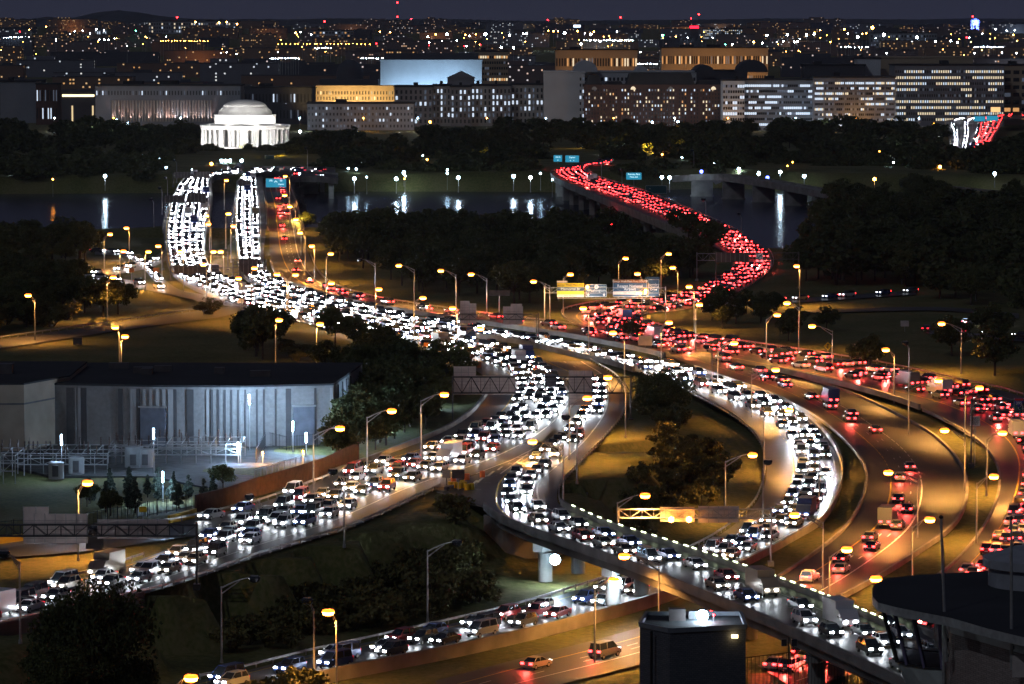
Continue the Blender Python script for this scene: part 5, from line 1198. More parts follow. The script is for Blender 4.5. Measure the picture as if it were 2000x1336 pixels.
# white lamps fixed under the overpass
for px, py, lab in ((1084, 1093, 'white floodlight on the first round column under the overpass'), (1204, 1137, 'white floodlight on the second round column under the overpass')):
    r = min(rows, key=lambda r: abs(pxy(rp_(r, .2, -2.6))[0] - px)); p = rp_(r, .2); d_ = p.y - 1.6; q = at(px, py, d_)
    root = empty('under_deck_lamp', q, 0, lab, 'floodlight'); part('lamp_glass', BULB['w'], None, root, (0, 0, 0)).scale = (1.9,) * 3; m_ = MB(); m_.bar((0, .2, 0), (0, 1.0, .5), .08, 6); m_.box((0, .25, .2), (.5, .3, .3)); m_.build('bracket', M_steel, root)
    l = bpy.data.lights.new('lamp_light', 'POINT'); l.energy = 2200; l.color = LCOL['w']; l.shadow_soft_size = .3; lo = bpy.data.objects.new('lamp_light', l); col.objects.link(lo); lo.parent = root; lo.location = (0, -1.5, -.3)
# ------------------------------------------------------------ trees and shrubs
def leafmat(name, dark, light):
    m, n, l, b = nmat(name); g = n.new('ShaderNodeNewGeometry'); oi = n.new('ShaderNodeObjectInfo'); r = n.new('ShaderNodeValToRGB')
    r.color_ramp.elements[0].color = (*dark, 1); r.color_ramp.elements[1].color = (*light, 1)
    mx = n.new('ShaderNodeMath'); mx.operation = 'ADD'; h = n.new('ShaderNodeMath'); h.operation = 'MULTIPLY'; h.inputs[1].default_value = .5
    l.new(g.outputs['Random Per Island'], mx.inputs[0]); l.new(oi.outputs['Random'], mx.inputs[1]); l.new(mx.outputs[0], h.inputs[0]); l.new(h.outputs[0], r.inputs[0])
    l.new(r.outputs[0], b.inputs['Base Color']); b.inputs['Roughness'].default_value = .7; b.inputs['Specular IOR Level'].default_value = .25
    return m
M_leaf = leafmat('broad_leaves', (.035, .045, .014), (.13, .135, .045)); M_needle = leafmat('grey_needles', (.03, .045, .03), (.10, .12, .09)); M_scrub = leafmat('scrub_leaves', (.05, .05, .016), (.17, .15, .05))
M_bark = mat('bark', (.06, .045, .035), .9, noise=.3, scale=2)
def crown(seed, h, r, n_cl, n_leaf, leaf, z0=.28, cone=False):
    rs = np.random.RandomState(seed); C = []
    for i in range(n_cl):
        while True:
            p = rs.uniform(-1, 1, 3)
            if np.linalg.norm(p) < 1: break
        if cone: t = (p[2] + 1) / 2; rr = (1 - t) * .95 + .06; c = np.array([p[0] * r * rr, p[1] * r * rr, h * (z0 + (1 - z0) * t)]); s = r * .26 * (1.1 - t * .6)
        else:
            p = p * (.55 + .45 * rs.rand()) / max(np.linalg.norm(p), .3) if rs.rand() < .7 else p
            c = np.array([p[0] * r, p[1] * r, h * (z0 + (1 - z0) * .5) + p[2] * h * (1 - z0) * .46]); s = r * rs.uniform(.2, .42)
        C.append((c, s))
    V = []; 
    for c, s in C:
        d = rs.normal(size=(n_leaf, 3)); d /= np.linalg.norm(d, axis=1)[:, None]; q = c + d * s * rs.uniform(.45, 1.08, (n_leaf, 1)) * np.array([1, 1, .75])
        a = rs.normal(size=(n_leaf, 3)); a /= np.linalg.norm(a, axis=1)[:, None]; b = np.cross(a, rs.normal(size=(n_leaf, 3))); b /= np.linalg.norm(b, axis=1)[:, None] + 1e-9
        sz = leaf * rs.uniform(.6, 1.3, (n_leaf, 1)); V.append(np.stack([q - a * sz, q - b * sz * .6, q + a * sz, q + b * sz * .6], 1))
    return np.concatenate(V).reshape(-1, 3), [c for c, s in C]
def quads_mesh(name, V, m):
    n = len(V) // 4; me = bpy.data.meshes.new(name); me.vertices.add(len(V)); me.vertices.foreach_set('co', V.ravel().astype(np.float32)); me.loops.add(len(V)); me.loops.foreach_set('vertex_index', np.arange(len(V), dtype=np.int32))
    me.polygons.add(n); me.polygons.foreach_set('loop_start', np.arange(0, len(V), 4, dtype=np.int32)); me.polygons.foreach_set('loop_total', np.full(n, 4, dtype=np.int32)); me.materials.append(m); me.update(); me.validate()
    return me
TREES = {}
def proto_tree(key, seed, h, r, ncl, nl, leaf, m, z0=.28, cone=False):
    V, C = crown(seed, h, r, ncl, nl, leaf, z0, cone); tr = MB(); rs = random.Random(seed)
    if not key.startswith('shrub'):
        tr.bar((0, 0, -.6), (0, 0, h * (.9 if cone else .55)), h * .022 + .06, 8, h * .008 + .03)
        if not cone:
            for c in rs.sample(C, min(9, len(C))): s0 = Vector((0, 0, h * rs.uniform(.25, .5))); tr.bar(s0, Vector(c), h * .009 + .03, 5, .03)
    else:
        for c in rs.sample(C, min(6, len(C))): tr.bar((0, 0, -.4), Vector(c), .05, 4, .02)
    TREES[key] = (quads_mesh('crown', V, m), tr.mesh('trunk', M_bark), V)
for i in range(5): proto_tree('broad%d' % i, 11 + i, 10.0, R.uniform(3.6, 4.8), 34 + i * 3, 95, .34, M_leaf)
for i in range(2): proto_tree('conifer%d' % i, 31 + i, 9.0, 2.6, 46, 70, .28, M_needle, .06, True)
for i in range(4): proto_tree('shrub%d' % i, 51 + i, 2.6, 1.9, 16, 75, .2, M_scrub, .05)
proto_tree('near0', 71, 14.0, 7.2, 60, 240, .27, M_leaf, .12); proto_tree('near1', 72, 11.0, 6.6, 60, 190, .26, M_leaf, .2)
proto_tree('sparse0', 81, 9.0, 3.8, 26, 60, .24, M_leaf, .3)
FIRST = {}
NAMES = {'broad': 'broadleaf_tree', 'conifer': 'conifer_tree', 'shrub': 'shrub', 'near': 'broadleaf_tree', 'sparse': 'thin_tree'}
ntree = 0
def put_tree(key, x, y, z, s, label, group=None, m=None):
    global ntree
    root_key = (key); ntree += 1; rz = R.uniform(0, 6.28)
    if root_key not in FIRST:
        nm = NAMES[key.rstrip('0123456789')]; root = empty(nm, (x, y, z), rz, label, 'shrub' if 'shrub' in key else 'tree', group); part('crown', TREES[key][0], None, root)
        part('trunk' if 'shrub' not in key else 'stems', TREES[key][1], None, root); FIRST[root_key] = root; root.scale = s
    else:
        root = copy_thing(FIRST[root_key], (x, y, z), rz, s, label)
        if group: root['group'] = group
        elif 'group' in root.keys(): del root['group']
    return root
allrows = np.concatenate([dense(r, 4.0)[0] for r in RS.values()]); AX, AY, AW = allrows[:, 0], allrows[:, 1], np.hypot(allrows[:, 4] - allrows[:, 2], allrows[:, 5] - allrows[:, 3]) / 2
WPOLY = [(A.x - 14, A.x + 50, A.y - 22, A.y + 48)]
def free(x, y, gap):
    if (np.hypot(AX - x, AY - y) - AW).min() < gap: return False
    for x0, x1, y0, y1 in WPOLY:
        if x0 - 20 < x < x1 and y0 < y < y1: return False
    return True
placed = []
SCAT = {}
def scatter(n, poly, keys, s0, s1, label, group, gap=6, sep=4.5, shore_ok=False, z=None, cat=None):
    """trees standing on the ground inside an outline"""
    P = [G(x, y, 0) for x, y in poly]; mnx, mxx = min(p.x for p in P), max(p.x for p in P); mny, mxy = min(p.y for p in P), max(p.y for p in P); k = 0; tries = 0
    def inside(x, y):
        c = False; j = len(P) - 1
        for i in range(len(P)):
            if (P[i].y > y) != (P[j].y > y) and x < (P[j].x - P[i].x) * (y - P[i].y) / (P[j].y - P[i].y) + P[i].x: c = not c
            j = i
        return c
    while k < n and tries < n * 60:
        tries += 1; x, y = R.uniform(mnx, mxx), R.uniform(mny, mxy)
        if not inside(x, y) or not free(x, y, gap) or any(math.hypot(x - a, y - b) < sep for a, b in placed): continue
        if near_y(x) - 3 < y < far_y(x) + 5: continue
        placed.append((x, y)); s = R.uniform(s0, s1); zz = gz(x, y) if y < 2300 else far_z(y) - .3
        SCAT.setdefault(group, []).append((pxy(Vector((x, y, zz)))[0], put_tree(R.choice(keys), x, y, zz, (s * R.uniform(.9, 1.15), s * R.uniform(.9, 1.15), s), label, group))); k += 1
BR = ['broad%d' % i for i in range(5)]; CO = ['conifer0', 'conifer1']; SH = ['shrub%d' % i for i in range(4)]
def one(key, px, py, s, label, z=0):
    p = G(px, py, z); zz = gz(p.x, p.y); placed.append((p.x, p.y)); return put_tree(key, p.x, p.y, zz, s if isinstance(s, tuple) else (s, s, s), label)
one('near1', 1292, 790, (.82, .82, .86), 'round leafy tree standing alone between the white loop and the red lanes')
one('near0', 178, 1400, (.88, .9, 1.18), 'large black leafy tree in front of the lower left highway', -7); one('near0', 110, 1425, (.6, .6, .62), 'lower dark bushy tree left of the big foreground tree', -7); one('near1', 250, 1395, (.55, .55, .6), 'dark bushy tree at the right foot of the big foreground tree', -7)
one('sparse0', 412, 612, (.85, .85, .5), 'low spreading tree in the paved triangle right of the side road'); one('shrub1', 400, 614, (1.5, 1.5, 1.1), 'round bush at the foot of the low spreading tree')
for px, py, s, l_ in ((655,668,.85,'dark leafy tree overlapping the white lanes, left of a row'), (690,680,.75,'dark leafy tree overlapping the white lanes, second of a row'), (735,705,.85,'dark leafy tree overlapping the white lanes, third of a row'), (760,760,.95,'dark tree right of the warehouse, between road and yard'), (800,775,1.15,'tall dark tree left of two cedar tops'), (640,735,.8,'dark tree behind the right end of the warehouse roof')): one(R.choice(BR), px, py, s, l_)
for px, py, s in ((1345,492,.95),(1385,508,1.1),(1322,482,.8)): one(R.choice(BR), px, py, s, 'black tree crown overlapping the red bridge lanes, ' + {1345: 'middle', 1385: 'right', 1322: 'left'}[px] + ' of three')
for px, py, s, l_ in ((808,745,1.0,'pointed dark cedar, left of two beside the bend'), (850,755,1.1,'pointed dark cedar, right of two beside the bend'), (872,775,.7,'short cedar beside the end of the long gantry')): one('conifer0', px, py, s, l_)
for i, (px, py) in enumerate(((1275,805),(1300,812),(1320,800),(1262,790))): one(SH[i], px, py, 1.5, 'dark round bush, %s of a clump below the lone round tree' % ordw(i))
one('broad1', 1235, 665, .55, 'small bush tree left behind the lone round tree'); one('broad2', 1700, 715, .8, 'olive tree behind the guardrail of the red highway'); one('broad3', 1684, 712, .65, 'smaller olive tree left of its neighbour behind the red guardrail')
one('broad4', 790, 840, .75, 'dark tree beside the lamp left of the long gantry'); one('broad0', 832, 835, .7, 'dark tree below the gantry lamp at the inside of the bend')
scatter(84, [(615,512),(900,506),(1160,506),(1330,512),(1400,560),(1290,572),(1080,590),(1060,612),(850,590),(640,545)], BR, .85, 1.25, 'dark broadleaf tree in the wood between the river and the red outbound lanes', 'trees of the riverside wood', gap=7, sep=7)
scatter(34, [(605,497),(1190,497),(1190,516),(605,516)], BR, 1.15, 1.4, 'x', 'trees of the riverside wood', gap=7, sep=6)
scatter(12, [(-60,503),(185,500),(185,516),(-60,518)], BR, 1.0, 1.3, 'x', 'trees of the left wood', gap=5, sep=6)
scatter(34, [(-60,515),(200,512),(190,520),(150,560),(330,600),(150,640),(-60,660)], BR, .7, 1.05, 'dark broadleaf tree in the wood at the left below the river', 'trees of the left wood', gap=5, sep=6)
scatter(16, [(-60,600),(330,590),(380,602),(240,626),(-60,660)], SH, 1.4, 2.4, 'olive shrub lit by the orange lamps along the left side road', 'shrubs along the side road', gap=2, sep=2.5)
scatter(74, [(1530,520),(1640,430),(1760,405),(2080,400),(2100,760),(1900,720),(1720,690),(1830,600),(1800,560),(1640,560),(1530,560)], BR, .9, 1.4, 'black broadleaf tree in the unlit wood at the right', 'trees of the right wood', gap=7, sep=8)
scatter(12, [(1380,600),(1560,600),(1640,660),(1500,665),(1380,640)], BR, .5, .8, 'dark tree between the red loop and the red highway lamps', 'trees inside the red loop', gap=5, sep=6)
scatter(20, [(700,715),(760,690),(860,735),(880,790),(840,820),(760,855),(690,880),(660,860),(700,790)], BR, .7, 1.1, 'dark broadleaf tree in the thicket between warehouse and highway', 'trees of the warehouse thicket', gap=4, sep=5)
scatter(14, [(470,640),(560,640),(640,660),(650,710),(480,700)], SH + BR[:2], .8, 1.2, 'scrub on the bank above the warehouse roof', 'scrub above the warehouse', gap=5, sep=4)
scatter(18, [(150,955),(330,940),(460,945),(500,950),(480,962),(390,985),(260,1010),(170,1000)], CO + CO + BR[:1], .38, .6, 'grey lit conifer or bush below the substation frames', 'trees below the substation', gap=3, sep=4)
scatter(8, [(640,905),(700,870),(780,850),(700,900)], BR, .5, .75, 'low dark tree behind the parapet right of the yard', 'trees right of the yard', gap=3, sep=5)
scatter(44, [(330,1200),(560,1125),(760,1040),(900,1000),(960,1060),(1040,1160),(800,1215),(560,1265),(330,1300)], SH, 1.0, 2.0, 'dusky shrub on the dark slope between the lower left highway and the lowest road', 'shrubs of the dark slope', gap=3, sep=3)
scatter(34, [(1150,880),(1260,830),(1420,850),(1470,920),(1440,990),(1320,1040),(1180,960)], SH, .9, 1.8, 'low dark bush on the grassy island inside the white loop', 'bushes on the grassy island', gap=6, sep=3)
print('trees', ntree)
for g_, L_ in SCAT.items():
    for i, (x_, o_) in enumerate(sorted(L_, key=lambda t: t[0])):
        o_['label'] = '%s %s, %s from the left of the %s' % ({'t': 'dark', 's': 'dusky', 'b': 'low dark'}[g_[0]], {'broadleaf_tree': 'broadleaf tree', 'conifer_tree': 'pointed conifer', 'shrub': 'shrub', 'thin_tree': 'thin tree'}[o_.name.split('.')[0]], ordw(i), g_)
# the far shore woods: more than can be counted
def wood(name, label, poly, n, h0, h1, m=M_leaf, leafscale=1.0, gap=5):
    P = poly; V = []; rs = np.random.RandomState(hash(name) % 1000 if False else len(name) * 7 + n); keys = list(BR); k = 0; tries = 0
    px = [p[0] for p in P]; py = [p[1] for p in P]
    def inside(x, y):
        c = False; j = len(P) - 1
        for i in range(len(P)):
            if (P[i][1] > y) != (P[j][1] > y) and x < (P[j][0] - P[i][0]) * (y - P[i][1]) / (P[j][1] - P[i][1]) + P[i][0]: c = not c
            j = i
        return c
    tv = MB()
    while k < n and tries < n * 30:
        tries += 1; x_, y_ = rs.uniform(min(px), max(px)), rs.uniform(min(py), max(py))
        if not inside(x_, y_): continue
        p = G(x_, y_, 0)
        if (np.hypot(AX - p.x, AY - p.y) - AW).min() < gap or near_y(p.x) - 2 < p.y < far_y(p.x) + 4: continue
        W = TREES[keys[k % 5]][2].reshape(-1, 4, 3); W = W[::4]; c = W.mean(1, keepdims=True); W = c + (W - c) * 2.0; s = rs.uniform(h0, h1) / 10; a = rs.uniform(0, 6.28)
        Rm = np.array([[math.cos(a), -math.sin(a), 0], [math.sin(a), math.cos(a), 0], [0, 0, 1]]); V.append((W.reshape(-1, 3) @ Rm.T) * s * np.array([1.35, 1.35, 1]) + np.array([p.x, p.y, -.4])); tv.bar((p.x, p.y, -1), (p.x, p.y, s * 5), .3, 5); k += 1
    o = bpy.data.objects.new(name, quads_mesh(name, np.concatenate(V), m)); col.objects.link(o); tag(o, label, 'wood', kind='stuff'); t_ = tv.build('trunks', M_bark, o); t_['kind'] = 'stuff'
wood('shore_woods', 'dark mass of trees along the far shore of the river', [(-60,364),(330,362),(330,330),(-60,320)], 44, 8, 13)
wood('park_woods', 'dark mass of trees in the park behind the far shore', [(600,358),(1060,360),(1060,330),(1000,262),(620,285)], 90, 9, 14)
wood('memorial_woods', 'dark trees around the domed memorial', [(-60,318),(385,318),(380,278),(200,262),(-60,262)], 70, 9, 14)
wood('central_park_woods', 'dark trees between the right bridge and the brick hotel', [(1180,350),(1340,345),(1420,330),(1480,262),(1040,262),(1060,300),(1190,308)], 90, 9, 13)
wood('right_park_woods', 'dark trees below the office blocks at the right', [(1380,335),(1760,350),(2060,368),(2060,310),(1960,300),(1830,310),(1830,262),(1500,262)], 130, 9, 15)
wood('unlit_wood', 'black unlit wood stretching back to the water at the right', [(1590,500),(1700,430),(2080,415),(2080,612),(1850,592),(1700,560),(1600,560)], 130, 9, 13)
wood('bank_trees', 'trees standing along the far bank of the river', [(640,366),(1070,366),(1070,350),(640,350)], 26, 8, 12)
wood('bank_trees', 'trees along the far bank left of the bridges', [(-60,368),(320,367),(320,352),(-60,352)], 22, 8, 12)
wood('bank_trees', 'trees along the far bank behind the railway bridge', [(1160,366),(1330,360),(1560,345),(1780,352),(1780,336),(1400,335),(1160,350)], 40, 7, 11)
wood('grove', 'low trees in front of the memorial steps', [(575,318),(640,318),(640,285),(572,300)], 12, 9, 12)
wood('grove', 'dark bushes before the memorial columns', [(392,309),(566,309),(566,303),(392,303)], 12, 6, 8)
for i, (px, py, s_) in enumerate(((1268,308,.85),(1293,312,.6),(1160,300,.8),(965,335,.6),(549,322,.6),(598,452,.7))):
    p = G(px, py, 0); put_tree('broad%d' % (i % 5), p.x, p.y, -.3, (s_ * 1.1, s_ * 1.1, s_), 'yellow lamp lit tree ' + ['right of the brick hotel drive', 'small, beside the yellow tree in the park', 'at the end of the right bridge road', 'low, in the park beyond mid river', 'slim, under the dull green sign', 'at the river end of the outbound bridge rail'][i])
    l = LAMPL.get('yt') or bpy.data.lights.new('lamp_light', 'POINT'); LAMPL['yt'] = l; l.energy = 9000; l.color = (1, .62, .08); l.shadow_soft_size = .4; lo = bpy.data.objects.new('lamp_light', l); col.objects.link(lo); lo.location = (p.x - 3, p.y - 6, 7)

sw = [Vector((x, far_y(x) + 2, -.6)) for x in range(-260, 330, 8)]
m_ = MB(); ribbon_wall(m_, sw, -3, 1.5, .8); tag(m_.build('sea_wall', M_concrete), 'low pale stone sea wall along the far bank of the river', 'wall')
# ------------------------------------------------------------ the domed memorial
DM = 2290
b0 = D(479, 287, DM); sc_ = DM / FPX; zb = b0.z
mm = empty('domed_memorial', (b0.x, DM, 0), 0, 'floodlit white round memorial with a shallow dome and a ring of columns', 'memorial')
M_marble = mat('white_marble', (.78, .77, .75), .7, noise=.06, scale=.3)
m_ = MB()
for i in range(5): m_.lathe([(.01, .9 * (i + 1)), (33 - i * 1.6, .9 * (i + 1)), (33 - i * 1.6, .9 * i - .5)], n=64)
m_.build('steps', M_marble, mm)
m_ = MB(); m_.lathe([(19, zb), (19, zb + 10.3)], n=64); m_.build('cella_wall', M_marble, mm)
cl = MB(); cl.bar((0, 0, 0), (0, 0, 10.0), .95, 14, .8); cl.box((0, 0, 10.15), (2.1, 2.1, .35)); cl.box((0, 0, .1), (2.3, 2.3, .25)); CLM = cl.mesh('column', M_marble)
for i in range(32):
    a = 2 * math.pi * (i + .5) / 32; o = bpy.data.objects.new('column', CLM); col.objects.link(o); o.parent = mm; o.location = (24.2 * math.cos(a), 24.2 * math.sin(a), zb); o.rotation_euler = (0, 0, a)
m_ = MB(); m_.lathe([(22, zb + 10.3), (25.3, zb + 10.3), (25.3, zb + 11.6), (25.8, zb + 11.8), (25.8, zb + 12.6), (25.2, zb + 12.8), (17.4, zb + 13.4)], n=72); m_.build('entablature', M_marble, mm)
m_ = MB(); m_.lathe([(17.4, zb + 12.9), (17.4, zb + 17.6), (17.7, zb + 17.8), (17.7, zb + 18.4), (15.2, zb + 18.4), (15.2, zb + 20.0), (14.9, zb + 20.0)], n=72); m_.build('drum', M_marble, mm)
pr = [(14.9, zb + 20.0), (14.9, zb + 20.7)]
for i in range(4): r_ = 14.4 - i * .55; z_ = zb + 20.7 + i * .5; pr += [(r_, z_), (r_, z_ + .5)]
Rr_ = 12.4; z0_ = zb + 22.7
for i in range(13): a = i / 12 * math.pi / 2; pr.append((Rr_ * math.cos(a) + .01, z0_ + 4.2 * math.sin(a)))
m_ = MB(); m_.lathe(pr, n=72); m_.build('dome', M_marble, mm)
def spot(loc, target, e, c, size=60, soft=1.0, parent=None, name='floodlight_beam'):
    l = bpy.data.lights.new(name, 'SPOT'); l.energy = e; l.color = c; l.spot_size = rad(size); l.spot_blend = .5; l.shadow_soft_size = soft
    o = bpy.data.objects.new(name, l); col.objects.link(o); o.location = loc; d = Vector(target) - Vector(loc); o.rotation_euler = d.to_track_quat('-Z', 'Y').to_euler(); return o
cW = (1, .97, .93)
for a in (-160, -140, -115, -90, -65, -40, -20):
    a = rad(a); spot((b0.x + 40 * math.cos(a), DM + 40 * math.sin(a), 5.5), (b0.x, DM, zb + 9), 14000, cW, 80)
for a in (-150, -110, -70, -30):
    a = rad(a); spot((b0.x + 24.5 * math.cos(a), DM + 24.5 * math.sin(a), zb + 13.5), (b0.x, DM, zb + 20), 9000, cW, 110)

for dx in (-45, 0, 45): spot((b0.x + dx, DM - 105, 24), (b0.x, DM, zb + 24), 90000, cW, 22)  # unseen floods added out in front to brighten the dome
# ------------------------------------------------------------ the government quarter and the town behind
WIN = MB(); WIN.box((0, 0, 0), (1, .12, 1)); 
WM = {k_: WIN.mesh('window', m_) for k_, m_ in (('w', emis('window_lit_white', (.7, .83, 1), 1.0)), ('c', emis('window_lit_cream', (1, .82, .55), .95)), ('o', emis('window_lit_amber', (1, .5, .18), .7)), ('d', mat('window_dark', (.015, .017, .022), .3, noise=0)), ('m', emis('window_dim', (.5, .6, .8), .1)))}
WMAT = [WM[q].materials[0] for q in 'wcodm']
def building(px0, px1, pyt, pyb, d, depth, label, m, name='office_building', rows=0, cols=0, lit=.4, kinds='w', ww=.55, wh=.5, zr0=.08, zr1=.95, roof=True, bays=0, cluster=False, z0=None, dark=True, seed=1, rowlit=None):
    a = D(px0, pyt, d); b = D(px1, pyb, d); z0 = far_z(d) - 1 if z0 is None else z0; W = b.x - a.x; H = a.z - z0
    root = empty(name, (a.x, d, z0), 0, label, 'building'); q = MB(); q.box((W / 2, depth / 2, H / 2), (W, depth, H))
    if bays:
        for i in range(bays + 1): q.box((W * i / bays, -.25, H / 2 - .3), (W / bays * .16, .5, H - .6))
    q.build('wall', m, root)
    r_ = MB(); r_.box((W / 2, depth / 2, H + .5), (W + 1.2, depth + 1.2, 1.0))
    rr = random.Random(seed)
    if roof:
        for i in range(max(1, int(W / 45))): r_.box((W * rr.uniform(.15, .85), depth * rr.uniform(.3, .6), H + 2), (W * rr.uniform(.06, .16), depth * .3, rr.uniform(2, 3.5)))
    r_.build('roof', M_roofd if roof else m, root)
    if rows:
        n = 0; st = MB(); zA, zB = zr0 * H, zr1 * H; rh = (zB - zA) / rows; cw = W / cols
        for i in range(rows):
            rl = rowlit[i] if rowlit else lit; state = rr.random() < rl
            for j in range(cols):
                if cluster: state = state if rr.random() < .72 else rr.random() < rl
                else: state = rr.random() < rl
                k_ = rr.choice(kinds) if state else ('d' if rr.random() < .8 else 'm')
                if k_ in 'dm' and not dark: continue
                x = cw * (j + .5); z = zA + rh * (i + .5); sz = (cw * ww, 1, rh * wh)
                if k_ not in 'dm' and n < 100:
                    o = bpy.data.objects.new('window', WM[k_]); col.objects.link(o); o.parent = root; o.location = (x, -.06, z); o.scale = sz; n += 1
                else: st.box((x, -.05, z), (sz[0], .12, sz[2]), mi='wcodm'.index(k_))
        if st.v: o = st.build('window', WMAT, root); o['kind'] = 'stuff'
    return root, W, H
mG = lambda n, c: mat(n, c, .85, noise=.12, scale=.05)
M_lime = mG('limestone', (.42, .39, .36)); M_dbrick = mG('dark_red_brick', (.11, .06, .05)); M_wcon = mG('white_concrete', (.55, .56, .58)); M_gcon = mG('grey_concrete', (.25, .26, .29)); M_tan = mG('tan_stone', (.42, .32, .22)); M_dark = mG('dark_stone', (.07, .07, .085))
# front row, left to right
building(0, 70, 160, 215, 3000, 30, 'grey windowless block at the far left of the government quarter', M_gcon, 'museum_block')
building(70, 113, 165, 212, 2950, 25, 'low building with round-headed lit windows left of the lit gateway', M_dbrick, rows=2, cols=8, lit=.3, kinds='w', ww=.4, wh=.6)
root, W, H = building(120, 186, 178, 215, 2900, 20, 'dark gateway building with a bright yellow cornice line and glowing pillars', M_dark, 'gateway_building', roof=False)
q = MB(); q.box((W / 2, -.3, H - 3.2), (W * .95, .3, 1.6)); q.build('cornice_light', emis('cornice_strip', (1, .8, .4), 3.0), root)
for fx in (.32, .93): q = MB(); q.box((W * fx, -.3, H * .35), (1.1, .3, H * .5)); q.build('pillar', emis('glowing_pillar', (1, .75, .4), .9), root)  # pillars glow themselves, standing in for light falling on them
root, W, H = building(186, 470, 168, 245, 2850, 40, 'long grey classical building with a row of pink lit columns', M_gcon, 'colonnade_building', rows=1, cols=48, lit=.12, zr0=.78, zr1=.9, ww=.35, wh=.8)
cl = MB(); cl.bar((0, 0, 0), (0, 0, 15), .8, 10, .7); CM2 = cl.mesh('column', M_lime)
for i in range(34):
    x = (220 + i * 5.8 - 186) * 2850 / FPX; o = bpy.data.objects.new('column', CM2); col.objects.link(o); o.parent = root; o.location = (x, -1.2, H * .18)
    if i % 3 == 0 or R.random() < .25:
        s = spot((root.location.x + x + .8, root.location.y - 3.2, root.location.z + H * .2), (root.location.x + x, root.location.y - .4, root.location.z + H * .18 + 14), R.uniform(1500, 5000), R.choice([(1, .62, .55), (1, .7, .65), (.9, .85, 1)]), 50, .2)
building(470, 660, 172, 250, 2960, 36, 'dark hipped building behind the memorial dome', M_dark, 'museum_block', rows=2, cols=28, lit=.1, ww=.4)
building(600, 808, 203, 250, 2800, 30, 'low grey annex with a few lit windows right of the memorial', M_gcon, 'annex_building', rows=4, cols=30, lit=.14, kinds='ww', ww=.4, wh=.45, seed=4)
root, W, H = building(618, 770, 170, 240, 2950, 30, 'yellow floodlit stone building with pilasters behind the grey annex', M_tan, 'department_building', rows=3, cols=26, lit=.05, kinds='c', ww=.35, wh=.6, zr0=.5, zr1=.92, roof=False, bays=13)
for fx in (.1, .3, .5, .7, .9): spot((root.location.x + W * fx, 2930, 12), (root.location.x + W * fx, 2950, 26), 22000, (1, .68, .25), 110)
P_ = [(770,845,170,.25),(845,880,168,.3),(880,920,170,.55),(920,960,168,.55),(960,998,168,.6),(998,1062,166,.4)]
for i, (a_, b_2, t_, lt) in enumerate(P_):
    building(a_, b_2, t_, 242, 2900 + (i % 2) * 8, 40, 'stone department block with tall lit windows, %s of six wings from the left' % ordw(i), M_lime if i % 2 else mG('shaded_limestone', (.3, .27, .26)), 'department_wing', rows=6, cols=8 if b_2 - a_ > 50 else 5, lit=lt, kinds='wwm', ww=.42, wh=.62, seed=10 + i, rowlit=[.05, .3, lt, lt * 1.2, lt * .7, .2])  # every other wing takes a limestone copy with shade put into its colour
building(1062, 1131, 141, 237, 2850, 30, 'tall blank pale wall of the block left of the brick hotel', M_wcon, 'blank_block', roof=False)
building(1131, 1142, 143, 235, 2850, 40, 'narrow white lit edge facade between blank wall and brick hotel', M_wcon, 'edge_block', rows=8, cols=2, lit=.4, roof=False)
building(1125, 1360, 141, 175, 3000, 40, 'white long hall with vaulted roofs behind the brick hotel', M_wcon, 'hall_building', rows=1, cols=30, lit=.3, zr0=.8, zr1=.93, roof=False)
for px0, px1, t_ in ((1120, 1168, 119), (1243, 1265, 129), (1358, 1395, 127), (1440, 1500, 117)):
    a = D(px0, 141, 2990); b = D(px1, t_, 2990); r_ = (b.x - a.x) / 2; h_ = b.z - a.z; root = empty('barrel_vault', (a.x + r_, 2990, a.z), 0, '%s arched roof rising over the halls behind the brick hotel' % {1120: 'pale leftmost', 1243: 'narrow white', 1358: 'dark ribbed', 1440: 'black domed'}[px0], 'roof vault')
    q = MB(); pf = [(r_ * math.cos(math.pi * i / 16), h_ * math.sin(math.pi * i / 16)) for i in range(17)]; q.prism([(x, z) for x, z in pf], 0, 60 if px0 < 1400 else 40); o = q.build('vault', M_wcon if px0 < 1300 else M_dark, root); o.rotation_euler = (rad(90), 0, 0); o.location = (0, 60 if px0 < 1400 else 40, 0)
# brick hotel
root, W, H = building(1142, 1412, 168, 245, 2820, 34, 'dark brick hotel with scattered warm lit windows and a mansard roof', M_dbrick, 'brick_hotel', rows=10, cols=46, lit=.24, kinds='ccow', ww=.4, wh=.55, roof=False, bays=12, seed=5)
q = MB(); a0, a1 = (1142 - 1142) * 2820 / FPX, W
def mans(q, x0, x1, z0, h, y0=0, dep=30, s=3):
    q.face([(x0, y0, z0), (x1, y0, z0), (x1 - s, y0 + s, z0 + h), (x0 + s, y0 + s, z0 + h)]); q.face([(x0, y0, z0), (x0 + s, y0 + s, z0 + h), (x0 + s, dep, z0 + h), (x0, dep + s, z0)]); q.face([(x1, y0, z0), (x1, dep + s, z0), (x1 - s, dep, z0 + h), (x1 - s, y0 + s, z0 + h)]); q.face([(x0 + s, y0 + s, z0 + h), (x1 - s, y0 + s, z0 + h), (x1 - s, dep, z0 + h), (x0 + s, dep, z0 + h)])
k_ = 2820 / FPX
mans(q, 0, 36 * k_, H, 7.5); mans(q, 36 * k_, 80 * k_, H - 2, 5); mans(q, 80 * k_, 216 * k_, H, 9); mans(q, 216 * k_, W, H - 1, 5)
q.build('mansard_roof', M_roofd, root)
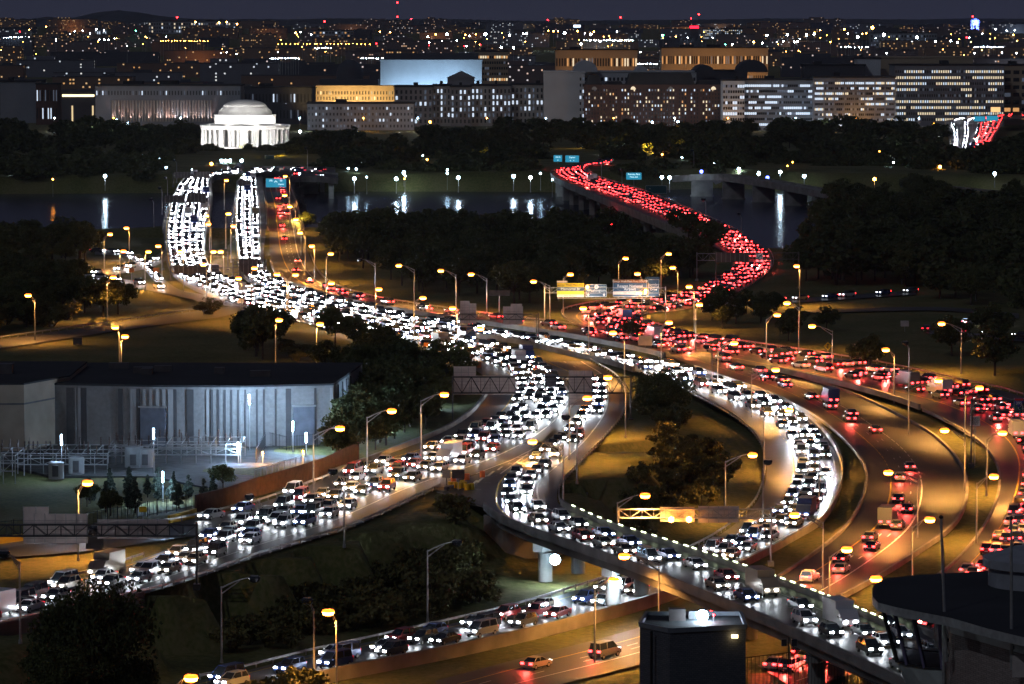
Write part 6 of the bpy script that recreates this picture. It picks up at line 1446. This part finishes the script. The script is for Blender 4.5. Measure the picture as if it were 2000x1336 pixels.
for fx in (.07, .35, .62, .93):
    q = MB(); q.prism([(1.8 * math.cos(math.pi * i / 8), 2.2 * math.sin(math.pi * i / 8)) for i in range(9)], 0, .5); o = q.build('dormer', WM['c'].materials[0] if fx in (.35, .93) else M_lime, root); o.rotation_euler = (rad(90), 0, 0); o.location = (W * fx, -.2, H - 2.5)
# office blocks
building(1412, 1454, 158, 242, 2790, 30, 'white framed office corner left of the ribbon window block', M_wcon, rows=8, cols=9, lit=.5, kinds='ww', ww=.72, wh=.5, cluster=True, seed=6, z0=-1)
building(1454, 1590, 157, 242, 2795, 40, 'grey office block with long ribbon windows, left part', M_gcon, rows=8, cols=34, lit=.5, kinds='wwwm', ww=.85, wh=.42, cluster=True, seed=7, rowlit=[.3, .3, .35, .4, .2, .45, .3, .97])
building(1590, 1748, 152, 245, 2780, 40, 'large office block with broken rows of white windows above the trees', M_gcon, rows=9, cols=40, lit=.5, kinds='wwwc', ww=.8, wh=.42, cluster=True, seed=8, bays=8, rowlit=[.7, .5, .35, .35, .35, .6, .7, .55, .8])
building(1748, 1960, 128, 240, 2900, 44, 'tall dark office block with regular cream windows at the right', M_gcon, rows=9, cols=48, lit=.55, kinds='ccw', ww=.5, wh=.42, cluster=True, seed=9, rowlit=[.5, .8, .6, .75, .2, .3, .55, .75, .85], bays=24)
building(1960, 2060, 128, 220, 2950, 40, 'orange lit office corner at the right edge', M_tan, rows=7, cols=6, lit=.15, kinds='o', ww=.7, wh=.5)
building(1675, 1720, 115, 135, 3060, 30, 'pale grey penthouse block over the office roofs', M_wcon, 'penthouse', rows=0); building(1720, 1900, 113, 135, 3100, 40, 'long brown roof storey with pale stair towers behind the cream windows', M_tan, 'penthouse', roof=False)
building(1570, 1690, 128, 160, 3050, 30, 'dark roof storey with a lit pavilion behind the large office block', M_dark, 'penthouse', rows=1, cols=12, lit=.4)
building(1355, 1460, 139, 165, 3060, 30, 'dark low block behind the hotel roof', M_dark, 'roof_block')
# lamps added among the trees to brighten the government facades
for i in range(16):
    px_ = 90 + i * 122 + R.uniform(-20, 20)
    if 400 < px_ < 560: continue
    p = D(px_, 246, 2765); warm = i % 2
    root = park_lamp(0, 0, 's' if warm else 'w', 'from left in the added row before the facades', H=9, scale=1.0, light=6500, p=Vector((p.x, 2765, 9.0)), group='lamps added before the facades')
# mall museums
root, W, H = building(743, 941, 119, 152, 3500, 60, 'long white blue floodlit museum block', mG('museum_stone', (.55, .6, .66)), 'museum', roof=False)
for i in range(6): spot((root.location.x + W * (i + .5) / 6, 3478, root.location.z + 2), (root.location.x + W * (i + .5) / 6, 3500, root.location.z + 12), 22000 if i < 2 else 32000, (.5, .75, 1), 120)
q = MB(); q.box((W * .5, 30, H + 3.5), (W * .93, 40, 6)); q.build('upper_storey', M_dark, root)
a = D(683, 150, 3480); root = empty('dark_dome', (a.x, 3480, a.z - 10), 0, 'unlit dark round dome on a square drum, left of the white museum', 'dome'); q = MB(); r_ = 26 * 3480 / FPX; q.lathe([(r_, 0), (r_, 12)] + [(r_ * math.cos(t) + .01, 12 + 13 * math.sin(t)) for t in [i * math.pi / 20 for i in range(1, 11)]], n=40); q.build('dome', M_dark, root); q = MB(); q.box((0, 0, 2), (r_ * 4.4, 30, 12)); q.build('wing', M_dark, root)
a = D(900, 152, 3300); root = empty('temple_front', (a.x, 3300, a.z - 8), 0, 'small dim temple roof in front of the floodlit museum', 'building'); q = MB(); q.box((0, 10, 4), (22, 22, 8)); q.face([(-12, -2, 8), (12, -2, 8), (0, -2, 13.5)]); q.face([(-12, -2, 8), (0, -2, 13.5), (0, 22, 13.5), (-12, 22, 8)]); q.face([(12, -2, 8), (12, 22, 8), (0, 22, 13.5), (0, -2, 13.5)]); q.build('wall', M_gcon, root)
building(928, 992, 101, 152, 3650, 40, 'orange lit office block right of the white museum', M_tan, rows=8, cols=14, lit=.35, kinds='occ', ww=.7, wh=.45, cluster=True)
root, W, H = building(1085, 1245, 98, 124, 3900, 50, 'long orange floodlit low building above the white halls', M_tan, 'market_building', rows=2, cols=30, lit=.35, kinds='co', ww=.5, wh=.4); spot((root.location.x + W * .3, 3860, root.location.z + 1), (root.location.x + W * .3, 3900, root.location.z + 8), 24000, (1, .5, .15), 140); spot((root.location.x + W * .75, 3860, root.location.z + 1), (root.location.x + W * .75, 3900, root.location.z + 8), 15000, (1, .5, .15), 140)
root, W, H = building(1292, 1500, 94, 118, 4000, 50, 'long amber lit federal building with two rows of small windows', M_tan, 'federal_building', rows=2, cols=50, lit=.3, kinds='oc', ww=.5, wh=.4)
for fx in (.15, .4, .65, .9): spot((root.location.x + W * fx, 3960, root.location.z + 1), (root.location.x + W * fx, 4000, root.location.z + 8), 20000, (1, .5, .14), 140)
# the town behind: rows of blocks, each a thing, windows as part of the wall surface
def facade(name, c, lit, kind, strength, cw=3.0, rh=3.4):
    m, n, l, b = nmat(name); t = n.new('ShaderNodeTexCoord'); sx_ = n.new('ShaderNodeSeparateXYZ'); l.new(t.outputs['Object'], sx_.inputs[0]); oi = n.new('ShaderNodeObjectInfo')
    def M(op, a, b_=None):
        q = n.new('ShaderNodeMath'); q.operation = op
        for i, v in enumerate((a, b_)):
            if v is None: continue
            if isinstance(v, (int, float)): q.inputs[i].default_value = v
            else: l.new(v, q.inputs[i])
        return q.outputs[0]
    u = M('DIVIDE', M('ADD', sx_.outputs['X'], sx_.outputs['Y']), cw); v = M('DIVIDE', sx_.outputs['Z'], rh)
    cb = n.new('ShaderNodeCombineXYZ'); l.new(M('FLOOR', u), cb.inputs[0]); l.new(M('FLOOR', v), cb.inputs[1]); l.new(M('MULTIPLY', oi.outputs['Random'], 50), cb.inputs[2])
    wn_ = n.new('ShaderNodeTexWhiteNoise'); wn_.noise_dimensions = '3D'; l.new(cb.outputs[0], wn_.inputs['Vector'])
    on = M('LESS_THAN', wn_.outputs['Value'], lit); fu = M('FRACT', u); fv = M('FRACT', v)
    ms = M('MULTIPLY', M('MULTIPLY', M('GREATER_THAN', fu, .25), M('LESS_THAN', fu, .8)), M('MULTIPLY', M('GREATER_THAN', fv, .3), M('LESS_THAN', fv, .75)))
    g = n.new('ShaderNodeNewGeometry'); sn = n.new('ShaderNodeSeparateXYZ'); l.new(g.outputs['Normal'], sn.inputs[0]); side = M('LESS_THAN', sn.outputs['Z'], .5)
    r = n.new('ShaderNodeValToRGB'); l.new(wn_.outputs['Color'], r.inputs[0])
    cols_ = {'w': ((.7, .85, 1), (1, .95, .85)), 'o': ((1, .45, .12), (1, .75, .4)), 'x': ((1, .5, .2), (.7, .85, 1))}[kind]
    r.color_ramp.elements[0].color = (*cols_[0], 1); r.color_ramp.elements[1].color = (*cols_[1], 1)
    l.new(r.outputs[0], b.inputs['Emission Color']); l.new(M('MULTIPLY', M('MULTIPLY', M('MULTIPLY', on, ms), side), strength), b.inputs['Emission Strength'])
    b.inputs['Base Color'].default_value = (*c, 1); b.inputs['Roughness'].default_value = .85
    return m
FAC = [facade('town_front_white', (.16, .16, .19), .10, 'w', .9), facade('town_front_amber', (.22, .14, .1), .14, 'o', .7), facade('town_front_mixed', (.15, .11, .11), .09, 'x', .9), facade('town_front_dark', (.06, .06, .08), .04, 'x', .9), facade('town_front_brown', (.2, .12, .09), .06, 'o', .7)]
rr = random.Random(21); nb_ = 0; DESC = ['pale block with scattered white windows', 'brown block with amber windows', 'dark brick block with mixed windows', 'nearly unlit dark block', 'brown block with few amber windows']
tot = {}
for d, hmin, hmax, wmin, wmax in ((3250, 10, 16, 60, 130), (3420, 14, 22, 50, 150), (3750, 14, 24, 60, 160), (4150, 16, 26, 60, 150), (4600, 14, 26, 50, 150), (5200, 14, 26, 50, 150), (5900, 12, 26, 40, 140), (6700, 10, 24, 40, 130), (7600, 8, 22, 40, 120), (8800, 8, 26, 40, 120), (10300, 8, 26, 50, 160)):
    x = -.14 * d
    while x < .135 * d:
        w_ = rr.uniform(wmin, wmax); h_ = rr.uniform(hmin, hmax); gap = rr.uniform(2, 40)
        cxp = 1000 + FPX * (x + w_ / 2) / d
        if not (d == 3420 and 640 < cxp < 960) and not (d < 4200 and 1060 < cxp < 1520 and d > 3600):
            k_ = rr.randrange(5); root = empty('town_block', (x, d, far_z(d) - 1), 0, None, 'building', 'blocks of the town'); q = MB(); q.box((w_ / 2, 12, h_ / 2), (w_, 24, h_))
            if rr.random() < .5: q.box((w_ * .3, 14, h_ * .5 + 3), (w_ * .35, 18, h_ + 4))
            q.build('wall', FAC[k_], root); q = MB(); q.box((w_ / 2, 12, h_ + .4), (w_ + 1, 25, .8)); q.box((w_ * rr.uniform(.55, .8), 12, h_ + 1.8), (w_ * .14, 8, 2.6)); q.build('roof', M_dark, root)
            key = (d, k_); tot[key] = tot.get(key, 0) + 1; nb_ += 1
            rowname = {3250: 'front', 3420: 'second', 3750: 'third', 4150: 'fourth', 4600: 'fifth', 5200: 'sixth', 5900: 'seventh', 6700: 'eighth', 7600: 'ninth', 8800: 'tenth', 10300: 'last'}[d]
            root['label'] = '%s, %s such from left in the %s town row' % (DESC[k_], ordw(tot[key] - 1), rowname)
            if rr.random() < .14: 
                e_ = rr.uniform(.4, 1.0) * 16000; spot((x + w_ / 2, d - 22, far_z(d) + 2), (x + w_ / 2, d, far_z(d) + 9), e_, rr.choice([(1, .45, .15), (1, .5, .2), (.6, .8, 1)]), 140)
        x += w_ + gap
print('town blocks', nb_)
# taller landmarks near the skyline
building(1373, 1450, 57, 82, 7600, 40, 'wide hospital block on the skyline with pale lit wings', M_wcon, 'hospital', rows=6, cols=20, lit=.5, kinds='wwc', ww=.5, wh=.5)
building(290, 465, 42, 56, 8600, 40, 'long school building on the hill with orange lamps before it', M_gcon, 'school', rows=3, cols=36, lit=.3, kinds='cw', ww=.5, wh=.5)
building(605, 690, 60, 76, 7400, 40, 'pale block under a crane on the skyline', M_gcon, rows=3, cols=14, lit=.4, kinds='wo'); building(185, 208, 58, 68, 7400, 20, 'small blue lit pavilion on the left skyline', M_wcon, rows=2, cols=6, lit=.8, kinds='w')
building(1700, 1830, 65, 82, 6600, 30, 'glass fronted low hall with a lit grid below the right skyline', M_gcon, rows=3, cols=24, lit=.45, kinds='m')
a = D(1904, 58, 8000); root = empty('water_tower', (a.x, 8000, a.z), 0, 'water tower lit deep blue on the right skyline', 'water tower'); h_ = 22 * 8000 / FPX; M_bt = mat('pale_blue_tank', (.5, .55, .8), .6, noise=0); q = MB(); q.lathe([(.1, h_ * .35), (7, h_ * .42), (9.5, h_ * .6), (9.5, h_ * .85), (6, h_), (.1, h_ * 1.02)], n=20); q.build('tank', M_bt, root)
for i in range(6): t = i * math.pi / 3; q = MB(); q.bar((7 * math.cos(t), 7 * math.sin(t), 0), (7 * math.cos(t), 7 * math.sin(t), h_ * .6), .9, 6); q.build('leg', M_bt, root)
spot((a.x, 7960, a.z + 2), (a.x, 8000, a.z + 14), 900000, (.15, .22, 1), 120)
for px, pt, pb, d, lab, reds in ((776, 2, 60, 9000, 'tall thin radio mast with red beacons on the skyline', (33, 5)), (634, 42, 75, 7600, 'construction crane mast on the skyline left of the radio mast', (42,)), (1365, 28, 66, 8000, 'short mast with a red beacon right of the red rooftop sign', (28,)), (1900, 17, 40, 9000, 'thin mast behind the blue water tower', (32,)), (346, 33, 60, 8600, 'mast with a red beacon by the school', (34,)), (1212, 34, 60, 8600, 'thin mast with twin red beacons on the skyline', (34,))):
    a = D(px, pt, d); b = D(px, pb, d); root = empty('radio_mast', b, 0, lab, 'mast'); q = MB(); q.bar((0, 0, -10), a - b, .9, 6, .4); q.build('mast', M_steel, root)
    for r_ in reds: o = part('beacon', BULB['r'], None, root, D(px, r_, d) - b); o.scale = (4,) * 3
a = D(1356, 53, 7200); root = empty('rooftop_sign', a, 0, 'glowing red rooftop sign on the skyline left of the hospital', 'sign'); q = MB(); q.box((0, 0, 0), (16, 1, 4.5)); q.build('sign_board', emis('red_sign_glow', (1, .015, .04), 4), root); q = MB(); q.box((0, 4, -12), (14, 8, 20)); q.build('tower', M_dark, root)
a = D(1127, 51, 7400); root = empty('rooftop_sign', a, 0, 'glowing white blue rooftop sign on the skyline', 'sign'); q = MB(); q.box((0, 0, 0), (13, 1, 4)); q.build('sign_board', emis('white_sign_glow', (.65, .8, 1), 5), root); q = MB(); q.box((0, 4, -12), (12, 8, 20)); q.build('tower', M_dark, root)
# bright lamps over the town
TB = {q_: LB.mesh('lamp_glass', emis('town_lamp_' + q_, c_, e_)) for q_, c_, e_ in (('s', (1, .4, .06), 90), ('w', (.6, .83, 1), 160), ('b', (.1, .15, 1), 90), ('r', (1, .012, .02), 45), ('g', (.08, 1, .45), 90))}
BIG = [(382,43,'s',1.9),(428,44,'s',1.9),(443,43,'s',1.7),(463,47,'s',1.7),(873,67,'w',2.6),(948,67,'w',3.2),(995,69,'w',2.2),(979,93,'w',2.6),(1003,93,'w',2.4),(1022,66,'w',1.8),(1029,66,'w',1.7),(1103,65,'w',2.8),(1154,67,'w',2.4),(1135,86,'w',2.4),(1128,61,'s',1.6),(1160,62,'s',1.7),(1081,61,'s',1.6),(1090,61,'s',1.5),(1071,60,'s',1.4),
 (1294,69,'g',2.4),(1320,72,'s',1.7),(1472,82,'s',2.4),(1498,69,'w',2.2),(1489,84,'w',1.6),(1430,87,'w',1.6),(1417,87,'g',1.1),(1538,68,'w',2.2),(1575,68,'w',2.0),(1590,67,'w',2.0),(1602,59,'s',1.5),(1649,57,'s',2.0),(1704,54,'s',3.6),(1726,68,'w',3.6),(1675,72,'w',3.0),(1791,73,'w',2.8),(1656,66,'w',1.5),(1684,66,'s',1.5),(1692,65,'s',1.4),(1552,82,'w',1.8),(1558,81,'w',1.6),(1518,82,'w',1.2),(1530,81,'w',1.2),(1622,82,'s',1.3),
 (577,64,'s',1.9),(836,72,'w',1.7),(838,83,'w',1.5),(851,67,'s',1.6),(762,63,'s',1.5),(742,62,'s',1.5),(909,68,'s',1.4),(917,70,'w',1.6),(929,67,'s',1.3),(188,57,'w',1.6),(203,59,'w',1.4),(265,60,'g',1.1),(176,65,'w',1.2),(194,77,'w',1.2),(204,77,'w',1.2),(212,78,'w',1.1),(90,52,'s',1.2),(39,62,'r',1.2),(57,58,'s',1.1),(146,61,'w',1.2),(161,60,'w',1.1),(803,37,'r',1.6),(1070,39,'r',1.4),(1350,36,'r',1.3),(907,90,'r',1.3),(938,87,'r',1.3),(735,85,'r',1.5),(1888,73,'r',1.7),(1893,74,'w',1.3),(1827,81,'w',1.8),(1857,80,'w',1.9),(1870,83,'w',1.4),(1979,68,'s',1.5),(1945,57,'w',1.2),(1982,59,'w',1.2),(1966,60,'w',1.1),(1732,104,'w',1.4),(1903,104,'w',1.3),(1957,103,'w',1.2),(1985,104,'w',1.2),(1205,62,'w',1.4),(1140,101,'w',1.2),(1243,111,'w',1.8),(1217,110,'w',1.6),(1223,110,'w',1.6),(1305,110,'w',1.6),(1315,110,'w',1.6),(1323,110,'w',1.6)]
rr2 = random.Random(5)
for i in range(90):
    y_ = rr2.choice([rr2.uniform(62, 90), rr2.uniform(70, 82), rr2.uniform(90, 112)]); BIG.append((rr2.uniform(2, 1998), y_, rr2.choice('wwwsssssr' if i % 9 == 0 else 'wwssss'), rr2.uniform(.55, 1.0)))
for px0, px1, y_, n_, k_ in ((0, 60, 73, 12, 'w'), (310, 410, 80, 18, 's'), (540, 725, 86, 24, 's'), (526, 584, 114, 12, 'w'), (612, 648, 94, 8, 'w'), (702, 752, 114, 10, 'w'), (1240, 1340, 125, 26, 'w'), (1140, 1240, 79, 22, 'w'), (1900, 1960, 92, 14, 'w'), (1640, 1700, 92, 9, 'w')):
    for i in range(n_): BIG.append((px0 + (px1 - px0) * (i + rr2.uniform(.2, .8)) / n_, y_ + rr2.uniform(-.7, .7), k_, .7))
cb = {}
for x, y, k_, s_ in sorted(BIG):
    band = 'on the skyline hills' if y < 50 else 'in the upper town lights' if y < 72 else 'in the middle town lights' if y < 90 else 'in the lower town lights'
    H_ = 9.0 if y < 100 else 24
    # stand clear of the roofs of the row it belongs to
    p = GF(x, y, H_ + 18 if y < 100 else 26); g_ = far_z(p.y); root = empty('town_lamp', (p.x, p.y, g_), 0, None, 'lamp', 'lamps over the town'); h_ = p.z - g_
    o = part('pole', SPOLE, None, root); o.scale = (3, 3, h_); q_ = part('lamp_glass', TB[k_], None, root, (0, 0, h_)); q_.scale = (s_ * p.y / 4300,) * 3
    j = cb.get((band, k_), 0); cb[(band, k_)] = j + 1; root['label'] = '%s lamp, %s %s one from left %s' % (CN[k_], ordw(j), CN[k_], band)
# hills on the horizon
hp = [(-200,40),(0,37),(50,38),(90,33),(130,36),(170,31),(190,24),(230,20),(270,24),(310,31),(360,36),(420,38),(500,37),(560,38),(640,36),(700,36),(760,38),(850,36),(950,39),(1050,41),(1150,40),(1250,39),(1400,38),(1500,36),(1650,37),(1800,38),(1900,36),(2000,37),(2200,40)]
m_ = MB(); dH = 13000; rs = random.Random(3); N = 700; hx = [-200 + 2400 * i / N for i in range(N + 1)]; top = [D(x, np.interp(x, [p[0] for p in hp], [p[1] for p in hp]) + rs.uniform(-.6, .6) - 0, dH) for x in hx]
for a, b in zip(top, top[1:]):
    m_.face([(a.x, dH - 2500, 40), (b.x, dH - 2500, 40), (b.x, dH, b.z), (a.x, dH, a.z)]); m_.face([(a.x, dH, a.z), (b.x, dH, b.z), (b.x, dH + 2500, 60), (a.x, dH + 2500, 60)])
tag(m_.build('hills', mat('wooded_hills', (.05, .055, .07), 1.0, noise=.3, scale=.01)), kind='structure')
# floodlight falling on the foot of the warehouse and general yard

HZ = 2e-5
if HZ:
    hz, n_, l_, b_ = nmat('haze'); n_.remove(b_); v = n_.new('ShaderNodeVolumePrincipled'); v.inputs['Color'].default_value = (.75, .8, .95, 1); v.inputs['Density'].default_value = HZ; l_.new(v.outputs[0], n_['Material Output'].inputs['Volume'])
    q = MB(); q.box((0, 7000, 80), (18500, 18000, 180)); tag(q.build('haze', hz), kind='stuff')
